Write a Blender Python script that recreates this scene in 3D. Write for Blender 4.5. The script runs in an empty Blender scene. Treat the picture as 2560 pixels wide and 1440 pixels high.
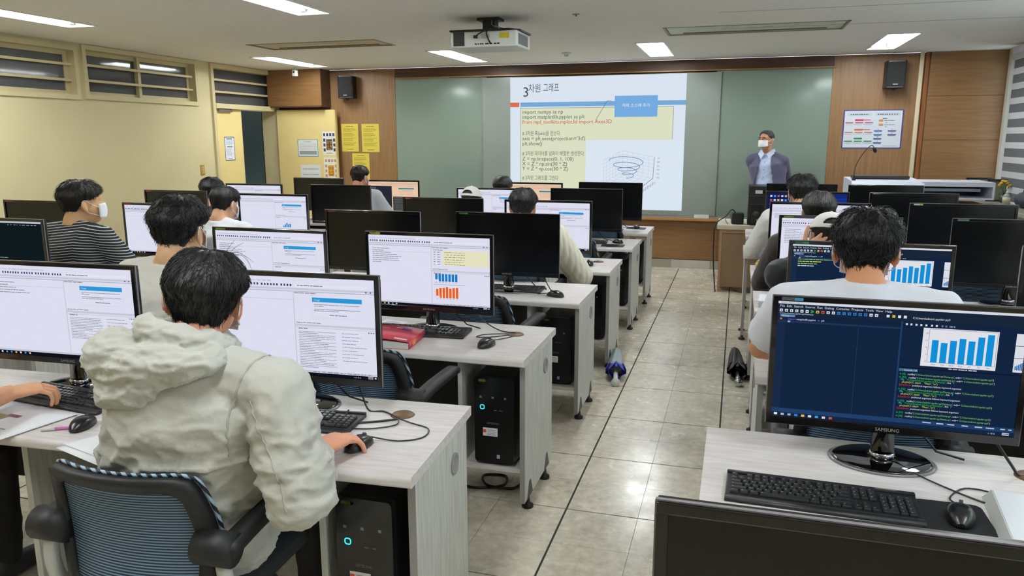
import bpy, bmesh, math, random
from mathutils import Vector, Matrix, Euler, noise
from mathutils.bvhtree import BVHTree
random.seed(7)
PI = math.pi
SC = bpy.context.scene
COL = SC.collection

# ------------------------------------------------------------------ camera
cam_data = bpy.data.cameras.new('camera')
cam = bpy.data.objects.new('camera', cam_data)
COL.objects.link(cam)
cam_data.sensor_width = 36.0
cam_data.sensor_fit = 'HORIZONTAL'
cam_data.lens = 36.0 * 1902.66 / 2560.0
cam_data.clip_start = 0.02
YAW, PITCH, ROLL = math.radians(-16.3835), math.radians(-11.0767), math.radians(-0.118)
_r = Vector((math.cos(YAW), -math.sin(YAW), 0))
_f = Vector((math.sin(YAW) * math.cos(PITCH), math.cos(YAW) * math.cos(PITCH), math.sin(PITCH)))
_u = _r.cross(_f)
_r2 = _r * math.cos(ROLL) + _u * math.sin(ROLL)
_u2 = _u * math.cos(ROLL) - _r * math.sin(ROLL)
cam.matrix_world = Matrix(((_r2.x, _u2.x, -_f.x, 0), (_r2.y, _u2.y, -_f.y, 0), (_r2.z, _u2.z, -_f.z, 1.6), (0, 0, 0, 1)))
SC.camera = cam

# ------------------------------------------------------------------ world, exposure
world = bpy.data.worlds.new('World')
SC.world = world
world.use_nodes = True
_bg = world.node_tree.nodes['Background']
_bg.inputs[0].default_value = (0.86, 0.93, 1.0, 1)
_bg.inputs[1].default_value = 3.0
SC.view_settings.view_transform = 'Standard'
SC.view_settings.look = 'None'
SC.view_settings.gamma = 1.0
SC.view_settings.use_curve_mapping = False
SC.view_settings.exposure = 0.0
TUBE_POWER = 92.0      # emission of the fluorescent tubes
SCREEN = 0.92          # emission of a white screen pixel
SLIDE = 0.92  # emission of the slide's own white, replaces light thrown by the projector

# ------------------------------------------------------------------ materials
def lin(c):
    return tuple(((v / 255.0) / 12.92 if v / 255.0 <= 0.04045 else ((v / 255.0 + 0.055) / 1.055) ** 2.4) for v in c)
_M = {}
def mat(name, rgb, rough=0.5, metal=0.0, var=0.0, scale=8.0, stretch=(1, 1, 1), bump=0.0, bscale=60.0, spec=0.5, alpha=1.0, trans=0.0, coat=0.0, var_rgb=None, detail=4.0, bstretch=(1, 1, 1), coord='Object', sheen=0.0):
    """Principled material: base colour with optional noise towards var_rgb, optional bump."""
    if name in _M: return _M[name]
    m = bpy.data.materials.new(name); m.use_nodes = True
    nt = m.node_tree; b = nt.nodes['Principled BSDF']
    c = lin(rgb)
    b.inputs['Base Color'].default_value = (*c, 1)
    b.inputs['Roughness'].default_value = rough
    b.inputs['Metallic'].default_value = metal
    b.inputs['Specular IOR Level'].default_value = spec
    b.inputs['Alpha'].default_value = alpha
    b.inputs['Transmission Weight'].default_value = trans
    b.inputs['Coat Weight'].default_value = coat
    b.inputs['Sheen Weight'].default_value = sheen
    if var > 0 or bump > 0:
        tc = nt.nodes.new('ShaderNodeTexCoord')
    if var > 0:
        mp = nt.nodes.new('ShaderNodeMapping'); mp.inputs['Scale'].default_value = stretch
        nt.links.new(tc.outputs[coord], mp.inputs[0])
        n = nt.nodes.new('ShaderNodeTexNoise'); n.inputs['Scale'].default_value = scale; n.inputs['Detail'].default_value = detail
        nt.links.new(mp.outputs[0], n.inputs['Vector'])
        r = nt.nodes.new('ShaderNodeValToRGB')
        d = lin(var_rgb) if var_rgb else tuple(v * (1 - var) for v in c)
        r.color_ramp.elements[0].color = (*d, 1); r.color_ramp.elements[0].position = 0.33
        r.color_ramp.elements[1].color = (*c, 1); r.color_ramp.elements[1].position = 0.66
        nt.links.new(n.outputs['Fac'], r.inputs[0]); nt.links.new(r.outputs[0], b.inputs['Base Color'])
    if bump > 0:
        mp2 = nt.nodes.new('ShaderNodeMapping'); mp2.inputs['Scale'].default_value = bstretch
        nt.links.new(tc.outputs[coord], mp2.inputs[0])
        n2 = nt.nodes.new('ShaderNodeTexNoise'); n2.inputs['Scale'].default_value = bscale; n2.inputs['Detail'].default_value = 4
        nt.links.new(mp2.outputs[0], n2.inputs['Vector'])
        bp = nt.nodes.new('ShaderNodeBump'); bp.inputs['Strength'].default_value = bump; bp.inputs['Distance'].default_value = 0.01
        nt.links.new(n2.outputs['Fac'], bp.inputs['Height']); nt.links.new(bp.outputs[0], b.inputs['Normal'])
    _M[name] = m
    return m
def emit(name, rgb, strength):
    if name in _M: return _M[name]
    m = bpy.data.materials.new(name); m.use_nodes = True
    nt = m.node_tree; nt.nodes.remove(nt.nodes['Principled BSDF'])
    e = nt.nodes.new('ShaderNodeEmission'); e.inputs[0].default_value = (*lin(rgb), 1); e.inputs[1].default_value = strength
    nt.links.new(e.outputs[0], nt.nodes['Material Output'].inputs[0])
    _M[name] = m
    return m

# ------------------------------------------------------------------ mesh builder
class MB:
    """Collects shapes into one bmesh; build() links them as ONE mesh object."""
    def __init__(s): s.bm = bmesh.new(); s.mi = 0; s.smooth = False
    def m(s, i): s.mi = i; return s
    def sm(s, v=True): s.smooth = v; return s
    def face(s, vs):
        try:
            f = s.bm.faces.new(vs)
        except ValueError:
            return None
        f.material_index = s.mi; f.smooth = s.smooth
        return f
    def poly(s, pts): return s.face([s.bm.verts.new(p) for p in pts])
    def box(s, x0, x1, y0, y1, z0, z1, M=None, bev=0.0):
        P = [(x0, y0, z0), (x1, y0, z0), (x1, y1, z0), (x0, y1, z0), (x0, y0, z1), (x1, y0, z1), (x1, y1, z1), (x0, y1, z1)]
        v = [s.bm.verts.new(M @ Vector(p) if M else p) for p in P]
        fs = [s.face([v[i] for i in q]) for q in ((0, 3, 2, 1), (4, 5, 6, 7), (0, 1, 5, 4), (1, 2, 6, 5), (2, 3, 7, 6), (3, 0, 4, 7))]
        if bev > 0:
            es = list({e for f in fs for e in f.edges})
            r = bmesh.ops.bevel(s.bm, geom=es, offset=bev, segments=2, affect='EDGES', profile=0.5)
            for f in r['faces']: f.material_index = s.mi; f.smooth = s.smooth
        return s
    def grid(s, rows, closed=False, cap0=False, cap1=False):
        """rows: list of rings of points"""
        V = [[s.bm.verts.new(p) for p in r] for r in rows]
        n = len(V[0])
        for a, b in zip(V, V[1:]):
            for i in range(n if closed else n - 1):
                j = (i + 1) % n
                s.face([a[i], a[j], b[j], b[i]])
        if cap0: s.face(list(reversed(V[0])))
        if cap1: s.face(V[-1])
        return V
    def tube(s, pts, r, n=8, cap=True, r1=None):
        pts = [Vector(p) for p in pts]
        k = len(pts); rows = []
        up = None
        for i, p in enumerate(pts):
            t = (pts[min(i + 1, k - 1)] - pts[max(i - 1, 0)])
            t = t.normalized() if t.length > 1e-9 else Vector((0, 0, 1))
            if up is None:
                up = Vector((0, 0, 1)) if abs(t.z) < 0.9 else Vector((1, 0, 0))
            a = t.cross(up)
            if a.length < 1e-6: a = t.orthogonal()
            a.normalize(); b = a.cross(t).normalized(); up = b
            if callable(r): rr = r(i / max(1, k - 1))
            else: rr = r if r1 is None else r + (r1 - r) * i / max(1, k - 1)
            rows.append([p + a * (rr * math.cos(2 * PI * j / n)) + b * (rr * math.sin(2 * PI * j / n)) for j in range(n)])
        s.grid(rows, True, cap, cap)
        return s
    def cyl(s, p0, p1, r, n=16, r1=None):
        return s.tube([p0, p1], r, n, True, r1)
    def lathe(s, prof, c=(0, 0, 0), n=24, sx=1.0, sy=1.0, M=None):
        rows = []
        for rr, z in prof:
            ring = [Vector((c[0] + sx * rr * math.cos(2 * PI * j / n), c[1] + sy * rr * math.sin(2 * PI * j / n), c[2] + z)) for j in range(n)]
            rows.append([M @ p for p in ring] if M else ring)
        s.grid(rows, True, prof[0][0] > 1e-6, prof[-1][0] > 1e-6)
        return s
    def ell(s, c, r, R=None, nu=16, nv=10):
        c = Vector(c); rows = []
        for i in range(nv + 1):
            th = PI * i / nv; th = min(max(th, 0.02), PI - 0.02)
            ring = []
            for j in range(nu):
                ph = 2 * PI * j / nu
                p = Vector((r[0] * math.sin(th) * math.cos(ph), r[1] * math.sin(th) * math.sin(ph), -r[2] * math.cos(th)))
                ring.append(c + (R @ p if R else p))
            rows.append(ring)
        s.grid(rows, True, True, True)
        return s
    def prism(s, poly, z0, z1, M=None):
        """poly: 2D points (x,y) counter-clockwise, extruded z0..z1, optional matrix"""
        a = [Vector((p[0], p[1], z0)) for p in poly]; b = [Vector((p[0], p[1], z1)) for p in poly]
        if M: a = [M @ p for p in a]; b = [M @ p for p in b]
        va = [s.bm.verts.new(p) for p in a]; vb = [s.bm.verts.new(p) for p in b]
        n = len(poly)
        for i in range(n): s.face([va[i], va[(i + 1) % n], vb[(i + 1) % n], vb[i]])
        s.face(list(reversed(va))); s.face(vb)
        return s
    def mesh(s, name, mats):
        me = bpy.data.meshes.new(name)
        bmesh.ops.recalc_face_normals(s.bm, faces=s.bm.faces) if getattr(s, 'recalc', True) else None
        s.bm.to_mesh(me); s.bm.free()
        for m in (mats if isinstance(mats, (list, tuple)) else [mats]): me.materials.append(m)
        return me
    def build(s, name, mats, parent=None, loc=None, rot=None):
        return link(name, s.mesh(name, mats), parent, loc, rot)
def link(name, me, parent=None, loc=None, rot=None):
    o = bpy.data.objects.new(name, me); COL.objects.link(o)
    if parent is not None: o.parent = parent
    if loc is not None: o.location = loc
    if rot is not None: o.rotation_euler = rot
    return o
def rrect(w, h, r, n=5, cx=0.0, cy=0.0):
    P = []
    for (sx, sy, a0) in ((1, -1, -PI / 2), (1, 1, 0), (-1, 1, PI / 2), (-1, -1, PI)):
        for i in range(n + 1):
            a = a0 + PI / 2 * i / n
            P.append((cx + sx * (w / 2 - r) + r * math.cos(a), cy + sy * (h / 2 - r) + r * math.sin(a)))
    return P
def tag(o, label, cat, group=None):
    o['label'] = label; o['category'] = cat
    if group: o['group'] = group
    return o
def thing(name, label, cat, loc=(0, 0, 0), rz=0.0, group=None):
    o = bpy.data.objects.new(name, None); COL.objects.link(o)
    o.location = loc; o.rotation_euler = (0, 0, rz); o.empty_display_size = 0.1
    return tag(o, label, cat, group)
def struct(o):
    o['kind'] = 'structure'; return o
def copy_tree(o, label, loc, rz=None, parent=None):
    c = o.copy(); COL.objects.link(c); c.parent = parent
    if parent is None:
        c['label'] = label; c.location = loc
        if rz is not None: c.rotation_euler = (0, 0, rz)
    for ch in list(o.children): copy_tree(ch, None, None, None, c)
    return c
# ------------------------------------------------------------------ text as mesh polygons
_TXT = {}
def text_polys(body, size, align='LEFT', space=1.0, font=None):
    """list of (points) polygons in the XY plane for a line of text"""
    key = (body, align, space)
    if key not in _TXT:
        ob = _TXT.get('ob')
        if ob is None:
            ob = _TXT['ob'] = bpy.data.objects.new('t', bpy.data.curves.new('t', 'FONT')); ob.data.resolution_u = 2
        cu = ob.data; cu.body = body; cu.align_x = align; cu.space_character = space
        me = ob.to_mesh()
        vs = [v.co.copy() for v in me.vertices]
        _TXT[key] = [[(vs[i].x, vs[i].y) for i in p.vertices] for p in me.polygons]
        ob.to_mesh_clear()
    return [[(x * size, y * size) for x, y in p] for p in _TXT[key]]
def holes_slab(mb, u0, u1, v0, v1, holes, fn):
    """cover the rect minus holes with quads; fn(u,v)->point"""
    us = sorted({u0, u1, *[h for q in holes for h in q[:2]]}); vs = sorted({v0, v1, *[h for q in holes for h in q[2:]]})
    us = [u for u in us if u0 <= u <= u1]; vs = [v for v in vs if v0 <= v <= v1]
    for a, b in zip(us, us[1:]):
        for c, d in zip(vs, vs[1:]):
            um, vm = (a + b) / 2, (c + d) / 2
            if any(q[0] < um < q[1] and q[2] < vm < q[3] for q in holes): continue
            fn(mb, a, b, c, d)
# ------------------------------------------------------------------ room dimensions
XL, XR, YF, YB, ZC = -6.29, 2.72, 9.685, -2.2, 2.53
TUBE = emit('fluorescent_tube_light', (246, 252, 255), TUBE_POWER)
M_TILE = None
def floor_material(name, grout=False):
    m = bpy.data.materials.new(name); m.use_nodes = True
    nt = m.node_tree; b = nt.nodes['Principled BSDF']
    geo = nt.nodes.new('ShaderNodeNewGeometry')
    def N(scale, detail=5, rough=0.6):
        n = nt.nodes.new('ShaderNodeTexNoise'); n.inputs['Scale'].default_value = scale; n.inputs['Detail'].default_value = detail; n.inputs['Roughness'].default_value = rough
        nt.links.new(geo.outputs['Position'], n.inputs['Vector']); return n
    def ramp(fac, p0, c0, p1, c1):
        r = nt.nodes.new('ShaderNodeValToRGB'); e = r.color_ramp.elements
        e[0].position = p0; e[0].color = (*lin(c0), 1); e[1].position = p1; e[1].color = (*lin(c1), 1)
        nt.links.new(fac, r.inputs[0]); return r
    base = ramp(N(22, 5).outputs['Fac'], 0.3, (200, 190, 170), 0.7, (234, 226, 208))
    stain = ramp(N(1.7, 9, 0.72).outputs['Fac'], 0.50, (255, 255, 255), 0.82, (96, 82, 62))
    speck = ramp(N(9.0, 6, 0.75).outputs['Fac'], 0.58, (255, 255, 255), 0.74, (120, 106, 86))
    mx = nt.nodes.new('ShaderNodeMix'); mx.data_type = 'RGBA'; mx.blend_type = 'MULTIPLY'; mx.inputs[0].default_value = 0.7
    nt.links.new(base.outputs[0], mx.inputs[6]); nt.links.new(stain.outputs[0], mx.inputs[7])
    mx2 = nt.nodes.new('ShaderNodeMix'); mx2.data_type = 'RGBA'; mx2.blend_type = 'MULTIPLY'; mx2.inputs[0].default_value = 0.30
    nt.links.new(mx.outputs[2], mx2.inputs[6]); nt.links.new(speck.outputs[0], mx2.inputs[7])
    out = mx2.outputs[2]
    if grout:
        br = nt.nodes.new('ShaderNodeTexBrick'); br.offset = 0.0; br.squash = 1.0
        br.inputs['Scale'].default_value = 1.0; br.inputs['Brick Width'].default_value = 0.626; br.inputs['Row Height'].default_value = 0.587
        br.inputs['Mortar Size'].default_value = 0.005; br.inputs['Color1'].default_value = (1, 1, 1, 1); br.inputs['Color2'].default_value = (1, 1, 1, 1); br.inputs['Mortar'].default_value = (0.06, 0.05, 0.045, 1)
        mp = nt.nodes.new('ShaderNodeMapping'); mp.inputs['Location'].default_value = (0.648, -(4.808 % 0.587), 0)
        nt.links.new(geo.outputs['Position'], mp.inputs[0]); nt.links.new(mp.outputs[0], br.inputs['Vector'])
        m3 = nt.nodes.new('ShaderNodeMix'); m3.data_type = 'RGBA'; m3.blend_type = 'MULTIPLY'; m3.inputs[0].default_value = 1
        nt.links.new(out, m3.inputs[6]); nt.links.new(br.outputs['Color'], m3.inputs[7]); out = m3.outputs[2]
    nt.links.new(out, b.inputs['Base Color'])
    rr = ramp(N(5, 4).outputs['Fac'], 0.3, (110, 110, 110), 0.7, (150, 150, 150))
    nt.links.new(rr.outputs[0], b.inputs['Roughness'])
    b.inputs['Specular IOR Level'].default_value = 0.85
    return m
M_TILE = floor_material('beige_vinyl_tile'); M_FLOOR = floor_material('beige_vinyl_floor', True)
M_GROUT = mat('dark_floor_seam', (34, 30, 26), 0.8)
# floor slab: tiles are laid on it in the aisle (pieces), the far parts carry the seams in the material
TX0 = -0.648 - 2 * 0.626; TX1 = -0.648 + 2.5 * 0.626; TY0 = 4.808 - 7 * 0.587; TY1 = YF
mb = MB()
def fl(mb, a, b, c, d): mb.poly([(a, c, 0), (b, c, 0), (b, d, 0), (a, d, 0)])
holes_slab(mb, XL - 2.2, XR, YB, YF, [(TX0, TX1, TY0, TY1)], fl)
mb.m(1).poly([(XL - 2.2, YB, -0.004), (XR, YB, -0.004), (XR, YF, -0.004), (XL - 2.2, YF, -0.004)])
floor = struct(mb.build('floor', [M_FLOOR, M_GROUT]))
def tile_mesh(w, d):
    t = MB(); t.box(-w / 2, w / 2, -d / 2, d / 2, -0.02, 0.0)
    return t.mesh('floor_tile', M_TILE)
_tiles = {}
nx = round((TX1 - TX0) / 0.313); ny = int(math.ceil((TY1 - TY0) / 0.2935))
for i in range(nx):
    x0 = TX0 + i * 0.313; x1 = x0 + 0.313
    x0 += 0.0045 if i % 2 == 0 else 0.0008; x1 -= 0.0008 if i % 2 == 0 else 0.0045
    j = 0
    while j < ny:
        y0 = TY0 + j * 0.2935; step = 1
        y1 = min(y0 + 0.2935 * step, TY1)
        y0 += 0.0035 if j % 2 == 0 else 0.0006
        if y1 < TY1 - 0.01: y1 -= 0.0006 if j % 2 == 0 else 0.0035
        j += step
        # far under the desks nobody sees single tiles: keep the aisle and its borders
        k = (round(x1 - x0, 4), round(y1 - y0, 4))
        if k not in _tiles: _tiles[k] = tile_mesh(*k)
        link('floor_tile', _tiles[k], floor, ((x0 + x1) / 2, (y0 + y1) / 2, random.uniform(-0.0006, 0.0)))

# ------------------------------------------------------------------ ceiling with cut-outs
M_CEIL = mat('speckled_plaster_ceiling', (232, 229, 222), 0.9, var=0.08, scale=55, detail=6, bump=0.25, bscale=120)
TROF = [(x, x + 0.28, y, y + 1.27) for x in (-5.45, -3.27, -1.04, 1.24) for y in (0.30, 4.10, 7.90)]
AC = [(-4.78, -3.37, 6.85, 7.34), (-0.68, 0.81, 6.90, 7.43)]
mb = MB()
def cl(mb, a, b, c, d): mb.poly([(a, c, ZC), (a, d, ZC), (b, d, ZC), (b, c, ZC)])
holes_slab(mb, XL, XR, YB, YF, TROF + AC, cl)
mb.recalc = False
ceiling = struct(mb.build('ceiling', M_CEIL))
# thin dark-coloured joints between the ceiling boards
mb = MB()
M_JOINT = mat('dark_ceiling_joint', (128, 121, 108), 0.9)
for y in (6.2, 7.12): mb.box(-0.2, XR, y, y + 0.004, ZC - 0.0015, ZC - 0.0005)
mb.build('board_joint', M_JOINT, ceiling)
mb = MB(); mb.box(XL - 2.2, XR + 0.3, YB - 0.3, YF + 0.3, ZC + 0.12, ZC + 0.2)
struct(mb.build('ceiling_slab', mat('concrete_slab', (120, 118, 112), 0.9)))

# ------------------------------------------------------------------ left wall: transom windows and doorway
M_WALL = mat('cream_painted_wall', (216, 203, 160), 0.7, var=0.05, scale=2.0, bump=0.06, bscale=90)
M_FRAME = mat('cream_window_frame', (214, 200, 156), 0.55, var=0.06, scale=5)
M_DARKGLASS = mat('dark_transom_glass', (94, 96, 100), 0.06, spec=0.8, var=0.25, scale=1.5)
WIN = [(3.10, 4.42, 1.99, 2.50), (4.52, 6.24, 1.99, 2.50), (6.30, 7.99, 2.0, 2.525)]
DOOR = (8.23, 9.655, 0.0, 2.525)
mb = MB(); TH = 0.22
def wl(mb, a, b, c, d): mb.box(XL - TH, XL, a, b, c, d)
holes_slab(mb, YB, YF + 0.2, 0, ZC, WIN + [DOOR], wl)
struct(mb.build('wall_left', M_WALL))
def frame_rect(mb, y0, y1, z0, z1, w, x0, x1):
    mb.box(x0, x1, y0, y1, z0, z0 + w); mb.box(x0, x1, y0, y1, z1 - w, z1)
    mb.box(x0, x1, y0, y0 + w, z0 + w, z1 - w); mb.box(x0, x1, y1 - w, y1, z0 + w, z1 - w)
for k, (y0, y1, z0, z1) in enumerate(WIN):
    w = MB(); frame_rect(w, y0, y1, z0, z1, 0.045, XL - TH + 0.02, XL + 0.025)
    wo = struct(w.build('window_%d' % (k + 1), M_FRAME))
    ym = (y0 + y1) / 2
    for a, b, xo in ((y0 + 0.045, ym + 0.02, -0.12), (ym - 0.02, y1 - 0.045, -0.085)):
        s_ = MB(); frame_rect(s_, a, b, z0 + 0.045, z1 - 0.045, 0.04, XL + xo - 0.015, XL + xo + 0.015)
        so = s_.build('window_sash', M_FRAME, wo)
        g = MB(); g.box(XL + xo - 0.003, XL + xo + 0.003, a + 0.04, b - 0.04, z0 + 0.085, z1 - 0.085); g.build('pane', M_DARKGLASS, so)
    for zz in (z0 + 0.185, z0 + 0.335):
        b_ = MB(); b_.box(XL - 0.045, XL - 0.02, y0 + 0.045, y1 - 0.045, zz - 0.012, zz + 0.012); b_.build('guard_bar', M_FRAME, wo)
# doorway frame + transom
w = MB(); y0, y1 = DOOR[0], DOOR[1]
w.box(XL - TH, XL + 0.03, y0, y0 + 0.05, 0, 2.525); w.box(XL - TH, XL + 0.03, y1 - 0.05, y1, 0, 2.525)
w.box(XL - TH, XL + 0.03, y0 + 0.05, y1 - 0.05, 2.47, 2.525); w.box(XL - TH, XL + 0.035, y0 + 0.05, y1 - 0.05, 1.985, 2.045)
dw = struct(w.build('trim_1', M_FRAME))
g = MB(); g.box(XL - 0.10, XL - 0.094, y0 + 0.05, y1 - 0.05, 2.045, 2.47); g.build('pane', M_DARKGLASS, dw)
for zz in (2.19, 2.335):
    b_ = MB(); b_.box(XL - 0.03, XL - 0.005, y0 + 0.05, y1 - 0.05, zz - 0.012, zz + 0.012); b_.build('guard_bar', M_FRAME, dw)
M_DOOR = mat('cream_steel_door', (236, 214, 148), 0.45, var=0.04, scale=3)
d = MB(); d.box(XL - 0.06, XL - 0.018, y0 + 0.052, 8.845, 0.01, 1.983, bev=0.003)
door1 = struct(d.build('door_1', M_DOOR))
c = MB(); c.box(XL - 0.018, XL + 0.02, 8.36, 8.62, 1.945, 1.975, bev=0.004); c.box(XL - 0.01, XL + 0.01, 8.60, 8.62, 1.97, 1.99); c.build('door_closer', mat('grey_steel', (150, 150, 146), 0.35, 0.8), door1)
d = MB(); d.box(-6.235, -5.335, 9.545, 9.587, 0.01, 2.0, bev=0.003)
door2 = struct(d.build('door_2', M_DOOR))
e_ = MB(); e_.box(-5.335, -5.318, 9.540, 9.592, 0.01, 2.0); e_.build('door_edge', mat('door_edge_cream', (222, 200, 132), 0.4), door2)
h = MB(); h.cyl((-5.42, 9.545, 1.0), (-5.42, 9.49, 1.0), 0.012); h.ell((-5.42, 9.475, 1.0), (0.03, 0.03, 0.03)); h.build('door_knob', mat('brushed_steel', (190, 188, 182), 0.3, 1.0), door2)
# corridor behind the doorway
mb = MB(); mb.box(XL - 2.1, XL - 2.0, YB, YF + 1.0, 0, ZC); struct(mb.build('wall_corridor', mat('corridor_teal_wall', (74, 90, 86), 0.6, var=0.2, scale=2)))
mb = MB(); mb.box(XL - 2.1, XL - TH, YF + 0.9, YF + 1.0, 0, ZC); struct(mb.build('wall_corridor_end', _M['corridor_teal_wall']))
mb = MB(); mb.box(XL - 2.1, XL - TH, YB, YB + 0.1, 0, ZC); struct(mb.build('wall_corridor_back', _M['corridor_teal_wall']))

# ------------------------------------------------------------------ front wall: wood panels
def wood(name, c0, c1, stretch, rough=0.45):
    m = mat(name, c0, rough, var=1, var_rgb=c1, scale=6.0, stretch=stretch, detail=8, bump=0.05, bscale=20, bstretch=stretch)
    return m
M_WV = wood('oak_panel_upright_grain', (148, 111, 73), (130, 95, 61), (9, 1, 0.45))
M_WH = wood('oak_panel_level_grain', (135, 99, 59), (121, 86, 50), (0.5, 1, 11))
M_WD = wood('walnut_strip', (86, 56, 34), (72, 46, 28), (0.6, 1, 10))
mb = MB(); mb.box(XL - 0.3, XR + 0.3, YF + 0.02, YF + 0.25, 0, ZC)
wf = struct(mb.build('wall_front', mat('brown_wall_core', (96, 66, 42), 0.8)))
def panel(x0, x1, z0, z1, m, y0=YF, t=0.02, name='wood_panel', parent=None):
    p = MB(); p.box(x0 + 0.0015, x1 - 0.0015, y0, y0 + t, z0 + 0.0015, z1 - 0.0015, bev=0.0012); return p.build(name, m, parent or wf)
for x0, x1 in ((-5.47, -4.48), (0.99, 1.94)): panel(x0, x1, 0.11, ZC, M_WV)
panel(-4.48, 0.99, 2.40, ZC, M_WD)
panel(-6.29, -5.47, 0.11, 2.03, M_WH)
for x0, x1 in ((-4.48, -2.6), (-2.6, -0.2), (-0.2, 0.99)): panel(x0, x1, 0.11, 0.60, M_WH)
# boxed soffit above the open door leaf
mb = MB(); mb.box(XL, -5.46, 9.44, YF, 2.045, ZC)
so = struct(mb.build('trim_2', M_WH)); 
p = MB(); p.box(XL, -5.455, 9.432, 9.44, 2.03, 2.05); p.build('lip', M_WD, so)
p = MB(); p.box(-5.46, -5.452, 9.436, YF, 2.03, ZC); p.build('side_board', M_WD, so)
# pier on the right with three level-grain panels
mb = MB(); mb.box(1.962, XR, 9.63, YF + 0.01, 0, ZC); pier = struct(mb.build('trim_3', M_WD))
for z0, z1 in ((0.11, 0.62), (0.62, 1.10), (1.10, 1.579), (1.579, 2.057), (2.057, ZC)): panel(1.968, XR, z0, z1, M_WH, 9.615, 0.016, parent=pier)
# cream conduit
mb = MB(); mb.box(1.868, 1.912, 9.655, YF, 0.0, ZC, bev=0.006); struct(mb.build('trim_4', mat('cream_conduit', (226, 212, 178), 0.5)))
mb = MB(); mb.box(1.925, 1.962, 9.64, YF, 0.0, ZC); struct(mb.build('trim_5', wood('orange_edge_board', (150, 92, 44), (122, 72, 34), (9, 1, 0.5))))
# steel skirting and ledge
M_SKIRT = mat('steel_skirting', (176, 172, 160), 0.38, 0.55, var=0.15, scale=3)
mb = MB(); mb.box(-5.3, -0.75, YF - 0.012, YF + 0.02, 0.0, 0.105); mb.box(-0.28, 1.9, YF - 0.012, YF + 0.02, 0.0, 0.105)
struct(mb.build('baseboard_front', M_SKIRT))
mb = MB(); mb.box(-0.75, -0.28, YF - 0.014, YF + 0.02, 0.0, 0.107); struct(mb.build('baseboard_steel', mat('polished_steel_plate', (214, 212, 206), 0.22, 0.9)))
mb = MB(); mb.box(-4.48, 0.99, YF - 0.10, YF + 0.02, 0.605, 0.640, bev=0.006); struct(mb.build('trim_6', wood('ledge_wood', (176, 128, 80), (150, 104, 62), (0.5, 1, 9))))
# ------------------------------------------------------------------ right wall with a band of windows, back wall
mb = MB()
WR = [(-1.6, 1.0, 1.0, 2.42), (1.15, 3.9, 1.0, 2.42), (4.05, 6.75, 1.0, 2.42), (6.9, 9.52, 1.0, 2.42)]
def wr(mb, a, b, c, d): mb.box(XR, XR + 0.25, a, b, c, d)
holes_slab(mb, YB, YF + 0.2, 0, ZC, WR, wr)
struct(mb.build('wall_right', mat('pale_right_wall', (214, 212, 200), 0.7)))
M_ALU = mat('white_window_frame', (206, 216, 218), 0.4)
M_GLASS = bpy.data.materials.new('clear_window_glass'); M_GLASS.use_nodes = True
_nt = M_GLASS.node_tree; _nt.nodes.remove(_nt.nodes['Principled BSDF'])
_t = _nt.nodes.new('ShaderNodeBsdfTransparent'); _t.inputs[0].default_value = (0.9, 0.95, 0.95, 1); _g = _nt.nodes.new('ShaderNodeBsdfGlossy'); _g.inputs['Roughness'].default_value = 0.02
_mx = _nt.nodes.new('ShaderNodeMixShader'); _mx.inputs[0].default_value = 0.08
_nt.links.new(_t.outputs[0], _mx.inputs[1]); _nt.links.new(_g.outputs[0], _mx.inputs[2]); _nt.links.new(_mx.outputs[0], _nt.nodes['Material Output'].inputs[0])
for k, (y0, y1, z0, z1) in enumerate(WR):
    w = MB(); frame_rect(w, y0, y1, z0, z1, 0.06, XR + 0.02, XR + 0.14); w.box(XR + 0.04, XR + 0.12, (y0 + y1) / 2 - 0.04, (y0 + y1) / 2 + 0.04, z0 + 0.06, z1 - 0.06)
    wo = struct(w.build('window_%d' % (k + 4), M_ALU))
    for a, b in ((y0 + 0.06, (y0 + y1) / 2 - 0.04), ((y0 + y1) / 2 + 0.04, y1 - 0.06)):
        g = MB(); g.box(XR + 0.078, XR + 0.084, a, b, z0 + 0.06, z1 - 0.06); g.build('pane', M_GLASS, wo)
mb = MB(); mb.box(2.38, XR, 0.8, 9.61, 0.915, 0.955, bev=0.006); struct(mb.build('trim_7', mat('grey_stone_sill', (168, 164, 152), 0.3, var=0.15, scale=14)))
mb = MB(); mb.box(2.44, XR, 0.8, 9.61, 0.0, 0.915); struct(mb.build('trim_8', mat('radiator_cover_panel', (176, 168, 148), 0.6)))
mb = MB(); mb.box(XL - TH, XR + 0.25, YB - 0.2, YB, 0, ZC); struct(mb.build('wall_back', M_WALL))
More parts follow.
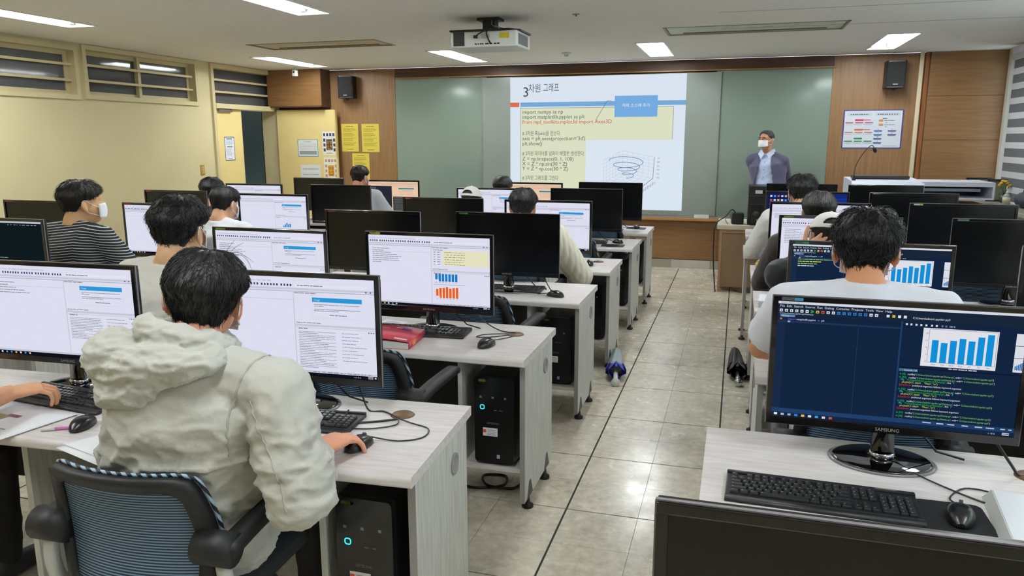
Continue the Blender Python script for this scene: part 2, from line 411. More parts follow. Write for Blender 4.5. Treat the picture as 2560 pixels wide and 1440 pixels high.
# ------------------------------------------------------------------ ceiling lights
M_REFL = mat('white_lamp_reflector', (226, 226, 222), 0.35)
M_CAP = mat('lamp_end_cap', (200, 200, 196), 0.5)
_cols = ['beside the transom windows', 'over the left desks', 'over the aisle-side desks', 'over the right-hand desks']
_rows = ['nearest the back of the room', 'in the middle row', 'in the row by the front wall']
for k, (x0, x1, y0, y1) in enumerate(TROF):
    ci, ri = k // 3, k % 3
    L = thing('ceiling_light', 'recessed twin-tube fluorescent light %s, %s' % (_cols[ci], _rows[ri]), 'ceiling light', ((x0 + x1) / 2, (y0 + y1) / 2, ZC), 0, 'fluorescent troffers in the ceiling')
    w, l = (x1 - x0) / 2, (y1 - y0) / 2
    h = MB(); h.box(-w - 0.012, w + 0.012, -l - 0.012, l + 0.012, 0.07, 0.078)
    for a in (-1, 1):
        h.poly([(a * w, -l, 0), (a * w, l, 0), (a * (w - 0.02), l, 0.07), (a * (w - 0.02), -l, 0.07)])
        h.poly([(-w, a * l, 0), (w, a * l, 0), (w, a * (l - 0.03), 0.07), (-w, a * (l - 0.03), 0.07)])
        h.box(a * w - 0.008 if a > 0 else -w - 0.012, w + 0.012 if a > 0 else -w + 0.008, -l - 0.012, l + 0.012, -0.006, 0.0)
        h.box(-w, w, a * l - (0.004 if a > 0 else 0.012), a * l + (0.012 if a > 0 else 0.004), -0.006, 0.0)
    h.poly([(-0.028, -l, 0.0695), (0, -l, 0.02), (0, l, 0.02), (-0.028, l, 0.0695)]); h.poly([(0.028, -l, 0.0695), (0.028, l, 0.0695), (0, l, 0.02), (0, -l, 0.02)])
    h.build('housing', M_REFL, L)
    for a in (-1, 1):
        t = MB(); t.sm().tube([(a * 0.075, -l + 0.06, 0.03), (a * 0.075, l - 0.06, 0.03)], 0.0135, 10); t.build('lamp_tube', TUBE, L)
        for b in (-1, 1):
            c = MB(); c.box(a * 0.075 - 0.018, a * 0.075 + 0.018, min(b * (l - 0.06), b * (l - 0.025)), max(b * (l - 0.06), b * (l - 0.025)), 0.012, 0.06); c.build('tube_holder', M_CAP, L)
# ------------------------------------------------------------------ ceiling cassettes
for k, (x0, x1, y0, y1) in enumerate(AC):
    lab = ['beige flush ceiling air conditioner panel above the left desks', 'pale green-grey flush ceiling air conditioner panel above the right desks'][k]
    A = thing('ceiling_air_conditioner', lab, 'air conditioner', ((x0 + x1) / 2, (y0 + y1) / 2, ZC))
    w, l = (x1 - x0) / 2, (y1 - y0) / 2
    m = mat('aircon_panel_%d' % k, ((186, 174, 148), (196, 204, 190))[k], 0.5, var=0.06, scale=6)
    b = MB(); b.box(-w + 0.02, w - 0.02, -l + 0.02, l - 0.02, 0.006, 0.05, bev=0.004); b.build('face_panel', m, A)
    f = MB(); 
    for a in (-1, 1):
        f.box(min(a * w, a * (w - 0.018)), max(a * w, a * (w - 0.018)), -l, l, -0.004, 0.04); f.box(-w, w, min(a * l, a * (l - 0.018)), max(a * l, a * (l - 0.018)), -0.004, 0.04)
    f.build('outer_frame', mat('aircon_frame_%d' % k, ((150, 138, 112), (150, 146, 118))[k], 0.6), A)
    md = mat('aircon_slot_dark', (96, 92, 82), 0.7)
    for yy in (-l + 0.07, l - 0.11):
        s_ = MB(); s_.box(-w + 0.14, w - 0.14, yy, yy + 0.035, 0.001, 0.01); s_.build('louvre_slot', md if yy > 0 else m, A)
    s_ = MB(); s_.box(-0.04, 0.16, -0.05, 0.03, 0.002, 0.01); s_.build('sensor_plate', mat('aircon_plate', (204, 194, 170), 0.5), A)
# ------------------------------------------------------------------ projector on its mount
M_PW = mat('projector_white', (216, 220, 216), 0.45); M_BLK = mat('black_plastic', (22, 22, 24), 0.4); M_GRILLE = mat('dark_grille', (52, 52, 52), 0.6)
P = thing('ceiling_projector', 'white ceiling projector with black lid hanging from a mount', 'projector', (-1.93, 5.98, 2.36))
Rz = 0.0
b = MB(); b.box(-0.27, 0.27, -0.18, 0.20, -0.065, 0.055, bev=0.012); body = b.build('body', M_PW, P)
b = MB(); b.prism([(-0.275, -0.187), (0.21, -0.187), (0.275, -0.10), (0.275, 0.205), (-0.275, 0.205)], 0.055, 0.068); b.build('lid', M_BLK, P)
g = MB()
for i in range(14): g.box(-0.245, -0.155, -0.184, -0.180, -0.05 + i * 0.007, -0.046 + i * 0.007)
g.box(-0.245, -0.155, -0.1815, -0.1805, -0.052, 0.05); g.build('vent_grille', M_GRILLE, P)
g = MB(); g.box(0.2695, 0.2715, -0.15, 0.12, -0.045, 0.035); g.build('side_grille', mat('grey_grille', (120, 126, 130), 0.6), P)
g = MB(); g.box(0.13, 0.205, -0.183, -0.180, -0.002, 0.036); g.build('warning_sticker', mat('yellow_sticker', (206, 184, 30), 0.5), P)
for i, (x, w) in enumerate([(-0.07, .016), (-0.045, .008), (-0.028, .008), (-0.012, .01), (0.015, .026), (0.05, .02), (0.085, .018), (0.11, .02)]):
    g = MB(); g.box(x, x + w, -0.1835, -0.180, -0.045, -0.036); g.build('socket', M_BLK if i != 3 else M_GRILLE, P)
g = MB()
for i in range(6): g.box(-0.02, 0.05, -0.182, -0.180, 0.0 + i * 0.006, 0.002 + i * 0.006)
g.build('rating_print', mat('grey_print', (120, 124, 122), 0.6), P)
g = MB(); g.box(-0.075, -0.045, -0.205, -0.180, 0.0, 0.022, bev=0.004); g.sm().tube([(-0.06, -0.195, 0.012), (-0.035, -0.20, 0.03), (0.0, -0.19, 0.05), (0.005, -0.17, 0.08)], 0.005, 6); g.build('power_plug', M_BLK, P)
g = MB(); g.sm().tube([(0.06, -0.19, -0.04), (0.045, -0.20, -0.01), (0.03, -0.20, 0.03), (0.03, -0.19, 0.055), (0.045, -0.17, 0.078), (0.03, -0.1, 0.10)], 0.006, 6); g.build('signal_cable', M_BLK, P)
g = MB(); g.box(-0.05, 0.05, -0.05, 0.05, 0.068, 0.165, bev=0.004); g.box(-0.09, 0.09, -0.07, 0.07, 0.15, 0.169); g.box(-0.12, -0.03, -0.012, 0.012, 0.075, 0.087); g.box(0.03, 0.15, 0.0, 0.02, 0.07, 0.085); g.build('mount', mat('dark_mount', (52, 52, 46), 0.5, 0.5), P)
g = MB(); g.sm().tube([(0.03, -0.05, 0.165), (0.028, -0.06, 0.12), (0.04, -0.06, 0.105), (0.07, -0.05, 0.10), (0.12, -0.02, 0.085), (0.16, 0.02, 0.068)], 0.004, 6); g.build('bare_cable', mat('grey_cable', (140, 140, 132), 0.5), P)
g = MB(); g.sm().cyl((0.14, 0.20, -0.005), (0.14, 0.225, -0.005), 0.04, 20); g.build('lens', mat('lens_glass', (12, 14, 18), 0.05, coat=1), P)
# ------------------------------------------------------------------ small ceiling things
D = thing('smoke_detector', 'small round white smoke detector on the ceiling', 'smoke detector', (-1.88, 8.54, ZC))
b = MB(); b.sm().lathe([(0.055, 0), (0.055, -0.012), (0.045, -0.02), (0.0, -0.022)], n=20); b.build('base', M_PW, D)
b = MB(); b.sm().lathe([(0.025, -0.02), (0.025, -0.034), (0.015, -0.04), (0.0, -0.041)], n=16); b.build('sensor_head', mat('pale_grey_plastic', (196, 196, 190), 0.5), D)
D = thing('ceiling_camera', 'small white box camera on the ceiling by the soffit', 'camera', (-5.68, 9.18, ZC))
b = MB(); b.box(-0.012, 0.012, -0.012, 0.012, -0.03, 0.0); b.box(-0.028, 0.028, -0.03, 0.03, -0.11, -0.03, bev=0.008); b.build('body', M_PW, D)
b = MB(); b.cyl((0, -0.031, -0.06), (0, -0.036, -0.06), 0.012, 12); b.build('lens', M_BLK, D)
D = thing('sprinkler_head', 'tiny ceiling sprinkler plate near the projector', 'sprinkler', (-1.24, 5.96, ZC))
b = MB(); b.sm().lathe([(0.03, 0), (0.03, -0.005), (0.0, -0.007)], n=14); b.build('plate', mat('grey_cap', (150, 148, 140), 0.5), D)
b = MB(); b.cyl((0, 0, -0.006), (0, 0, -0.016), 0.006, 8); b.build('nozzle', M_GRILLE, D)
# ------------------------------------------------------------------ wall speakers
def speaker(x, label, rz):
    S = thing('wall_speaker', label, 'speaker', (x, YF, 2.29), rz)
    b = MB(); b.prism([(-0.115, -0.03), (-0.10, -0.20), (-0.08, -0.215), (0.08, -0.215), (0.10, -0.20), (0.115, -0.03), (0.08, -0.01), (-0.08, -0.01)], -0.145, 0.145); b.build('cabinet', M_BLK, S)
    g = MB(); g.box(-0.092, 0.092, -0.222, -0.212, -0.125, 0.13, bev=0.006); g.build('front_grille', mat('speaker_cloth', (14, 14, 15), 0.8, bump=0.3, bscale=400), S)
    l = MB()
    l.box(-0.025, 0.025, -0.2245, -0.222, -0.112, -0.102); l.build('maker_badge', mat('badge_silver', (170, 170, 170), 0.4, 0.6), S)
    k = MB(); k.box(-0.03, 0.03, -0.03, 0.0, -0.05, 0.05); k.cyl((0, -0.1, -0.165), (0, -0.1, -0.145), 0.02, 10); k.build('bracket', M_GRILLE, S)
speaker(-5.17, 'black wall speaker above the yellow notices', 0.25)
speaker(1.63, 'black wall speaker above the flow-chart poster', -0.1)
# ------------------------------------------------------------------ light switch
S = thing('light_switch', 'brass coloured light switch plate on the cream wall beside the door', 'switch', (XL, 7.97, 1.235))
b = MB(); b.box(0, 0.008, -0.036, 0.036, -0.062, 0.062, bev=0.003); b.build('plate', mat('brass_plate', (190, 160, 84), 0.35, 0.4), S)
for z in (-0.03, 0.0, 0.03):
    b = MB(); b.box(0.008, 0.013, -0.014, 0.014, z - 0.011, z + 0.011, bev=0.002); b.build('rocker', mat('brass_rocker', (206, 180, 110), 0.35), S)
# ------------------------------------------------------------------ flat print: rects, lines and lettering on a sheet
def paper_ink(c): return mat('ink_%02x%02x%02x' % c, c, 0.6, spec=0.3)
def screen_ink(c): return emit('pixel_%02x%02x%02x' % c, c, SCREEN)
def slide_ink(c): return emit('slide_glow_%02x%02x%02x' % c, c, SLIDE)  # slide colours glow by themselves, no projector lamp behind them
class Sheet:
    """w x h metres, u right, v down from the top left; faces local -Y"""
    def __init__(s, w, h, ink, eps=0.0001):
        s.w, s.h, s.ink, s.eps = w, h, ink, eps; s.mb = MB(); s.mb.recalc = False; s.mats = []; s.k = 0; s.rng = random.Random(3)
    def col(s, c):
        m = s.ink(tuple(c))
        if m not in s.mats: s.mats.append(m)
        s.mb.m(s.mats.index(m))
        return -s.eps * s.k
    def rect(s, u0, v0, u1, v1, c, lay=None):
        s.k += 1; y = s.col(c)
        s.mb.poly([(u0 * s.w, y, -v1 * s.h), (u1 * s.w, y, -v1 * s.h), (u1 * s.w, y, -v0 * s.h), (u0 * s.w, y, -v0 * s.h)])
    def text(s, u, v, t, size, c, align='LEFT', lay=13, sx=1.0):
        """size: line height as a fraction of h"""
        y = s.col(c) - s.eps * 0.5; S = size * s.h
        for p in text_polys(t, S, align): s.mb.poly([(u * s.w + a * sx, y, -v * s.h + b) for a, b in p])
    def line(s, pts, wd, c, lay=14):
        y = s.col(c) - s.eps * 0.5; wd = wd * s.h / 2
        P = [Vector((u * s.w, -v * s.h)) for u, v in pts]
        for a, b in zip(P, P[1:]):
            d = b - a
            if d.length < 1e-9: continue
            n = Vector((-d.y, d.x)).normalized() * wd
            q = [a + n, a - n, b - n, b + n]
            s.mb.poly([(p.x, y, p.y) for p in q])
    def words(s, u, v, u1, hh, c, lay=13, gap=0.35, mn=1.0, mx=4.5):
        """a run of tiny unreadable words"""
        y = s.col(c) - s.eps * 0.5
        x = u; asp = s.h / s.w
        while x < u1:
            wl_ = hh * asp * s.rng.uniform(mn, mx)
            e = min(x + wl_, u1)
            s.mb.poly([(x * s.w, y, -(v + hh * 0.3) * s.h), (e * s.w, y, -(v + hh * 0.3) * s.h), (e * s.w, y, -(v - hh * 0.3) * s.h), (x * s.w, y, -(v - hh * 0.3) * s.h)])
            x = e + hh * asp * gap * s.rng.uniform(0.7, 1.8)
    def build(s, name, parent=None, loc=None, rot=None): return s.mb.build(name, s.mats, parent, loc, rot)
def poster(name, label, cat, loc, w, h, rz, draw, group=None, t=0.0015):
    """a sheet with real thickness, its print as a child"""
    o = thing(name, label, cat, loc, rz, group)
    b = MB(); b.box(0, w, -t, 0, -h, 0); b.build('sheet', draw[0], o)
    s = Sheet(w, h, paper_ink); draw[1](s); s.build('print', o, (0, -t - 0.0002, 0))
    return o
M_PAPER = mat('white_paper', (236, 238, 242), 0.6, spec=0.3)
M_YPAPER = mat('yellow_paper', (224, 204, 88), 0.6, spec=0.3)
# three yellow notices
def notice(s, n=20, foot=True):
    s.words(0.28, 0.09, 0.72, 0.035, (70, 70, 30), mn=0.8, mx=1.2)
    for i in range(n):
        if i % 5 == 4: continue
        s.words(0.10, 0.17 + i * 0.034, 0.55 + 0.38 * s.rng.random(), 0.017, (104, 98, 36))
    if foot: s.words(0.3, 0.92, 0.7, 0.04, (60, 60, 30), mn=0.7, mx=0.9)
for x, z, w, h, lab in ((-5.31, 1.809, 0.255, 0.375, 'yellow printed notice on wood wall, left of the upper pair'), (-5.0, 1.807, 0.26, 0.38, 'yellow printed notice on wood wall, right of the upper pair'), (-5.16, 1.41, 0.26, 0.37, 'yellow printed notice below the other two yellow notices')):
    poster('paper_notice', lab, 'notice', (x, YF, z), w, h, 0, (M_YPAPER, notice), 'yellow notices on the wood wall')
# sheets on the open door leaf (leaf face at y = 9.545)
def p_calendar(s):
    s.rect(0, 0, 1, 1, (74, 158, 172)); s.rect(0.03, 0.03, 0.97, 0.96, (232, 234, 236)); s.words(0.3, 0.14, 0.7, 0.05, (120, 124, 130))
    for i in range(5): s.words(0.08, 0.26 + i * 0.08, 0.92, 0.03, (170, 176, 182))
    s.rect(0.08, 0.66, 0.93, 0.88, (150, 156, 160))
poster('timetable_sheet', 'teal-edged timetable sheet on the open cream door', 'sheet', (-5.925, 9.5449, 1.60), 0.32, 0.235, 0, (M_PAPER, p_calendar))
def p_quiz(main, dark, words):
    def f(s):
        s.rect(0.0, 0.0, 1, 1, (238, 236, 232))
        for i in range(4): s.rect(0.08 + i * 0.22, 0.07, 0.08 + i * 0.22 + 0.15, 0.19, dark if i != 1 or dark[0] < 80 else (150, 140, 120))
        for i in range(3):
            s.rect(0.07, 0.30 + i * 0.21, 0.22, 0.43 + i * 0.21, dark); s.rect(0.78, 0.30 + i * 0.21, 0.93, 0.43 + i * 0.21, dark)
        s.rect(0.28, 0.33, 0.72, 0.80, main)
        fg = (236, 180, 30) if main[0] < 100 else (60, 40, 20)
        s.text(0.5, 0.52, words[0], 0.16, fg, 'CENTER'); s.text(0.5, 0.70, words[1], 0.16, fg, 'CENTER')
        s.rect(0.36, 0.735, 0.64, 0.765, fg); s.words(0.3, 0.93, 0.7, 0.04, (90, 90, 100))
    return f
poster('puzzle_poster', 'white poster with dark blue icons and orange lettering high on the open door', 'poster', (-5.535, 9.5449, 1.705), 0.215, 0.315, 0, (M_PAPER, p_quiz((58, 48, 60), (58, 58, 92), ('감염', '수칙'))))
poster('health_poster', 'white poster with orange centre and line icons low on the open door', 'poster', (-5.525, 9.5449, 1.352), 0.215, 0.315, 0, (M_PAPER, p_quiz((226, 164, 56), (196, 152, 112), ('행동', '수칙'))))
def p_sign(s):
    s.rect(0, 0, 1, 1, (228, 230, 236)); s.words(0.1, 0.28, 0.9, 0.10, (120, 124, 130), mn=0.6, mx=0.8); s.words(0.1, 0.66, 0.9, 0.10, (120, 124, 130), mn=0.6, mx=0.8)
poster('door_sign', 'white laminated sign with rounded look low on the open door', 'sign', (-5.895, 9.5449, 1.25), 0.31, 0.20, 0, (M_PAPER, p_sign))
def p_rules(s):
    s.rect(0, 0, 1, 1, (60, 74, 130)); s.rect(0.05, 0.03, 0.95, 0.97, (232, 236, 240)); s.rect(0.2, 0.07, 0.8, 0.11, (70, 84, 140)); s.rect(0.22, 0.40, 0.78, 0.44, (110, 120, 160))
    for i in range(5): s.words(0.15, 0.16 + i * 0.04, 0.85, 0.02, (130, 136, 150))
    for i in range(9): s.words(0.15, 0.5 + i * 0.035, 0.6 + 0.28 * s.rng.random(), 0.018, (140, 144, 156))
    s.words(0.3, 0.92, 0.7, 0.04, (60, 60, 70), mn=0.7, mx=0.9)
poster('rules_sheet', 'blue-edged white rules sheet on the closed door leaf', 'sheet', (XL - 0.0178, 8.455, 1.635), 0.20, 0.30, PI / 2, (M_PAPER, p_rules))
# flow-chart poster on the right
def p_flow(s):
    s.rect(0, 0, 1, 1, (54, 56, 130)); s.rect(0.02, 0.025, 0.98, 0.975, (226, 232, 242))
    s.rect(0.06, 0.07, 0.48, 0.16, (212, 220, 232)); s.rect(0.53, 0.07, 0.95, 0.16, (212, 220, 232))
    s.words(0.12, 0.118, 0.42, 0.042, (70, 74, 90), mn=0.7, mx=1.0); s.words(0.57, 0.118, 0.91, 0.042, (70, 74, 90), mn=0.7, mx=1.0)
    for r, (c, v) in enumerate((((196, 60, 92), 0.24), ((206, 112, 74), 0.49), ((40, 130, 74), 0.72))):
        s.rect(0.20, v, 0.34, v + 0.045, c)
        if r < 2: s.rect(0.34, v + 0.012, 0.46, v + 0.032, c)
        for i in range(3):
            s.rect(0.04 + i * 0.165, v + 0.08, 0.175 + i * 0.165, v + 0.105, c)
            for k in range(2): s.words(0.045 + i * 0.165, v + 0.13 + k * 0.022, 0.16 + i * 0.165, 0.012, (160, 168, 180))
            if i < 2: s.rect(0.186 + i * 0.165, v + 0.125, 0.196 + i * 0.165, v + 0.14, (90, 90, 110))
    s.words(0.66, 0.225, 0.74, 0.025, (60, 60, 80))
    for v in (0.25, 0.36):
        s.rect(0.60, v, 0.67, v + 0.055, (214, 152, 70)); s.words(0.685, v + 0.028, 0.86, 0.02, (90, 92, 110)); s.rect(0.715, v + 0.075, 0.73, v + 0.09, (60, 60, 80))
    for i, v in enumerate((0.53, 0.63, 0.73, 0.84)):
        s.rect(0.53, v, 0.665, v + 0.025, (54, 84, 158)); s.words(0.54, v + 0.037, 0.66, 0.014, (80, 100, 160)); s.rect(0.593, v - 0.035, 0.605, v - 0.02, (60, 60, 90))
        if i < 2: s.rect(0.76, v, 0.90, v + 0.025, (92, 76, 150)); s.words(0.765, v + 0.037, 0.89, 0.014, (100, 90, 150)); s.rect(0.823, v - 0.035, 0.835, v - 0.02, (60, 60, 90))
    s.words(0.68, 0.93, 0.93, 0.012, (150, 150, 165))
poster('flow_chart_poster', 'blue-edged safety flow-chart poster on the wood wall by the lectern', 'poster', (1.133, YF, 1.918), 0.628, 0.432, 0, (M_PAPER, p_flow), t=0.004)
# ------------------------------------------------------------------ glass whiteboard
M_BOARD = mat('green_grey_glass_board', (130, 146, 136), 0.10, spec=0.6, var=0.05, scale=1.2)
M_BOARD2 = mat('grey_glass_board', (140, 148, 142), 0.22, spec=0.5, var=0.05, scale=1.5)
B = thing('whiteboard', 'wide green-grey glass whiteboard across the front wall', 'whiteboard', (0, YF, 0))
for x0, x1 in ((-4.474, -3.18), (-0.30, 0.985)):
    b = MB(); b.box(x0, x1, -0.014, 0.002, 0.66, 2.39, bev=0.002); b.build('glass_panel', M_BOARD, B)
b = MB(); b.box(-3.236, -0.243, -0.034, -0.018, 0.662, 2.376, bev=0.002); b.build('sliding_panel', M_BOARD2, B)
b = MB(); b.box(-0.250, -0.243, -0.037, -0.015, 0.662, 2.376); b.box(-3.236, -3.230, -0.037, -0.015, 0.662, 2.376); b.build('panel_edge', mat('board_edge_aluminium', (150, 158, 152), 0.35, 0.6), B)
b = MB(); b.box(-4.486, -4.474, -0.02, 0.002, 0.65, 2.40); b.box(0.985, 0.997, -0.02, 0.002, 0.65, 2.40); b.box(-4.486, 0.997, -0.045, 0.002, 2.39, 2.405); b.build('edge_frame', mat('brass_edge', (150, 112, 66), 0.45, 0.3), B)
b = MB(); b.box(-4.474, 0.985, -0.05, 0.0, 0.641, 0.66); b.build('bottom_rail', mat('board_rail_grey', (160, 168, 162), 0.4, 0.5), B)
# projected slide: self-glowing sheet on the sliding panel, in place of projector light
SW, SH = 2.21, 1.645
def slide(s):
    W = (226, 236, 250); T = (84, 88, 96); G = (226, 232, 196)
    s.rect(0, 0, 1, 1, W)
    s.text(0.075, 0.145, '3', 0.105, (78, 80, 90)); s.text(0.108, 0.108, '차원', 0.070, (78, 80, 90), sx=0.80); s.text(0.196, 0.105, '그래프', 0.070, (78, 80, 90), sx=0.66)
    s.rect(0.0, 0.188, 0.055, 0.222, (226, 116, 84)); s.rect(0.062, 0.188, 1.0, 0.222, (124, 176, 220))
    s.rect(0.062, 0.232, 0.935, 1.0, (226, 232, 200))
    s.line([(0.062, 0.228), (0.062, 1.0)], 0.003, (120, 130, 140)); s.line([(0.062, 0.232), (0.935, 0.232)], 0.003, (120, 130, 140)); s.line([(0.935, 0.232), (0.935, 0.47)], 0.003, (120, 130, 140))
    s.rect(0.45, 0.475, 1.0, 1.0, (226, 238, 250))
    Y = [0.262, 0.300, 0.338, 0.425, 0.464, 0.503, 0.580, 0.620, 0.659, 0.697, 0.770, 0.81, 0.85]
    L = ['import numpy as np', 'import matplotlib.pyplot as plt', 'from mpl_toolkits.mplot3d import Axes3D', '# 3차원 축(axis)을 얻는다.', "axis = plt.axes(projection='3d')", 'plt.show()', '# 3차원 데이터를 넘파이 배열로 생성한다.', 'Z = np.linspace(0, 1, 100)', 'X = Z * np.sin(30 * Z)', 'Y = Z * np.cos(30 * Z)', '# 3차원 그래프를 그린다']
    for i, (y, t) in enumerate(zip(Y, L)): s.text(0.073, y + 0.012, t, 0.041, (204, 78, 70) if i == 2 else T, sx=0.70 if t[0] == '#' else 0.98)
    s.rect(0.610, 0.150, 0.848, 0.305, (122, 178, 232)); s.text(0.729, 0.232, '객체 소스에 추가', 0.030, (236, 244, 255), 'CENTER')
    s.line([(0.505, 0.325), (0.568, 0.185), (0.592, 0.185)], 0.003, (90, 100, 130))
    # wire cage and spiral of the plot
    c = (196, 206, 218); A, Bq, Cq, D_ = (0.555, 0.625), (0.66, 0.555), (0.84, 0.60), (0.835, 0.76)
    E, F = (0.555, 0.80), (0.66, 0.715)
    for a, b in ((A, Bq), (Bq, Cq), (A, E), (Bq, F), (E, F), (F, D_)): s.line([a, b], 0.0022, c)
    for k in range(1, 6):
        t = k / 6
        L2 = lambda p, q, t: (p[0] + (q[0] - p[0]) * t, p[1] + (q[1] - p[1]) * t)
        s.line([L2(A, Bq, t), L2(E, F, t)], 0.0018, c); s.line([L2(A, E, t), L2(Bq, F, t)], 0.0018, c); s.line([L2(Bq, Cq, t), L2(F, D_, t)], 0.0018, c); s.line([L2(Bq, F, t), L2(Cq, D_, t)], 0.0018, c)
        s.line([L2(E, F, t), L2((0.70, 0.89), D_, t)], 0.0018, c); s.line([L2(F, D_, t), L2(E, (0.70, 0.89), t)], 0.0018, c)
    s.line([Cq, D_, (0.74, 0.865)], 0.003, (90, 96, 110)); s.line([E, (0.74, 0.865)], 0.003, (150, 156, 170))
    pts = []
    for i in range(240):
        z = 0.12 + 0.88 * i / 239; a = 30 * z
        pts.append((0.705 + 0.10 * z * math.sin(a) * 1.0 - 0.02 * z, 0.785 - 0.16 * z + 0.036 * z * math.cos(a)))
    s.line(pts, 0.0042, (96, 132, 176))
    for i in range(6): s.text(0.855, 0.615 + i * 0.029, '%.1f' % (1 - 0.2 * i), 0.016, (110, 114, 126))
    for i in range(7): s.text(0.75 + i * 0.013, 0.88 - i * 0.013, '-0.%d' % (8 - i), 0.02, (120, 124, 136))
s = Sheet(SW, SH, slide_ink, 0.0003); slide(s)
so = s.build('self_lit_slide', None, (-2.855, YF - 0.0365, 2.367)); tag(so, 'glowing stand-in for the projected slide of program code with a spiral plot on the whiteboard', 'projection')
o = thing('board_eraser', 'white eraser box on the ledge under the whiteboard', 'eraser', (-0.40, YF - 0.06, 0.640))
b = MB(); b.box(-0.09, 0.09, -0.025, 0.02, 0.0, 0.042, bev=0.004); b.build('body', mat('white_plastic', (222, 226, 224), 0.4), o)
b = MB(); b.box(-0.088, 0.088, -0.024, 0.019, 0.042, 0.047); b.build('felt', mat('grey_felt', (170, 176, 174), 0.9), o)
# ------------------------------------------------------------------ desks
ZD = 0.715
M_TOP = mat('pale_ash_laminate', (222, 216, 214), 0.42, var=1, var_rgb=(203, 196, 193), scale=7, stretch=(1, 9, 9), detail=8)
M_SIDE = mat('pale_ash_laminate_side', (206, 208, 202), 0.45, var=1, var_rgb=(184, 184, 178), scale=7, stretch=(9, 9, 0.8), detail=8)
M_EDGE = mat('grey_desk_edging', (150, 148, 146), 0.5)
M_MOD = mat('charcoal_modesty_board', (56, 54, 52), 0.6)
M_FOOT = mat('black_metal_foot', (40, 38, 38), 0.45, 0.4)
M_BROWN = mat('brown_cable_grommet', (100, 68, 28), 0.5, var=0.3, scale=30)
def round_bar(mb, x0, x1, yf, yb, z0, z1):
    """desk top: slab whose front edge is rolled over"""
    h = z1 - z0; r = h * 0.45; P = [(yb, z0), (yb, z1)]
    for i in range(7):
        a = PI / 2 * i / 6
        P.append((yf + r - r * math.sin(a), z1 - r + r * math.cos(a)))
    for i in range(4):
        a = PI / 2 * i / 3
        P.append((yf + r * 0.5 - r * 0.5 * math.cos(a), z0 + r * 0.5 - r * 0.5 * math.sin(a)))
    mb.grid([[(x0, y, z) for y, z in P], [(x1, y, z) for y, z in P]], True, True, True)
def desk(x0, x1, yf, depth, label, rz=0.0, bays=('L', 'R'), grommets=(), mid=None, group='pale computer desks'):
    cx = (x0 + x1) / 2; w = (x1 - x0) / 2
    D = thing('computer_desk', label, 'desk', (cx, yf + depth / 2, 0), rz, group)
    h = depth / 2
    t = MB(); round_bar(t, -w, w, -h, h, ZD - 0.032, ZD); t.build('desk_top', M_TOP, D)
    for s, k in ((-1, 'L'), (1, 'R')):
        a = s * (w - 0.012); b = s * (w - 0.034)
        p = MB(); p.box(min(a, b), max(a, b), -h + 0.065, h - 0.02, 0.055, ZD - 0.032, bev=0.002)
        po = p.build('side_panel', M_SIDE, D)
        r_ = MB(); r_.sm()
        xx = s * (w - 0.0115)
        ring = [[Vector((xx + s * dx, 0.13 + rr * math.cos(q * PI / 12), 0.575 + rr * math.sin(q * PI / 12))) for q in range(24)] for rr, dx in ((0.036, 0.0), (0.036, 0.004), (0.029, 0.004), (0.028, 0.0005))]
        r_.grid(ring, True, False, True)
        r_.build('cable_ring', M_EDGE, po)
        e = MB(); e.box(min(a, b), max(a, b), -h + 0.062, -h + 0.065, 0.055, ZD - 0.032); e.build('edge_band', M_EDGE, po)
        for yy in (-h + 0.15, h - 0.12):
            f = MB(); xm = (a + b) / 2
            f.sm().lathe([(0.026, 0.0), (0.026, 0.012), (0.012, 0.02), (0.009, 0.055)], (xm, yy, 0), 14)
            f.sm(False).prism([(-0.05, 0.055), (0.05, 0.055), (0.012, 0.13), (-0.012, 0.13)], -0.0115, 0.0115, Matrix.Translation((xm + s * 0.0115, yy, 0)) @ Matrix.Rotation(PI / 2, 4, 'X') @ Matrix.Rotation(PI / 2, 4, 'Y') if False else Matrix(((0, 0, 1, xm), (1, 0, 0, yy), (0, 1, 0, 0), (0, 0, 0, 1))))
            f.build('levelling_foot', M_FOOT, D)
        if k in bays:
            q0, q1 = s * (w - 0.315), s * (w - 0.295)
            p = MB(); p.box(min(q0, q1), max(q0, q1), -h + 0.075, h - 0.03, 0.17, ZD - 0.032, bev=0.001); p.build('bay_partition', M_SIDE, D)
            p = MB(); p.box(min(b, q0), max(b, q0), -h + 0.08, h - 0.03, 0.185, 0.205); p.build('bay_shelf', M_TOP, D)
    if mid is not None:
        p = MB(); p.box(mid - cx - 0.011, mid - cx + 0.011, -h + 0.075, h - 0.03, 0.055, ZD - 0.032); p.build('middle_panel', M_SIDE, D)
    m = MB(); m.box(-w + 0.32, w - 0.32, h - 0.06, h - 0.045, 0.30, ZD - 0.032); m.build('modesty_board', M_MOD, D)
    for gx, gy in grommets:
        g = MB(); g.sm().lathe([(0.0, 0.006), (0.034, 0.005), (0.04, 0.0), (0.04, -0.002)], (gx - cx, gy - yf - h, ZD), 20); g.build('cable_cap', M_BROWN, D)
    return D
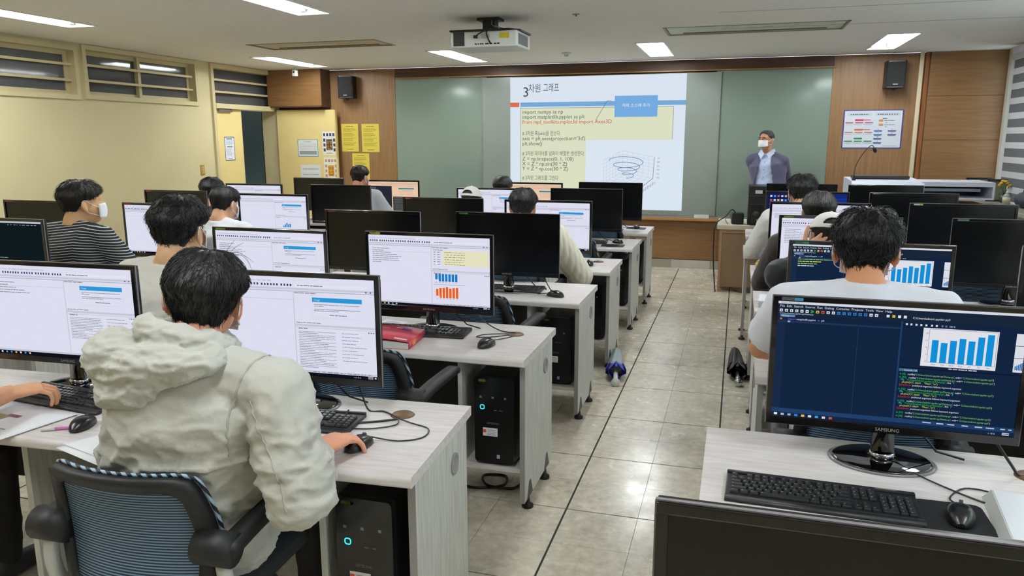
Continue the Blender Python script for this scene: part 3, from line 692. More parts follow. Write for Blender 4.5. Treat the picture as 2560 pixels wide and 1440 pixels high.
# ------------------------------------------------------------------ computer towers
M_CASE = mat('black_case', (16, 17, 19), 0.38); M_CASE2 = mat('black_case_gloss', (12, 13, 15), 0.22)
M_LED = emit('cyan_power_light', (40, 200, 220), 2.2)
M_STICK = mat('white_sticker', (226, 224, 224), 0.5); M_RED = mat('red_print', (206, 60, 48), 0.5); M_GREYT = mat('grey_lettering', (110, 110, 112), 0.5)
def tower_proto():
    T = thing('computer_tower', '', 'computer', (0, 0, 0), 0, 'black desktop towers in the desk bays')
    b = MB(); b.box(-0.088, 0.088, -0.18, 0.19, 0.012, 0.40, bev=0.006); b.build('case', M_CASE, T)
    f = MB(); f.sm(False).prism(rrect(0.176, 0.385, 0.014, 4, 0, 0.207), 0, 0.018, Matrix(((1, 0, 0, 0), (0, 0, -1, -0.18), (0, 1, 0, 0), (0, 0, 0, 1)))); fo = f.build('front_bezel', M_CASE2, T)
    l = MB(); l.sm()
    rows = []
    for rr, dy in ((0.0105, -0.1985), (0.0105, -0.1995), (0.0075, -0.1995), (0.0075, -0.1985)):
        rows.append([(-0.052 + px, dy, 0.265 + pz) for px, pz in rrect(2 * rr, 2 * rr, rr * 0.7, 3)])
    l.grid(rows, True); l.build('power_light', M_LED, fo)
    for k, x in enumerate((-0.06, -0.005, 0.05)):
        p = MB(); p.box(x - 0.005, x + 0.005, -0.1988, -0.1978, 0.305, 0.314); p.build('port_icon', M_GREYT, fo)
    for x in (0.0, 0.024):
        p = MB(); p.box(x, x + 0.013, -0.1988, -0.1978, 0.252, 0.2545); p.build('card_slot', M_GREYT, fo)
    n = Sheet(0.06, 0.02, lambda c: M_GREYT); n.text(0.5, 0.8, 'SAMSUNG', 0.62, (0, 0, 0), 'CENTER'); n.build('maker_name', fo, (-0.035, -0.1982, 0.205))
    s_ = MB(); s_.box(-0.05, 0.016, -0.1990, -0.198, 0.135, 0.172); so_ = s_.build('asset_sticker', M_STICK, T)
    s_ = MB(); s_.box(-0.049, -0.035, -0.1997, -0.1991, 0.150, 0.164); s_.build('red_square', M_RED, so_)
    s_ = MB()
    for i in range(4): s_.box(-0.030, 0.012 - 0.006 * (i % 2), -0.1995, -0.1991, 0.140 + i * 0.007, 0.1425 + i * 0.007)
    s_.build('sticker_print', mat('mauve_print', (150, 140, 160), 0.5), so_)
    s_ = MB(); s_.box(0.012, 0.026, -0.1988, -0.1978, 0.035, 0.052); s_.build('chip_badge', mat('pale_blue_badge', (150, 170, 196), 0.4), T)
    s_ = MB(); s_.sm().lathe([(0.0, 0.0), (0.014, 0.0)], (0, 0, 0), 14, 1.5, 0.6, Matrix(((1, 0, 0, -0.05), (0, 0, -1, -0.1986), (0, 1, 0, 0.383), (0, 0, 0, 1)))) ; s_.build('energy_badge', mat('green_badge', (86, 96, 30), 0.4), T)
    for a in (-0.06, 0.06):
        for c in (-0.14, 0.15):
            p = MB(); p.box(a - 0.012, a + 0.012, c - 0.02, c + 0.02, 0.0, 0.012); p.build('rubber_foot', M_FOOT, T)
    return T
# ------------------------------------------------------------------ monitors
MW, MH = 0.628, 0.368
M_BEZ = mat('glossy_black_bezel', (14, 12, 14), 0.16, coat=0.3); M_BACK = mat('black_back_shell', (20, 20, 22), 0.45)
M_OFF = mat('dark_screen_off', (9, 10, 12), 0.20, spec=0.45); M_GLOSS = mat('glossy_black_stand', (10, 9, 11), 0.06, coat=0.6); M_CLEAR = mat('smoky_clear_edge', (120, 116, 122), 0.12, spec=0.6)
M_LOGO = mat('silver_logo', (150, 148, 148), 0.4)
def monitor_proto():
    """origin on the desk under the screen plane; screen faces -Y; top of the casing 0.46 above the desk"""
    T = thing('monitor', '', 'monitor', (0, 0, 0), 0, 'desktop monitors in the rows')
    z1 = 0.462; z0 = z1 - MH; w = MW / 2
    b = MB()
    bw, bt, bb = 0.014, 0.015, 0.024
    b.box(-w, w, -0.010, 0.012, z1 - bt, z1, bev=0.002); b.box(-w, w, -0.010, 0.012, z0, z0 + bb, bev=0.002)
    b.box(-w, -w + bw, -0.010, 0.012, z0 + bb - 0.001, z1 - bt + 0.001); b.box(w - bw, w, -0.010, 0.012, z0 + bb - 0.001, z1 - bt + 0.001)
    bz = b.build('bezel', M_BEZ, T)
    e = MB()
    e.box(-w - 0.0015, w + 0.0015, -0.006, 0.0, z1 + 0.0002, z1 + 0.0022); e.box(-w - 0.0022, -w - 0.0002, -0.006, 0.0, z0, z1); e.box(w + 0.0002, w + 0.0022, -0.006, 0.0, z0, z1)
    e.build('clear_rim', M_CLEAR, T)
    lg = Sheet(0.07, 0.014, lambda c: M_LOGO); lg.text(0.5, 0.85, 'SAMSUNG', 0.95, (0, 0, 0), 'CENTER'); lg.build('maker_name', bz, (-0.035, -0.0102, z0 + 0.019))
    s = MB(); s.box(-w + bw, w - bw, -0.004, 0.010, z0 + bb, z1 - bt); s.build('screen', M_OFF, T)
    k = MB(); k.box(-w + 0.01, w - 0.01, 0.012, 0.030, z0 + 0.01, z1 - 0.01, bev=0.008); k.box(-0.16, 0.16, 0.030, 0.052, z0 + 0.04, z1 - 0.08, bev=0.012); k.build('back_shell', M_BACK, T)
    n = MB(); n.sm()
    n.grid([[(sx * 0.03 * q + 0, 0.035 + dy, z) for sx, dy in ((-1, -0.014), (1, -0.014), (1, 0.014), (-1, 0.014))] for z, q in ((0.010, 1.35), (0.025, 1.0), (0.09, 0.85), (0.16, 0.9))], True, True, True)
    n.build('stand_neck', M_GLOSS, T)
    n = MB(); n.sm(); n.lathe([(0.030, 0.03), (0.034, 0.026), (0.036, 0.012)], (0, 0.035, 0), 20); n.build('neck_collar', mat('chrome_collar', (180, 180, 186), 0.12, 1.0), T)
    n = MB(); n.sm().lathe([(0.0, 0.014), (0.05, 0.0135), (0.112, 0.009), (0.121, 0.006)], (0, 0.03, 0), 40, 1.1, 0.85); n.build('base_disc', M_GLOSS, T)
    n = MB(); n.sm().lathe([(0.121, 0.006), (0.127, 0.003), (0.125, 0.0), (0.0, 0.0)], (0, 0.03, 0), 40, 1.1, 0.85); n.build('clear_foot_rim', M_CLEAR, T)
    c = MB(); c.sm().tube([(0.06, 0.05, 0.16), (0.10, 0.075, 0.08), (0.15, 0.09, 0.02), (0.22, 0.085, 0.006)], 0.0035, 6); c.build('video_cable', M_BLK, T)
    return T
def sticker(o, c1, c2):
    s = Sheet(0.055, 0.009, paper_ink); s.rect(0, 0, 0.6, 1, c1); s.rect(0.6, 0, 1, 1, c2); s.build('energy_sticker', o, (-MW / 2 + 0.022, -0.0102, 0.462 - 0.003))
# ------------------------------------------------------------------ keyboard and mouse
M_KB = mat('black_keyboard', (24, 25, 27), 0.45); M_KEY = mat('black_keycap', (30, 31, 33), 0.38)
M_LEG = mat('white_key_print', (150, 152, 150), 0.5)
def key_layout():
    """(x, y, w) in metres, x from the left edge, y from the front edge"""
    U = 0.0190; K = []
    def row(y, x, ws):
        for w_ in ws:
            if w_ > 0: K.append((x, y, w_ * U - 0.0028)); x += w_ * U
            else: x += -w_ * U
    x0 = 0.012
    row(0.112, x0, [1, -1, 1, 1, 1, 1, -0.5, 1, 1, 1, 1, -0.5, 1, 1, 1, 1, -0.25, 1, 1, 1])
    row(0.090, x0, [1] * 13 + [2, -0.25, 1, 1, 1, -0.25, 1, 1, 1, 1]); row(0.071, x0, [1.5] + [1] * 12 + [1.5, -0.25, 1, 1, 1, -0.25, 1, 1, 1, 1])
    row(0.052, x0, [1.75] + [1] * 11 + [2.25, -3.5, 1, 1, 1, 1]); row(0.033, x0, [2.25] + [1] * 10 + [2.75, -1.25, 1, -1.25, 1, 1, 1, 1]); row(0.014, x0, [1.25] * 3 + [6.25] + [1.25] * 4 + [-0.25, 1, 1, 1, -0.25, 2, 1, 1])
    return K
_KEYM = {}
def keyboard(loc, rz, label, parts):
    T = thing('keyboard', label, 'keyboard', loc, rz, 'black keyboards on the desks')
    L, Dp = 0.452, 0.150
    b = MB(); b.box(0, L, 0.006, Dp - 0.012, 0.0, 0.012, bev=0.003)
    b.sm().grid([[(x, y, z) for y, z in ((-0.012, 0.002), (-0.010, 0.009), (0.004, 0.012), (0.008, 0.0))] for x in (0, L)], True, True, True)
    b.sm(False).box(0, L, Dp - 0.014, Dp, 0.0, 0.017, bev=0.003); b.build('deck', M_KB, T)
    if parts:
        for x, y, w in key_layout():
            k = round(w, 4)
            if k not in _KEYM:
                q = MB(); h = 0.0162 / 2
                q.grid([[(-w / 2 * f, -h * g, z), (w / 2 * f, -h * g, z), (w / 2 * f, h * g, z), (-w / 2 * f, h * g, z)] for f, g, z in ((1, 1, 0), (0.985, 0.97, 0.004), (1 - 0.004 / w, 0.74, 0.0075))], True, True, True)
                q.m(1).poly([(-w / 2 + 0.004, 0.001, 0.0076), (-w / 2 + 0.0075, 0.001, 0.0076), (-w / 2 + 0.0075, 0.0038, 0.0076), (-w / 2 + 0.004, 0.0038, 0.0076)])
                _KEYM[k] = q.mesh('key', [M_KEY, M_LEG])
            link('key', _KEYM[k], T, (x + w / 2, y + 0.009, 0.0118))
    else:
        q = MB()
        for x, y, w in key_layout():
            h = 0.0162 / 2; cx, cy = x + w / 2, y + 0.009
            q.grid([[(cx - w / 2 * f, cy - h * g, z), (cx + w / 2 * f, cy - h * g, z), (cx + w / 2 * f, cy + h * g, z), (cx - w / 2 * f, cy + h * g, z)] for f, g, z in ((1, 1, 0.0118), (0.80, 0.76, 0.019))], True, False, True)
        ks = q.build('key_block', M_KEY, T); ks['kind'] = 'stuff'
    for x, w in ((0.02, 0.03), (0.36, 0.05)):
        q = MB(); q.box(x, x + w, Dp - 0.010, Dp - 0.006, 0.017, 0.0174); q.build('indicator_print', M_GREYT, T)
    return T
M_MOUSE = mat('black_mouse', (20, 20, 22), 0.28)
def mouse(loc, rz, label, cable=None):
    T = thing('computer_mouse', label, 'mouse', loc, rz, 'black mice on the desks')
    b = MB(); b.sm(); rows = []
    for i in range(13):
        t = i / 12; y = -0.055 + 0.11 * t
        w = 0.031 * math.sqrt(max(0.02, 1 - (2 * t - 1) ** 2 * 0.92)) * (1.0 - 0.06 * math.sin(PI * t) * (1 if t > 0.5 else 0)); h = 0.037 * (math.sin(PI * (0.06 + 0.88 * (t ** 0.85))) ** 0.6)
        rows.append([(w * (abs(math.cos(a)) ** 0.75) * (1 if math.cos(a) >= 0 else -1), y, max(0.0, 0.004 + (h - 0.004) * (math.sin(a) ** 0.8 if math.sin(a) > 0 else 0))) for a in [PI * k / 12 for k in range(13)]])
    b.grid(rows, False); b.poly([r[0] for r in rows] + [r[-1] for r in reversed(rows)])
    b.poly(list(rows[0])); b.poly(list(reversed(rows[-1])))
    b.build('shell', M_MOUSE, T)
    q = MB(); q.sm().cyl((-0.004, 0.026, 0.030), (0.004, 0.026, 0.030), 0.007, 12); q.build('scroll_wheel', M_GRILLE, T)
    if cable:
        inv = (Matrix.Translation(loc) @ Matrix.Rotation(rz, 4, 'Z')).inverted()
        q = MB(); q.sm().tube(smooth_path([inv @ Vector(p) for p in cable], 5), 0.0022, 6); q.build('cable', M_BLK, T)
    return T
def smooth_path(P, n=6):
    P = [Vector(p) for p in P]; out = []
    for i in range(len(P) - 1):
        p0, p1, p2, p3 = P[max(i - 1, 0)], P[i], P[i + 1], P[min(i + 2, len(P) - 1)]
        for k in range(n):
            t = k / n
            out.append(0.5 * ((2 * p1) + (p2 - p0) * t + (2 * p0 - 5 * p1 + 4 * p2 - p3) * t * t + (3 * p1 - p0 - 3 * p2 + p3) * t ** 3))
    out.append(P[-1]); return out
# ------------------------------------------------------------------ office chairs
M_NET = None
def net_material():
    m = bpy.data.materials.new('blue_chair_mesh'); m.use_nodes = True; nt = m.node_tree; b = nt.nodes['Principled BSDF']
    tc = nt.nodes.new('ShaderNodeTexCoord'); sp = nt.nodes.new('ShaderNodeSeparateXYZ'); nt.links.new(tc.outputs['Object'], sp.inputs[0])
    mu = nt.nodes.new('ShaderNodeMath'); mu.operation = 'MULTIPLY'; mu.inputs[1].default_value = 2 * PI / 0.0078; nt.links.new(sp.outputs['Z'], mu.inputs[0])
    sn = nt.nodes.new('ShaderNodeMath'); sn.operation = 'SINE'; nt.links.new(mu.outputs[0], sn.inputs[0])
    r = nt.nodes.new('ShaderNodeValToRGB'); e = r.color_ramp.elements; e[0].position = 0.30; e[0].color = (*lin((30, 48, 72)), 1); e[1].position = 0.72; e[1].color = (*lin((120, 150, 178)), 1)
    ma = nt.nodes.new('ShaderNodeMath'); ma.operation = 'MULTIPLY_ADD'; ma.inputs[1].default_value = 0.5; ma.inputs[2].default_value = 0.5; nt.links.new(sn.outputs[0], ma.inputs[0]); nt.links.new(ma.outputs[0], r.inputs[0])
    nt.links.new(r.outputs[0], b.inputs['Base Color']); b.inputs['Roughness'].default_value = 0.65
    bp = nt.nodes.new('ShaderNodeBump'); bp.inputs['Strength'].default_value = 0.5; bp.inputs['Distance'].default_value = 0.003; nt.links.new(ma.outputs[0], bp.inputs['Height']); nt.links.new(bp.outputs[0], b.inputs['Normal'])
    return m
M_NET = net_material()
M_CHAIRBLK = mat('black_chair_plastic', (17, 17, 20), 0.55); M_CHAIRWHT = mat('pale_grey_chair_metal', (200, 204, 204), 0.35, 0.2)
M_PIPE = None
def piping_material():
    m = bpy.data.materials.new('striped_piping_cord'); m.use_nodes = True; nt = m.node_tree; b = nt.nodes['Principled BSDF']
    tc = nt.nodes.new('ShaderNodeTexCoord'); w = nt.nodes.new('ShaderNodeTexWave'); w.inputs['Scale'].default_value = 22; w.bands_direction = 'DIAGONAL'
    nt.links.new(tc.outputs['Object'], w.inputs['Vector']); r = nt.nodes.new('ShaderNodeValToRGB'); e = r.color_ramp.elements
    e[0].position = 0.45; e[0].color = (*lin((22, 26, 36)), 1); e[1].position = 0.55; e[1].color = (*lin((150, 176, 200)), 1)
    nt.links.new(w.outputs['Fac'], r.inputs[0]); nt.links.new(r.outputs[0], b.inputs['Base Color']); return m
M_PIPE = piping_material()
def back_pt(u, v):
    """chair back surface: u -1..1 across, v 0 (bottom) .. 1 (top); local coordinates, back at y ~ -0.2"""
    z = 0.47 + 0.355 * v
    w = 0.205 + 0.022 * math.sin(PI * min(1, v * 1.1))
    y = -0.195 - 0.03 * v + 0.035 * math.sin(PI * v) * 0.8 - 0.045 * (1 - u * u) 
    return Vector((u * w, y, z))
def chair_proto():
    T = thing('office_chair', '', 'chair', (0, 0, 0), 0, 'blue mesh office chairs at the desks')
    s = MB(); s.sm(); rows = []
    for i in range(9):
        t = i / 8; 
        sc = 1.0
        rows.append([])
    s = MB(); s.box(-0.235, 0.235, -0.20, 0.24, 0.415, 0.475, bev=0.028); s.build('seat', mat('black_seat_fabric', (26, 27, 31), 0.85, bump=0.3, bscale=300), T)
    n = MB(); n.sm(); n.grid([[back_pt(u / 8 * 0.86, 0.06 + 0.84 * v / 12) for u in range(-8, 9)] for v in range(13)]); n.build('mesh_panel', M_NET, T)
    f = MB(); f.sm()
    def ring(k, off):  # frame loop between outer and inner contour
        out = []
        for (a, b, c, d, n_) in ((-1, 0, 1, 0, 10), (1, 0, 1, 1, 10), (1, 1, -1, 1, 10), (-1, 1, -1, 0, 10)):
            for i in range(n_):
                t = i / n_; u = a + (c - a) * t; v = b + (d - b) * t
                cu, cv = u, v
                # rounded corners
                lim = 0.84
                if abs(cu) > lim and cv > 0.88: 
                    dx = (abs(cu) - lim) / (1 - lim); dz = (cv - 0.88) / 0.12; l = math.hypot(dx, dz)
                    if l > 1: cu = math.copysign(lim + (1 - lim) * dx / l, cu); cv = 0.88 + 0.12 * dz / l
                cu *= k[0]; cv = 0.5 + (cv - 0.5) * k[1] + k[2]
                p = back_pt(cu, cv); p.y += off; out.append(p)
        return out
    R = [ring((1.0, 1.0, 0), -0.016), ring((1.0, 1.0, 0), 0.012), ring((0.84, 0.83, -0.015), 0.010), ring((0.84, 0.83, -0.015), -0.016)]
    V = [[f.bm.verts.new(p) for p in r] for r in R]
    for a in range(4):
        b = (a + 1) % 4
        for i in range(40): f.face([V[a][i], V[a][(i + 1) % 40], V[b][(i + 1) % 40], V[b][i]])
    f.build('back_frame', M_CHAIRBLK, T)
    p = MB(); p.sm(); rr = ring((1.015, 1.012, 0), 0.016)[10:31]; p.tube(smooth_path(rr, 3), 0.0052, 6); p.build('piping', M_PIPE, T)
    k = MB(); k.box(-0.05, 0.05, -0.27, -0.18, 0.36, 0.50, bev=0.01); k.box(-0.04, 0.04, -0.24, 0.0, 0.36, 0.40); k.build('back_bracket', M_CHAIRBLK, T)
    for s_ in (-1, 1):
        j = MB(); j.sm(); j.tube([(s_ * 0.19, -0.205, 0.640), (s_ * 0.285, -0.205, 0.640)], 0.043, 16); j.build('arm_joint', M_CHAIRBLK, T)
        a = MB(); a.sm(); P = smooth_path([(s_ * 0.265, -0.215, 0.640), (s_ * 0.27, -0.10, 0.660), (s_ * 0.275, 0.05, 0.672), (s_ * 0.27, 0.12, 0.668)], 4)
        rows = [[p + Vector((dx * 0.026, 0, dz * (0.018 - 0.006 * i / len(P)))) for dx, dz in ((-1, -1), (1, -1), (1.1, 0), (0.8, 1), (-0.8, 1), (-1.1, 0))] for i, p in enumerate(P)]
        a.grid(rows, True, True, True); a.build('armrest', M_CHAIRBLK, T)
        w = MB(); w.sm(); w.tube(smooth_path([(s_ * 0.252, -0.205, 0.60), (s_ * 0.262, -0.20, 0.53), (s_ * 0.285, -0.15, 0.44), (s_ * 0.26, -0.05, 0.395), (s_ * 0.15, 0.0, 0.392)], 4), 0.019, 10); w.build('arm_strut', M_CHAIRWHT, T)
    g = MB(); g.sm().cyl((0, 0.02, 0.10), (0, 0.02, 0.40), 0.026, 14); g.box(-0.11, 0.11, -0.11, 0.13, 0.385, 0.415); g.build('gas_post', M_CHAIRBLK, T)
    for i in range(5):
        a = 2 * PI * i / 5 + 0.3; dx, dy = math.cos(a), math.sin(a)
        l = MB(); l.sm().tube([(0.02 * dx, 0.02 + 0.02 * dy, 0.115), (0.15 * dx, 0.02 + 0.15 * dy, 0.10), (0.29 * dx, 0.02 + 0.29 * dy, 0.075)], 0.022, 8, True, 0.015); lo = l.build('base_leg', M_CHAIRBLK, T)
        c = MB(); c.sm().cyl((0.29 * dx - 0.02 * dy, 0.02 + 0.29 * dy + 0.02 * dx, 0.027), (0.29 * dx + 0.02 * dy, 0.02 + 0.29 * dy - 0.02 * dx, 0.027), 0.027, 14); c.cyl((0.29 * dx, 0.02 + 0.29 * dy, 0.03), (0.29 * dx, 0.02 + 0.29 * dy, 0.08), 0.008, 6); c.build('caster', M_CHAIRBLK, lo)
    return T
# ------------------------------------------------------------------ what the lit screens show
def draw_light(s, mode='help', tint=(228, 229, 247), n_console=0, chart=None, detail=True, editor=0):
    W = tint; G1 = tuple(int(v * 0.90) for v in W); G2 = tuple(int(v * 0.80) for v in W); T = (96, 96, 112)
    s.rect(0, 0, 1, 1, W)
    if detail:
        s.text(0.012, 0.050, 'File  Edit  Search  Source  Run  Debug  Consoles  Projects  Tools  View  Help', 0.022, (130, 130, 146))
        x = 0.012
        for i in range(26):
            if i in (4, 11, 16, 22): x += 0.008
            s.rect(x, 0.070, x + 0.010, 0.092, ((60, 66, 92), (70, 74, 90), (52, 86, 150))[i % 3]); x += 0.0185
        s.rect(0.54, 0.068, 0.96, 0.094, tuple(min(255, v + 6) for v in W))
        s.words(0.55, 0.081, 0.70, 0.014, (120, 120, 134))
    else: s.words(0.012, 0.08, 0.5, 0.02, (110, 112, 130), mn=0.6, mx=0.9, gap=0.6)
    s.rect(0, 0.108, 1, 0.128, G1); s.rect(0.0, 0.138, 1, 0.146, G2)
    s.rect(0.945, 0.118, 0.955, 0.130, (70, 70, 90)); s.rect(0.972, 0.118, 0.980, 0.130, (70, 70, 90))
    s.rect(0.522, 0.138, 0.528, 0.945, G1)
    s.words(0.53, 0.156, 0.66, 0.016, (150, 150, 164))
    for i in range(editor): s.words(0.03, 0.19 + i * 0.028, 0.10 + 0.25 * s.rng.random(), 0.014, (140, 142, 160))
    s.rect(0.0, 0.225, 0.52, 0.230, G1)
    if mode == 'help':
        s.rect(0.635, 0.195, 0.925, 0.240, (44, 156, 222)); s.text(0.645, 0.228, 'Usage', 0.028, (190, 226, 250))
        s.line([(0.635, 0.24), (0.635, 0.40), (0.925, 0.40), (0.925, 0.24)], 0.002, G1)
        for i, (y, e) in enumerate(((0.265, 0.91), (0.282, 0.70), (0.312, 0.915), (0.328, 0.79))): s.words(0.645, y, e, 0.010, (140, 142, 158), gap=0.25, mn=2, mx=7)
        s.words(0.735, 0.368, 0.835, 0.012, (110, 112, 128))
        s.words(0.535, 0.455, 0.68, 0.014, (150, 150, 164))
    if mode == 'vars':
        s.rect(0.62, 0.19, 0.99, 0.40, (236, 234, 198))
        s.words(0.54, 0.185, 0.62, 0.012, (110, 110, 124))
        for i in range(6):
            s.words(0.545, 0.215 + i * 0.034, 0.56, 0.012, (90, 90, 104)); s.words(0.575, 0.215 + i * 0.034, 0.60, 0.012, (90, 90, 104)); s.words(0.635, 0.215 + i * 0.034, 0.80, 0.011, (120, 118, 90), gap=0.8)
        s.words(0.535, 0.455, 0.66, 0.014, (150, 150, 164))
    s.rect(0.528, 0.470, 1, 0.492, G1); s.rect(0.528, 0.502, 1, 0.508, G1); s.words(0.545, 0.515, 0.60, 0.016, (130, 130, 146))
    for k in range(3): s.rect(0.955 + 0.014 * k, 0.520, 0.962 + 0.014 * k, 0.530, (80, 80, 100))
    y = 0.545
    for i in range(n_console):
        c = (150, 168, 164) if i % 2 == 0 else (128, 130, 148)
        s.words(0.545, y, 0.545 + (0.08 + 0.16 * s.rng.random() if i % 2 else 0.22), 0.009, c, gap=0.3, mn=1.5, mx=6)
        if i % 2 == 0 and i < n_console - 4: s.words(0.80, y, 0.87 + 0.1 * s.rng.random(), 0.010, (150, 152, 166))
        y += 0.0185 if i % 2 else 0.0165
    def bars(u0, v0, u1, v1, c, hs):
        s.line([(u0 - 0.012, v0 - 0.008), (u1 + 0.012, v0 - 0.008), (u1 + 0.012, v1 + 0.004), (u0 - 0.012, v1 + 0.004), (u0 - 0.012, v0 - 0.008)], 0.002, G1)
        n = len(hs); w = (u1 - u0) / n
        for i, h in enumerate(hs):
            s.rect(u0 + i * w, v1 - (v1 - v0) * h, u0 + i * w + w * 0.72, v1, c)
            s.rect(u0 + i * w + w * 0.2, v1 + 0.012, u0 + i * w + w * 0.5, v1 + 0.018, (110, 110, 120))
    if chart == 'two':
        bars(0.555, 0.520, 0.745, 0.628, (22, 128, 206), [1, 1, 1, 1, 1, 1, 1]); s.rect(0.55, 0.600, 0.585, 0.632, W)
        s.words(0.54, 0.672, 0.80, 0.010, (150, 150, 164))
        bars(0.560, 0.705, 0.750, 0.862, (244, 98, 22), [0.80, 0.90, 0.92, 1.0, 0.88, 0.95, 0.98]); s.rect(0.555, 0.835, 0.59, 0.866, W)
    if chart == 'small': bars(0.64, 0.62, 0.76, 0.74, (22, 128, 206), [0.3, 0.55, 0.85, 0.6, 0.7]); s.rect(0.535, 0.57, 0.86, 0.572, G1)
    if chart == 'two_bars': bars(0.55, 0.56, 0.63, 0.72, (22, 128, 206), [0.9, 1.0])
    s.rect(0, 0.945, 1, 0.965, G1); s.words(0.62, 0.955, 0.97, 0.012, (130, 130, 146), gap=1.2)
    s.rect(0, 0.966, 1, 1.0, (16, 18, 28))
    for i, c in enumerate(((230, 230, 235), (90, 170, 220), (70, 150, 220), (236, 190, 80), (232, 232, 236), (80, 160, 220), (200, 200, 210))): s.rect(0.015 + i * 0.034, 0.974, 0.027 + i * 0.034, 0.993, c)
    s.text(0.86, 0.992, '∧ ⌂ ◁ A', 0.020, (210, 210, 220)); s.rect(0.945, 0.972, 0.975, 0.979, (210, 210, 220)); s.rect(0.945, 0.985, 0.975, 0.992, (210, 210, 220)); s.rect(0.983, 0.976, 0.993, 0.990, (210, 210, 220))
def draw_dark(s, full=True):
    B = (20, 38, 66); B2 = (26, 40, 60); Wt = (226, 230, 240); Gn = (40, 190, 70); Yl = (220, 214, 70); Rd = (206, 44, 44); Lg = (130, 196, 110)
    s.rect(0, 0, 1, 1, B); s.rect(0, 0, 1, 0.022, (220, 224, 232)); s.rect(0, 0.022, 1, 0.112, B2)
    s.text(0.012, 0.018, 'Spyder (Python 3.8)', 0.018, (120, 124, 140))
    s.text(0.008, 0.050, 'File  Edit  Search  Source  Run  Debug  Consoles  Projects  Tools  View  Help', 0.027, (214, 218, 230))
    x = 0.008
    cols = [Wt, Wt, Wt, Wt, Wt, Wt, (40, 190, 70), (220, 190, 70), (214, 90, 70), Wt, Wt, (52, 130, 210), (52, 130, 210), (52, 130, 210), (52, 130, 210), (52, 130, 210), (52, 130, 210), Wt, Wt]
    for i, c in enumerate(cols):
        if i == 6: s.line([(x, 0.068), (x + 0.012, 0.078), (x, 0.088)], 0.008, c)
        else: s.rect(x, 0.067, x + 0.013, 0.090, c); s.rect(x + 0.004, 0.075, x + 0.009, 0.084, B2)
        x += 0.0222
    for i, c in enumerate((Wt, (220, 190, 70), Wt, Wt)): s.rect(0.455 + i * 0.023, 0.067, 0.467 + i * 0.023, 0.089, c)
    s.text(0.56, 0.090, 'C:\\Users\\admin\\.spyder-py3', 0.024, (226, 230, 240))
    s.text(0.008, 0.108, 'C:\\Users\\admin\\.spyder-py3\\temp.py', 0.018, (206, 210, 220))
    s.rect(0.012, 0.112, 0.075, 0.132, (92, 140, 190)); s.text(0.018, 0.128, 'temp.py', 0.018, Wt)
    s.rect(0.0, 0.134, 0.52, 0.136, (12, 24, 44)); s.rect(0.0, 0.136, 0.035, 0.935, (26, 44, 74)); s.rect(0.0, 0.165, 0.515, 0.180, (34, 54, 88))
    s.text(0.045, 0.156, 'import', 0.022, (150, 110, 220)); s.text(0.082, 0.156, 'matplotlib.pyplot', 0.022, (226, 228, 240)); s.text(0.172, 0.156, 'as', 0.022, (150, 110, 220)); s.text(0.188, 0.156, 'plt', 0.022, (226, 228, 240))
    s.rect(0.012, 0.143, 0.020, 0.156, (230, 130, 40)); s.rect(0.045, 0.164, 0.056, 0.178, (170, 160, 230))
    s.line([(0.345, 0.185), (0.345, 0.935)], 0.0012, (70, 90, 118))
    s.rect(0.516, 0.112, 0.523, 0.94, (36, 64, 106))
    for i, u in enumerate((0.535, 0.553, 0.573, 0.592, 0.612, 0.634, 0.653, 0.675, 0.690)): s.rect(u, 0.128, u + 0.008, 0.143, Wt if i < 7 else (110, 120, 140))
    s.text(0.705, 0.142, '100 %', 0.018, Wt)
    # bar chart
    s.rect(0.607, 0.155, 0.900, 0.470, (232, 232, 240)); s.line([(0.632, 0.163), (0.895, 0.163), (0.895, 0.437), (0.632, 0.437), (0.632, 0.163)], 0.0022, (90, 90, 100))
    for i, h in enumerate((0.70, 0.63, 0.715, 0.79, 0.73, 0.87, 0.96)):
        u = 0.645 + i * 0.0355; s.rect(u, 0.437 - 0.265 * h, u + 0.026, 0.437, (18, 148, 222))
        s.text(u + 0.013, 0.458, ('Mon', 'Tue', 'Wed', 'Thur', 'Fri', 'Sat', 'Sun')[i], 0.018, (80, 80, 92), 'CENTER')
    for i, t in enumerate(('20', '15', '10', '5', '0')): s.text(0.628, 0.205 + i * 0.058, t, 0.018, (80, 80, 92), 'RIGHT')
    s.words(0.72, 0.482, 0.83, 0.014, (190, 196, 210))
    s.rect(0.965, 0.16, 1.0, 0.47, (226, 228, 238))
    for v in (0.255, 0.355): s.rect(0.965, v, 1.0, v + 0.004, (20, 30, 54))
    for i in range(5): s.rect(0.971 + i * 0.006, 0.45 - 0.012 * i * 0.6 - 0.03, 0.9755 + i * 0.006, 0.452, (34, 112, 190))
    s.rect(0.523, 0.490, 1, 0.500, (14, 26, 46)); s.rect(0.525, 0.503, 0.60, 0.525, (70, 110, 150)); s.text(0.545, 0.521, 'Console 1/A', 0.019, Wt)
    y = 0.555
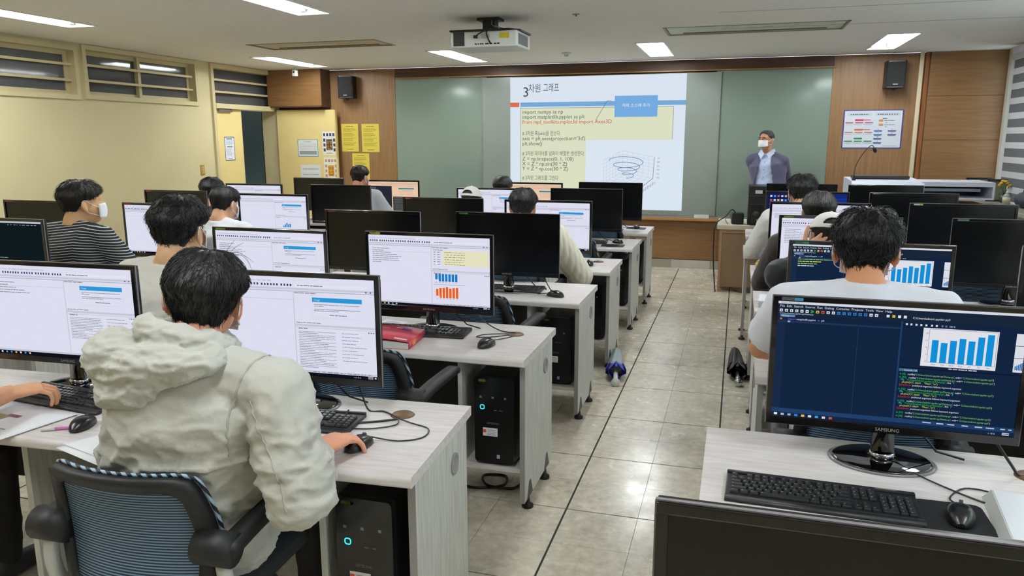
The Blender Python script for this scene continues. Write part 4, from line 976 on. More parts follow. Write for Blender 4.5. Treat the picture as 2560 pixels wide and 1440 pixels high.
    if full:
        rf = lambda n: [('In [%d]: ' % n, Gn), ("runfile(", Wt), ("'C:/Users/admin/.spyder-py3/temp.py'", Lg), (', wdir=', Wt), ("'C:/Users/admin/.spyder-py3'", Lg), (')', Wt)]
        def ln(parts, u=0.530):
            nonlocal y
            for t, c in parts:
                s.text(u, y, t, 0.0215, c, sx=0.86)
                ps = text_polys(t.replace(' ', 'n'), 0.0215 * s.h)
                u += (max(p[0] for q in ps for p in q) * 0.86 + 0.0006) / s.w
            y += 0.0200
        ln(rf(9)); y += 0.008
        for n in (50, 52, 53):
            ln(rf(n)); ln([('  File ', (60, 200, 210)), ('"C:/Users/admin/.spyder-py3/temp.py"', Gn), (', line ', Wt), ('7', (60, 200, 210))])
            ln([('    plt.plot(X,Y, label=', Yl), ('"Mean", "or")', Yl)]); y += 0.004
            ln([('SyntaxError:', Rd), (' positional argument follows keyword argument', Wt)]); y += 0.016
        for n in (57, 58): ln(rf(n)); y += 0.010
        ln([('In [59]: ', Gn)])
    else:
        for i in range(5): s.words(0.53, y, 0.78, 0.014, Lg if i % 2 else Gn); y += 0.03
        for i in range(4): s.words(0.04, 0.19 + i * 0.028, 0.12 + 0.16 * s.rng.random(), 0.016, (Lg, Yl, Lg, Wt)[i])
    s.rect(0, 0.930, 1, 0.968, (34, 66, 110)); s.words(0.64, 0.945, 0.99, 0.016, (190, 200, 220), gap=2.0)
    s.rect(0, 0.966, 1, 1, (22, 40, 72))
    for i, c in enumerate(((236, 240, 246), (180, 190, 206), (160, 172, 190), (50, 140, 220), (240, 200, 90), (232, 232, 236), (60, 160, 226), (226, 220, 220), (200, 90, 80))): s.rect(0.012 + i * 0.030, 0.974, 0.026 + i * 0.030, 0.993, c)
    s.text(0.90, 0.993, '∧ ◁ A', 0.018, Wt); s.rect(0.955, 0.972, 0.982, 0.979, Wt); s.rect(0.955, 0.985, 0.982, 0.992, Wt)
def draw_terminal(s):
    s.rect(0, 0, 1, 1, (16, 28, 32)); s.rect(0, 0, 1, 0.03, (196, 202, 212)); s.words(0.6, 0.06, 0.95, 0.014, (170, 180, 190), gap=2)
    for i in range(7): s.words(0.05 + 0.3 * (i % 2), 0.62 + i * 0.05, 0.3 + 0.5 * s.rng.random(), 0.016, (60, 150, 80) if i % 2 else (170, 190, 170))
    s.rect(0.45, 0.70, 0.58, 0.73, (60, 84, 90)); s.rect(0.80, 0.66, 0.9, 0.69, (60, 84, 90)); s.rect(0, 0.965, 1, 1, (10, 14, 20))
def draw_peach(s, dark=True):
    W = (240, 206, 176); s.rect(0, 0, 1, 1, W); s.rect(0, 0.04, 1, 0.055, (210, 176, 150)); s.words(0.02, 0.08, 0.98, 0.02, (196, 160, 138))
    s.rect(0, 0.12, 1, 0.135, (214, 182, 156)); s.rect(0.63, 0.195, 0.92, 0.235, (40, 140, 158))
    for i in range(4): s.words(0.64, 0.27 + i * 0.04, 0.9, 0.014, (200, 166, 144))
    if dark:
        s.rect(0.0, 0.14, 0.50, 0.92, (40, 44, 58)); s.rect(0.52, 0.47, 1, 0.92, (44, 46, 52))
        for i in range(12): s.words(0.54, 0.50 + i * 0.034, 0.74 + 0.14 * s.rng.random(), 0.014, (150, 150, 146))
        for i in range(3): s.words(0.03, 0.18 + i * 0.03, 0.2, 0.014, (150, 150, 160))
    s.rect(0, 0.965, 1, 1, (20, 20, 26))
def draw_desktop(s):
    s.rect(0, 0, 1, 1, (16, 32, 92)); s.rect(0.35, 0.0, 1, 1, (22, 44, 122)); s.rect(0.6, 0.1, 1, 0.8, (20, 50, 140))
    for i in range(5):
        for j in range(9): s.rect(0.03 + i * 0.047, 0.05 + j * 0.10, 0.056 + i * 0.047, 0.095 + j * 0.10, ((230, 232, 240), (210, 90, 70), (236, 190, 90), (90, 160, 230), (220, 220, 226))[(i * 3 + j) % 5])
    s.rect(0.74, 0.28, 0.86, 0.42, (120, 160, 230)); s.rect(0.76, 0.44, 0.94, 0.48, (210, 216, 236)); s.rect(0, 0.962, 1, 1, (14, 18, 34))
def put_screen(o, fn, **kw):
    s = Sheet(MW - 0.028, MH - 0.039, screen_ink, 0.00004); fn(s, **kw)
    scr = [c for c in o.children if c.name.startswith('screen')][0]
    c = s.build('screen_picture', scr, (-MW / 2 + 0.014, -0.0045, 0.462 - 0.015)); return c
# ------------------------------------------------------------------ desks in rows
FR = dict(L1=1.728, L2=2.87, L3=4.005, L4=5.064, L5=6.208, L6=7.271, R0=0.52, R1=1.76, R2=2.91, R3=4.07, R4=5.04, R5=6.12, R6=7.33)
DP = 0.575
desk(-3.05, -0.806, 1.672, DP, 'long pale desk where the person in the hooded jacket sits', 0.055, ('R',), [(-1.0, 2.115)], mid=-2.13)
nm = {'L2': 'pale desk carrying the red book', 'L3': 'pale desk behind the red-book desk, third from the camera along the aisle', 'L4': 'pale desk in the row of the cream quilted jacket', 'L5': 'pale desk with a black mouse mat on its bare end', 'L6': 'pale aisle-side desk nearest the whiteboard'}
for r in ('L2', 'L3', 'L4', 'L5', 'L6'): desk(-2.60, -0.795, FR[r], DP if r < 'L5' else 0.62, nm[r], 0, ('L', 'R'), [(-0.945, FR[r] + 0.40)] if r in ('L2', 'L4') else [])
nm = {'L2': 'pale desk under the dark console screen at the left edge', 'L3': 'pale desk in front of the person in the striped shirt', 'L4': 'pale desk of the person in the white T-shirt near the cream wall', 'L5': 'pale desk near the light switch, second from the front', 'L6': 'pale desk beside the open door'}
for r, x0, x1 in (('L2', -5.35, -3.42), ('L3', -5.25, -3.30), ('L4', -5.05, -3.10), ('L5', -5.05, -3.10), ('L6', -5.05, -3.10)): desk(x0, x1, FR[r], DP, nm[r], 0, ('L', 'R'))
nm = {'R0': 'pale desk under the nearest dark monitor', 'R1': 'pale desk with the keyboard and white box lid in the right foreground', 'R2': 'pale desk where the bare-armed person in white sits', 'R3': 'pale desk with the small white box on its corner', 'R4': 'pale desk with the yellow pouch on its corner', 'R5': 'pale desk by the white sleeve, next to the teacher table', 'R6': 'pale desk touching the teacher table'}
for r, x0 in (('R0', -0.10), ('R1', -0.050), ('R2', 0.105), ('R3', 0.122), ('R4', 0.118), ('R5', 0.075), ('R6', 0.10)): desk(x0, x0 + 1.85, FR[r], DP, nm[r], 0, ('R',) if r != 'R1' else (), [(0.79, 2.20)] if r == 'R1' else [])
# ------------------------------------------------------------------ monitors
MP = monitor_proto(); first = [True]
def monitor(x, y, label, rz=0.0, scr=None, st=None, **kw):
    global MP
    if first[0]: o = MP; o['label'] = label; o.location = (x, y, ZD + 0.0005); o.rotation_euler = (0, 0, rz); first[0] = False
    else: o = copy_tree(MPC, label, (x, y, ZD + 0.0005), rz)
    if first[0] is False and len(MON) == 0: pass
    MON.append((o, scr, st, kw)); return o
MON = []; MPC = MP
HL = dict(mode='help')
monitor(-1.383, 2.133, 'bright monitor showing a code editor, partly behind the hooded jacket person', 0.05, draw_light, None, n_console=22, **HL)
monitor(-2.273, 2.085, 'bright monitor at the left edge in front of the typing hand', 0.05, draw_light, None, n_console=14, editor=5, **HL)
monitor(-3.906, 3.233, 'monitor with dark console screen at the left edge', 0, draw_terminal)
monitor(-1.349, 3.225, 'bright monitor with blue and orange bar charts behind the red book', 0, draw_light, ((120, 130, 30), (150, 160, 40)), mode='vars', chart='two', editor=8)
monitor(-2.159, 3.18, 'bright monitor directly behind the hair of the hooded jacket person', 0, draw_light, ((110, 120, 40), (90, 100, 40)), editor=6, **HL)
monitor(-3.732, 4.281, 'bright blank-looking monitor right of the striped shirt', 0, draw_light, ((150, 50, 40), (120, 60, 50)), mode='plain')
monitor(-4.748, 4.249, 'switched-off monitor left of the striped shirt person by the cream wall', 0, None, ((150, 50, 40), (120, 60, 50)))
monitor(-2.106, 4.17, 'switched-off monitor rising behind the left part of the bar-chart monitor', 0, None, ((120, 50, 50), (80, 60, 60)))
monitor(-1.275, 4.237, 'large switched-off monitor hiding the person with the quilted jacket', 0, None, ((30, 110, 60), (60, 130, 60)))
monitor(-3.518, 5.264, 'bright monitor with a small blue bar chart beside the white T-shirt person', 0, draw_light, None, chart='small', detail=False, **HL)
monitor(-4.574, 5.43, 'switched-off monitor before the light switch wall, above the middle heads', 0, None, ((150, 50, 40), (110, 60, 50)))
monitor(-2.069, 5.235, 'switched-off monitor with a red sticker beside the peach screen', 0, None, ((190, 60, 50), (90, 60, 60)))
monitor(-1.266, 5.20, 'bright monitor of the person in the quilted jacket', 0, draw_light, None, chart='two_bars', detail=False, **HL)
monitor(-4.513, 6.45, 'bright monitor in front of the closed door leaf', 0, draw_light, None, detail=False, mode='plain')
monitor(-3.594, 6.49, 'switched-off monitor under the yellow notices', 0, None)
monitor(-2.08, 6.41, 'bright monitor of the person in the white cap on the left side', 0, draw_light, None, detail=False, **HL)
monitor(-1.248, 6.53, 'switched-off monitor next to the desk with the mouse mat', 0, None)
monitor(-4.501, 7.64, 'switched-off monitor in front of the posters on the open door', 0, None)
monitor(-3.485, 7.38, 'peach-tinted monitor with dark code panes by the wood wall', 0, draw_peach)
monitor(-1.947, 7.32, 'peach-tinted monitor below the projected slide', 0, draw_peach, None, dark=False)
monitor(-1.197, 7.52, 'switched-off monitor in front of the projected slide, nearest the aisle', 0, None)
monitor(0.426, 2.175, 'large dark-themed monitor with bar chart in the right foreground', 0, draw_dark, ((70, 76, 84), (60, 130, 170)))
monitor(0.242, 0.86, 'switched-off monitor cut off by the bottom edge, nearest the camera', 0.0, None)
monitor(0.539, 3.40, 'dark-themed monitor with bar chart in front of the big dark-haired person', 0, draw_dark, ((30, 90, 50), (40, 120, 70)), full=False)
monitor(0.552, 4.53, 'bright monitor in front of the right-hand white cap', 0, draw_light, ((110, 120, 40), (90, 100, 40)), mode='plain', editor=9)
monitor(0.537, 5.48, 'bright monitor third from the teacher table', 0, draw_light, None, detail=False, mode='plain', editor=4)
monitor(0.547, 6.60, 'monitor showing a blue desktop with rows of icons', 0, draw_desktop)
monitor(0.586, 7.73, 'switched-off monitor just under the lecturer', 0, None)
monitor(1.306, 7.70, 'switched-off monitor in front of the white lectern', 0, None)
monitor(1.327, 6.62, 'switched-off monitor overlapping the white lectern screen frame', 0, None, ((90, 96, 90), (70, 80, 76)))
monitor(1.42, 5.598, 'wide switched-off monitor below the stone window sill', 0, None, ((150, 160, 150), (120, 150, 60)))
monitor(1.434, 4.582, 'switched-off monitor at the right edge above a pale blue chair', 0, None, ((90, 110, 104), (80, 120, 110)))
monitor(1.42, 3.459, 'switched-off monitor at the far right edge of the picture', 0, None)
for o, scr, st, kw in MON:
    if scr: put_screen(o, scr, **kw)
    if st: sticker(o, *st)
# ------------------------------------------------------------------ towers in the bays
TP = tower_proto(); tfirst = True
def tower(x, y, label):
    global tfirst
    if tfirst: TP['label'] = label; TP.location = (x, y, 0.2055); tfirst = False; return TP
    return copy_tree(TP, label, (x, y, 0.2055), 0)
tower(-0.965, 1.985, 'black tower with cyan power ring under the hooded jacket person\'s desk')
tower(-0.95, 3.15, 'black tower with cyan power ring and sticker below the red-book desk')
for r, lab in (('L3', 'black tower with white sticker in the third desk from the camera'), ('L4', 'black tower in the bay beside the quilted jacket'), ('L5', 'black tower in the bay below the mouse mat desk'), ('L6', 'black tower in the bay of the desk nearest the whiteboard')):
    o = tower(-0.95, FR[r] + 0.30, lab)
for r, lab in (('L3', 'black tower at the far end of the third aisle desk'), ('L4', 'black tower with red and white sticker seen under the middle switched-off monitor')): tower(-2.44, FR[r] + 0.29, lab)
tower(-2.44, FR['L2'] + 0.29, 'black tower seen below the left-edge bright monitor')
for o in list(bpy.data.objects):   # only two towers are switched on
    if o.name.startswith('power_light') and o.parent and o.parent.parent not in (None,):
        t = o.parent.parent
        if not (abs(t.location.x + 0.96) < 0.03 and t.location.y < 3.3): o.data = o.data.copy(); o.data.materials[0] = M_GRILLE
# ------------------------------------------------------------------ keyboards, mice, mats
keyboard((0.010, 1.845, ZD), -0.03, 'black keyboard in front of the dark-themed monitor', True)
keyboard((-1.55, 1.925, ZD), 0.10, 'black keyboard under the right arm of the hooded jacket person', True)
keyboard((-2.42, 1.935, ZD), -0.10, 'black keyboard under the typing hand at the left edge', False)
keyboard((-1.60, 3.10, ZD), 0.07, 'black keyboard below the bar-chart monitor', False)
keyboard((-1.52, 4.20, ZD), 0.06, 'black keyboard below the large switched-off monitor', False)
keyboard((-1.47, 5.17, ZD), 0.10, 'black keyboard beside the quilted jacket', False)
keyboard((-1.50, 6.40, ZD), 0.05, 'black keyboard with green glints near the mouse mat', False)
def mouse_mat(loc, rz, w, d, label):
    T = thing('mouse_mat', label, 'mouse mat', loc, rz); b = MB(); b.prism(rrect(w, d, 0.02, 4), 0.0, 0.003); b.build('pad', mat('black_rubber_mat', (22, 22, 24), 0.6), T)
    b = MB(); b.box(-w / 2 + 0.012, -w / 2 + 0.026, -d / 2 + 0.012, -d / 2 + 0.028, 0.003, 0.0033); b.build('mark', M_GREYT, T)
mouse_mat((0.535, 1.86, ZD + 0.0005), 0.0, 0.15, 0.23, 'black mouse mat under the mouse in the right foreground')
mouse_mat((-0.98, 6.35, ZD + 0.0005), 0.02, 0.19, 0.15, 'black mouse mat lying bare on the desk')
mouse_mat((-0.95, 7.66, ZD + 0.0005), 0.02, 0.19, 0.16, 'dark green mouse mat on the desk nearest the whiteboard')
z = ZD + 0.003
mouse((0.545, 1.885, ZD + 0.004), -0.2, 'black mouse on a mat in the right foreground', [(0.555, 1.945, z + 0.01), (0.55, 2.0, z), (0.60, 2.07, z), (0.66, 2.06, z), (0.67, 2.0, z), (0.62, 2.0, z), (0.50, 2.12, z + 0.003), (0.44, 2.2, z + 0.02)])
mouse((-1.022, 1.885, ZD), -0.2, 'black mouse under the right hand of the hooded jacket person', [(-1.01, 1.94, z + 0.01), (-0.93, 1.955, z), (-0.87, 2.0, z), (-0.88, 2.07, z), (-0.95, 2.10, z), (-1.0, 2.115, z + 0.004)])
mouse((-1.93, 1.79, ZD), 0.25, 'black mouse by the pink pen at the left edge')
mouse((-1.01, 3.04, ZD), -0.25, 'black mouse right of the red book', [(-1.0, 3.10, z + 0.01), (-0.98, 3.17, z), (-0.94, 3.24, z), (-0.99, 3.26, z), (-1.08, 3.22, z), (-1.10, 3.17, z), (-1.03, 3.19, z), (-0.945, 3.27, z)])
mouse((-0.965, 4.16, ZD), 1.2, 'black mouse with looped cable on the third aisle desk', [(-1.02, 4.18, z + 0.01), (-1.08, 4.2, z), (-1.12, 4.3, z), (-1.07, 4.36, z), (-1.1, 4.43, z)])
mouse((-0.985, 5.30, ZD), 0.3, 'black mouse alone on the desk by the quilted jacket')
mouse((-0.965, 6.52, ZD), 1.0, 'black mouse behind the bare mouse mat')
mouse((-0.95, 7.66, ZD + 0.004), 0.2, 'black mouse on the dark mat nearest the whiteboard')
# cables lying on the desks
def cable(label, pts, r=0.0032, n=6):
    m = MB(); m.sm().tube(smooth_path(pts, 6), r, 6); tag(m.build('desk_cable', M_BLK), label, 'cable', 'loose black cables')
z = ZD + 0.004
cable('thick black cable between keyboard and brown cap by the hooded jacket person', [(-1.17, 2.10, z + 0.02), (-1.16, 2.05, z), (-1.10, 2.06, z), (-1.03, 2.10, z), (-1.0, 2.112, z + 0.004)], 0.0035)
cable('black screen cable dropping onto the hooded jacket person\'s desk', [(-1.17, 2.17, ZD + 0.10), (-1.155, 2.17, ZD + 0.05), (-1.13, 2.165, z), (-1.08, 2.17, z), (-1.02, 2.135, z), (-1.0, 2.118, z + 0.004)], 0.003)
cable('thin black cable from the keyboard to the brown cap', [(-1.13, 2.0, z), (-1.05, 2.02, z), (-0.99, 2.07, z), (-1.0, 2.11, z + 0.004)], 0.0022)
cable('black cable from the bar-chart monitor to its brown cap', [(-1.14, 3.27, ZD + 0.09), (-1.09, 3.31, ZD + 0.03), (-1.02, 3.30, z), (-0.95, 3.275, z + 0.004)], 0.003)
cable('black cable behind the mouse in the right foreground', [(0.70, 2.22, ZD + 0.09), (0.74, 2.20, ZD + 0.03), (0.76, 2.19, z), (0.79, 2.20, z + 0.004)], 0.004)
cable('black cable from the large switched-off monitor', [(-1.06, 4.28, ZD + 0.09), (-1.04, 4.27, ZD + 0.05), (-1.0, 4.24, z), (-0.985, 4.21, z)], 0.003)
cable('black cable on the desk by the quilted jacket', [(-1.15, 5.33, z), (-1.05, 5.36, z), (-0.97, 5.44, z), (-0.945, 5.464, z + 0.004)], 0.003)
cable('black cable tangle behind the aisle-end switched-off monitor', [(-1.15, 7.6, ZD + 0.06), (-1.08, 7.7, z), (-0.98, 7.78, z), (-0.92, 7.74, z), (-1.0, 7.7, z), (-1.06, 7.76, z)], 0.003)
cable('dark cable coil on the floor below the red-book desk', [(-1.25, 3.16, 0.006), (-1.1, 3.12, 0.006), (-0.98, 3.18, 0.006), (-1.0, 3.28, 0.006), (-1.1, 3.26, 0.006), (-1.05, 3.15, 0.012), (-0.93, 3.16, 0.006), (-0.9, 3.24, 0.006)], 0.006)
# ------------------------------------------------------------------ chairs
CP = chair_proto(); cfirst = True
def chair(x, y, rz, label):
    global cfirst
    if cfirst: CP['label'] = label; CP.location = (x, y, 0); CP.rotation_euler = (0, 0, rz); cfirst = False; return CP
    return copy_tree(CP, label, (x, y, 0), rz)
chair(-1.395, 1.60, 0.03, 'blue mesh office chair of the person in the hooded jacket')
chair(-2.64, 1.55, 0.02, 'blue mesh office chair at the left edge under the typing person')
chair(-1.36, 2.73, -0.06, 'empty blue mesh chair behind the bright monitor of the hooded jacket person')
chair(-2.36, 2.70, 0.0, 'blue mesh chair of the person with thick wavy hair')
chair(-1.26, 3.80, -0.10, 'empty blue mesh chair right of the bar-chart monitor')
chair(-3.86, 3.80, 0.0, 'blue mesh chair of the person in the striped shirt')
chair(-1.36, 4.80, 0.0, 'blue mesh chair of the person in the quilted jacket')
chair(-3.62, 4.80, 0.0, 'blue mesh chair of the person whose white T-shirt shows near the cream wall')
chair(-1.25, 6.05, 0.0, 'empty blue mesh chair at the desk with the mouse mat')
chair(-2.14, 5.95, 0.0, 'blue mesh chair of the left-side white cap person')
chair(-4.62, 5.95, 0.0, 'blue mesh chair by the door, second row from the front')
chair(-1.20, 7.12, 0.0, 'empty blue mesh chair at the desk nearest the whiteboard')
chair(-2.16, 7.02, 0.0, 'blue mesh chair of the dark head below the slide')
chair(-3.66, 7.02, 0.0, 'blue mesh chair in front of the yellow notices')
chair(0.44, 2.67, 0.0, 'blue mesh chair of the bare-armed person in white')
chair(1.32, 2.80, 0.05, 'empty blue mesh chair at the right edge beside the bare-armed person')
chair(0.44, 3.84, 0.0, 'blue mesh chair of the right-hand white cap person')
chair(1.36, 3.95, 0.1, 'empty pale blue chair below the right-edge switched-off monitor')
chair(0.47, 4.78, 0.0, 'blue mesh chair of the person with the white sleeve')
chair(0.46, 5.86, 0.0, 'blue mesh chair of the person before the blue desktop screen')
chair(1.36, 5.0, 0.0, 'empty blue mesh chair at the right-hand desk below the window sill')
# ------------------------------------------------------------------ teacher table with tower, boxes and cables
M_TAN = mat('tan_side_board', (150, 122, 92), 0.6, var=0.08, scale=30)
T = thing('teacher_table', 'tan teacher table with cream top at the end of the aisle', 'table', (0.42, 8.58, 0))
b = MB(); b.box(-0.60, 0.60, -0.34, 0.34, 0.665, 0.715, bev=0.008); b.build('table_top', mat('cream_laminate_top', (214, 206, 186), 0.45), T)
b = MB(); b.box(-0.545, -0.10, -0.30, -0.285, 0.05, 0.62); b.build('front_board', M_TAN, T)
b = MB(); b.box(-0.57, -0.545, -0.31, 0.31, 0.03, 0.665); b.box(-0.57, -0.545, -0.33, -0.31, 0.0, 0.06); b.build('end_panel', mat('tan_edge_board', (176, 140, 104), 0.55), T)
b = MB(); b.box(0.545, 0.57, -0.31, 0.31, 0.0, 0.665); b.build('end_panel', _M['tan_edge_board'], T)
b = MB(); b.box(-0.545, 0.545, 0.28, 0.295, 0.2, 0.665); b.build('back_board', M_TAN, T)
b = MB(); b.box(-0.545, 0.0, -0.30, -0.28, 0.625, 0.664); b.build('apron_rail', _M['tan_edge_board'], T)
T = thing('desktop_tower', 'black tower with white label and yellow sticker standing on the teacher table', 'computer', (0.215, 8.50, 0.7155))
b = MB(); b.box(-0.095, 0.095, -0.20, 0.20, 0.0, 0.40, bev=0.004); b.build('case', M_CASE, T)
b = MB(); b.box(-0.092, 0.092, -0.204, -0.20, 0.30, 0.302); b.box(-0.092, 0.092, -0.204, -0.20, 0.215, 0.217); b.build('bezel_groove', M_GREYT, T)
b = MB(); b.box(-0.03, 0.04, -0.2035, -0.20, 0.325, 0.36); b.build('white_label', M_STICK, T)
b = MB(); b.sm().lathe([(0.0, 0), (0.019, 0)], (0, 0, 0), 16, 1.0, 0.75, Matrix(((1, 0, 0, 0.07), (0, 0, -1, -0.2032), (0, 1, 0, 0.335), (0, 0, 0, 1)))); b.build('yellow_sticker', mat('yellow_oval', (226, 208, 40), 0.5), T)
T = thing('desk_speaker', 'small black desk speaker before the teacher table tower', 'speaker', (0.20, 8.275, 0.715))
b = MB(); b.box(-0.055, 0.055, -0.03, 0.02, 0.0, 0.19, bev=0.006); b.build('cabinet', M_CASE2, T)
b = MB(); b.sm().cyl((0, -0.031, 0.12), (0, -0.034, 0.12), 0.03, 18); b.build('cone', M_GRILLE, T)
b = MB(); b.sm().cyl((0.01, -0.031, 0.06), (0.01, -0.034, 0.06), 0.006, 10); b.build('knob', M_STICK, T)
T = thing('power_adapter', 'black boxy adapter lying left on the teacher table', 'adapter', (0.02, 8.36, 0.715), 0.15)
b = MB(); b.box(-0.06, 0.06, -0.05, 0.05, 0.0, 0.12, bev=0.012); b.build('body', M_BLK, T)
b = MB(); b.sm().tube(smooth_path([(-0.06, 0, 0.05), (-0.1, 0.02, 0.09), (-0.12, 0, 0.04), (-0.10, -0.04, 0.005)], 5), 0.006, 6); b.build('lead', mat('grey_lead', (140, 140, 132), 0.5), T)
T = thing('network_hub', 'wide black hub beside the small desk speaker', 'network hub', (0.31, 8.295, 0.715), -0.05)
b = MB(); b.box(-0.045, 0.16, -0.05, 0.05, 0.0, 0.095, bev=0.006); b.build('body', M_BLK, T)
for i in range(4):
    b = MB(); b.box(-0.03 + i * 0.04, -0.01 + i * 0.04, -0.052, -0.05, 0.02, 0.035); b.build('port', M_GRILLE, T)
m = MB(); m.sm().tube(smooth_path([(0.0, 8.33, 0.83), (-0.04, 8.31, 0.87), (-0.10, 8.28, 0.80), (-0.195, 8.21, 0.72), (-0.205, 8.20, 0.55), (-0.20, 8.2, 0.35), (-0.18, 8.19, 0.12), (-0.165, 8.17, 0.01)], 6), 0.006, 6)
tag(m.build('hanging_cable', M_BLK), 'thin black cable hanging down the end of the teacher table to the floor', 'cable')
m = MB(); m.sm().tube(smooth_path([(0.02, 8.33, 0.006), (0.1, 8.24, 0.006), (0.2, 8.26, 0.006), (0.26, 8.2, 0.006), (0.32, 8.27, 0.006)], 6), 0.006, 6)
tag(m.build('floor_cable', mat('dark_green_cable', (70, 74, 62), 0.5)), 'dull cable on the floor under the teacher table', 'cable')
# ------------------------------------------------------------------ white electronic lectern and microphone
M_LW = mat('white_lectern_shell', (214, 218, 232), 0.4)
T = thing('electronic_lectern', 'wide white electronic lectern with framed dark compartment by the window', 'lectern', (1.69, 8.42, 0))
b = MB(); b.box(-0.60, 0.60, -0.26, 0.30, 0.0, 0.98, bev=0.01); b.build('cabinet', mat('lectern_wood', (196, 172, 138), 0.5, var=0.1, scale=6), T)
b = MB(); b.prism([(-0.32, 0.98), (-0.32, 1.16), (-0.29, 1.19), (0.22, 1.205), (0.30, 1.205), (0.30, 0.98)], -0.62, 0.02, Matrix(((0, 0, 1, 0), (1, 0, 0, 0), (0, 1, 0, 0), (0, 0, 0, 1)))); b.build('control_desk', M_LW, T)
b = MB(); b.box(-0.58, -0.06, -0.05, 0.12, 1.204, 1.232, bev=0.006); b.build('flat_screen', M_BLK, T)
f = MB()
for x0, x1, z0, z1 in ((0.0, 0.62, 1.150, 1.190), (0.0, 0.62, 1.03, 1.045), (0.60, 0.62, 1.045, 1.150), (0.0, 0.02, 1.045, 1.150)): f.box(x0, x1, -0.30, 0.24, z0, z1)
f.build('compartment_frame', M_LW, T)
b = MB(); b.box(0.02, 0.60, 0.18, 0.20, 1.045, 1.150); b.build('compartment_back', mat('dark_teal_board', (56, 66, 70), 0.4), T)
b = MB(); b.box(0.03, 0.54, -0.16, 0.10, 1.095, 1.125, bev=0.004); b.build('sliding_tray', mat('white_tray', (196, 204, 214), 0.4), T)
b = MB(); b.box(0.28, 0.31, -0.2, -0.17, 0.98, 1.03); b.build('leg_post', M_GREYT, T)
T = thing('gooseneck_microphone', 'thin gooseneck microphone bending over at the lectern', 'microphone', (1.10, 8.22, 1.19))
b = MB(); b.sm().lathe([(0.02, 0), (0.018, 0.015), (0.008, 0.06), (0.0, 0.062)], n=14); b.build('base_socket', M_BLK, T)
b = MB(); b.sm().tube(smooth_path([(0, 0, 0.05), (0.005, 0, 0.12), (0.03, 0, 0.20), (0.08, 0, 0.285), (0.125, 0, 0.335), (0.145, 0, 0.34), (0.155, 0, 0.325)], 5), 0.004, 8); b.build('stem', M_GRILLE, T)
b = MB(); b.sm().ell((0.168, 0, 0.298), (0.017, 0.017, 0.03), Matrix.Rotation(-0.4, 3, 'Y')); b.build('foam_head', M_BLK, T)
# ------------------------------------------------------------------ zebra blind and things on the sill
B = thing('zebra_blind', 'grey and white striped roller blind on the right-hand window', 'blind', (2.655, 0, 0))
b = MB(); b.box(-0.03, 0.04, 6.85, 9.20, 2.44, 2.50, bev=0.01); b.build('head_rail', M_LW, B)
Mb1 = mat('opaque_grey_band', (92, 96, 100), 0.8); Mb2 = mat('sheer_white_band', (196, 196, 198), 0.8, trans=0.0)
z = 2.44; k = 0
while z > 1.05:
    h_ = 0.085 if k % 2 else 0.062
    b = MB(); b.box(-0.004 + 0.002 * (k % 2), 0.0 + 0.002 * (k % 2), 6.87, 9.18, z - h_, z); b.build('blind_band', Mb1 if k % 2 else Mb2, B); z -= h_; k += 1
b = MB(); b.box(-0.012, 0.01, 6.87, 9.18, z - 0.03, z, bev=0.004); b.build('bottom_bar', M_LW, B)
def photo_frame(x, y, rz, label, c):
    T = thing('photo_frame', label, 'photo frame', (x, y, 0.9555), rz)
    b = MB(); w, h = 0.12, 0.15
    b.box(-w, w, -0.012, 0.012, 0, 0.02); b.box(-w, w, -0.012, 0.012, 2 * h - 0.09, 2 * h - 0.07); b.box(-w, -w + 0.02, -0.012, 0.012, 0.02, 2 * h - 0.09); b.box(w - 0.02, w, -0.012, 0.012, 0.02, 2 * h - 0.09); b.build('frame', M_BLK, T)
    p = MB(); p.box(-w + 0.02, w - 0.02, -0.004, 0.008, 0.02, 2 * h - 0.09); p.build('picture', c, T)
    p = MB(); p.box(-0.01, 0.01, 0.012, 0.09, 0.0, 0.006); p.box(-0.01, 0.01, 0.012, 0.02, 0.0, 0.12); p.build('prop', M_BLK, T)
photo_frame(2.48, 9.30, 0.1, 'small dark-edged picture leaning by the wood pier', mat('picture_grey', (140, 140, 132), 0.5, var=0.4, scale=20))
photo_frame(2.60, 8.98, -0.2, 'small dark-edged picture behind the yellow flowers', mat('picture_green', (110, 116, 92), 0.5, var=0.4, scale=20))
T = thing('flower_pot', 'small pot of yellow flowers on the window sill', 'flower pot', (2.60, 8.84, 0.9555))
b = MB(); b.sm().lathe([(0.0, 0), (0.03, 0.0), (0.042, 0.075), (0.036, 0.075), (0.034, 0.06), (0.0, 0.06)], n=18); b.build('pot', mat('dark_pot', (60, 58, 52), 0.5), T)
b = MB()
for i in range(7):
    a = i * 0.9; b.sm().tube([(0, 0, 0.06), (0.02 * math.cos(a), 0.02 * math.sin(a), 0.13), (0.045 * math.cos(a), 0.045 * math.sin(a), 0.17 + 0.02 * (i % 3))], 0.002, 5)
b.build('stems', mat('stem_green', (70, 86, 40), 0.6), T)
for i in range(7):
    a = i * 0.9; b = MB(); b.sm().ell((0.045 * math.cos(a), 0.045 * math.sin(a), 0.175 + 0.02 * (i % 3)), (0.02, 0.02, 0.014), None, 8, 5); b.build('flower', mat('yellow_flower', (206, 170, 50), 0.6), T)
T = thing('sanitizer_bottle', 'clear pump bottle with cream label on the window sill', 'bottle', (2.54, 8.55, 0.9555))
b = MB(); b.sm().lathe([(0.0, 0), (0.032, 0.0), (0.034, 0.01), (0.034, 0.085), (0.02, 0.105), (0.012, 0.11), (0.0, 0.11)], n=18); b.build('body', mat('cloudy_bottle', (170, 172, 164), 0.2, spec=0.6), T)
b = MB(); b.sm().lathe([(0.0346, 0.02), (0.0346, 0.075)], n=18); b.build('label', mat('cream_label', (222, 214, 170), 0.5), T)
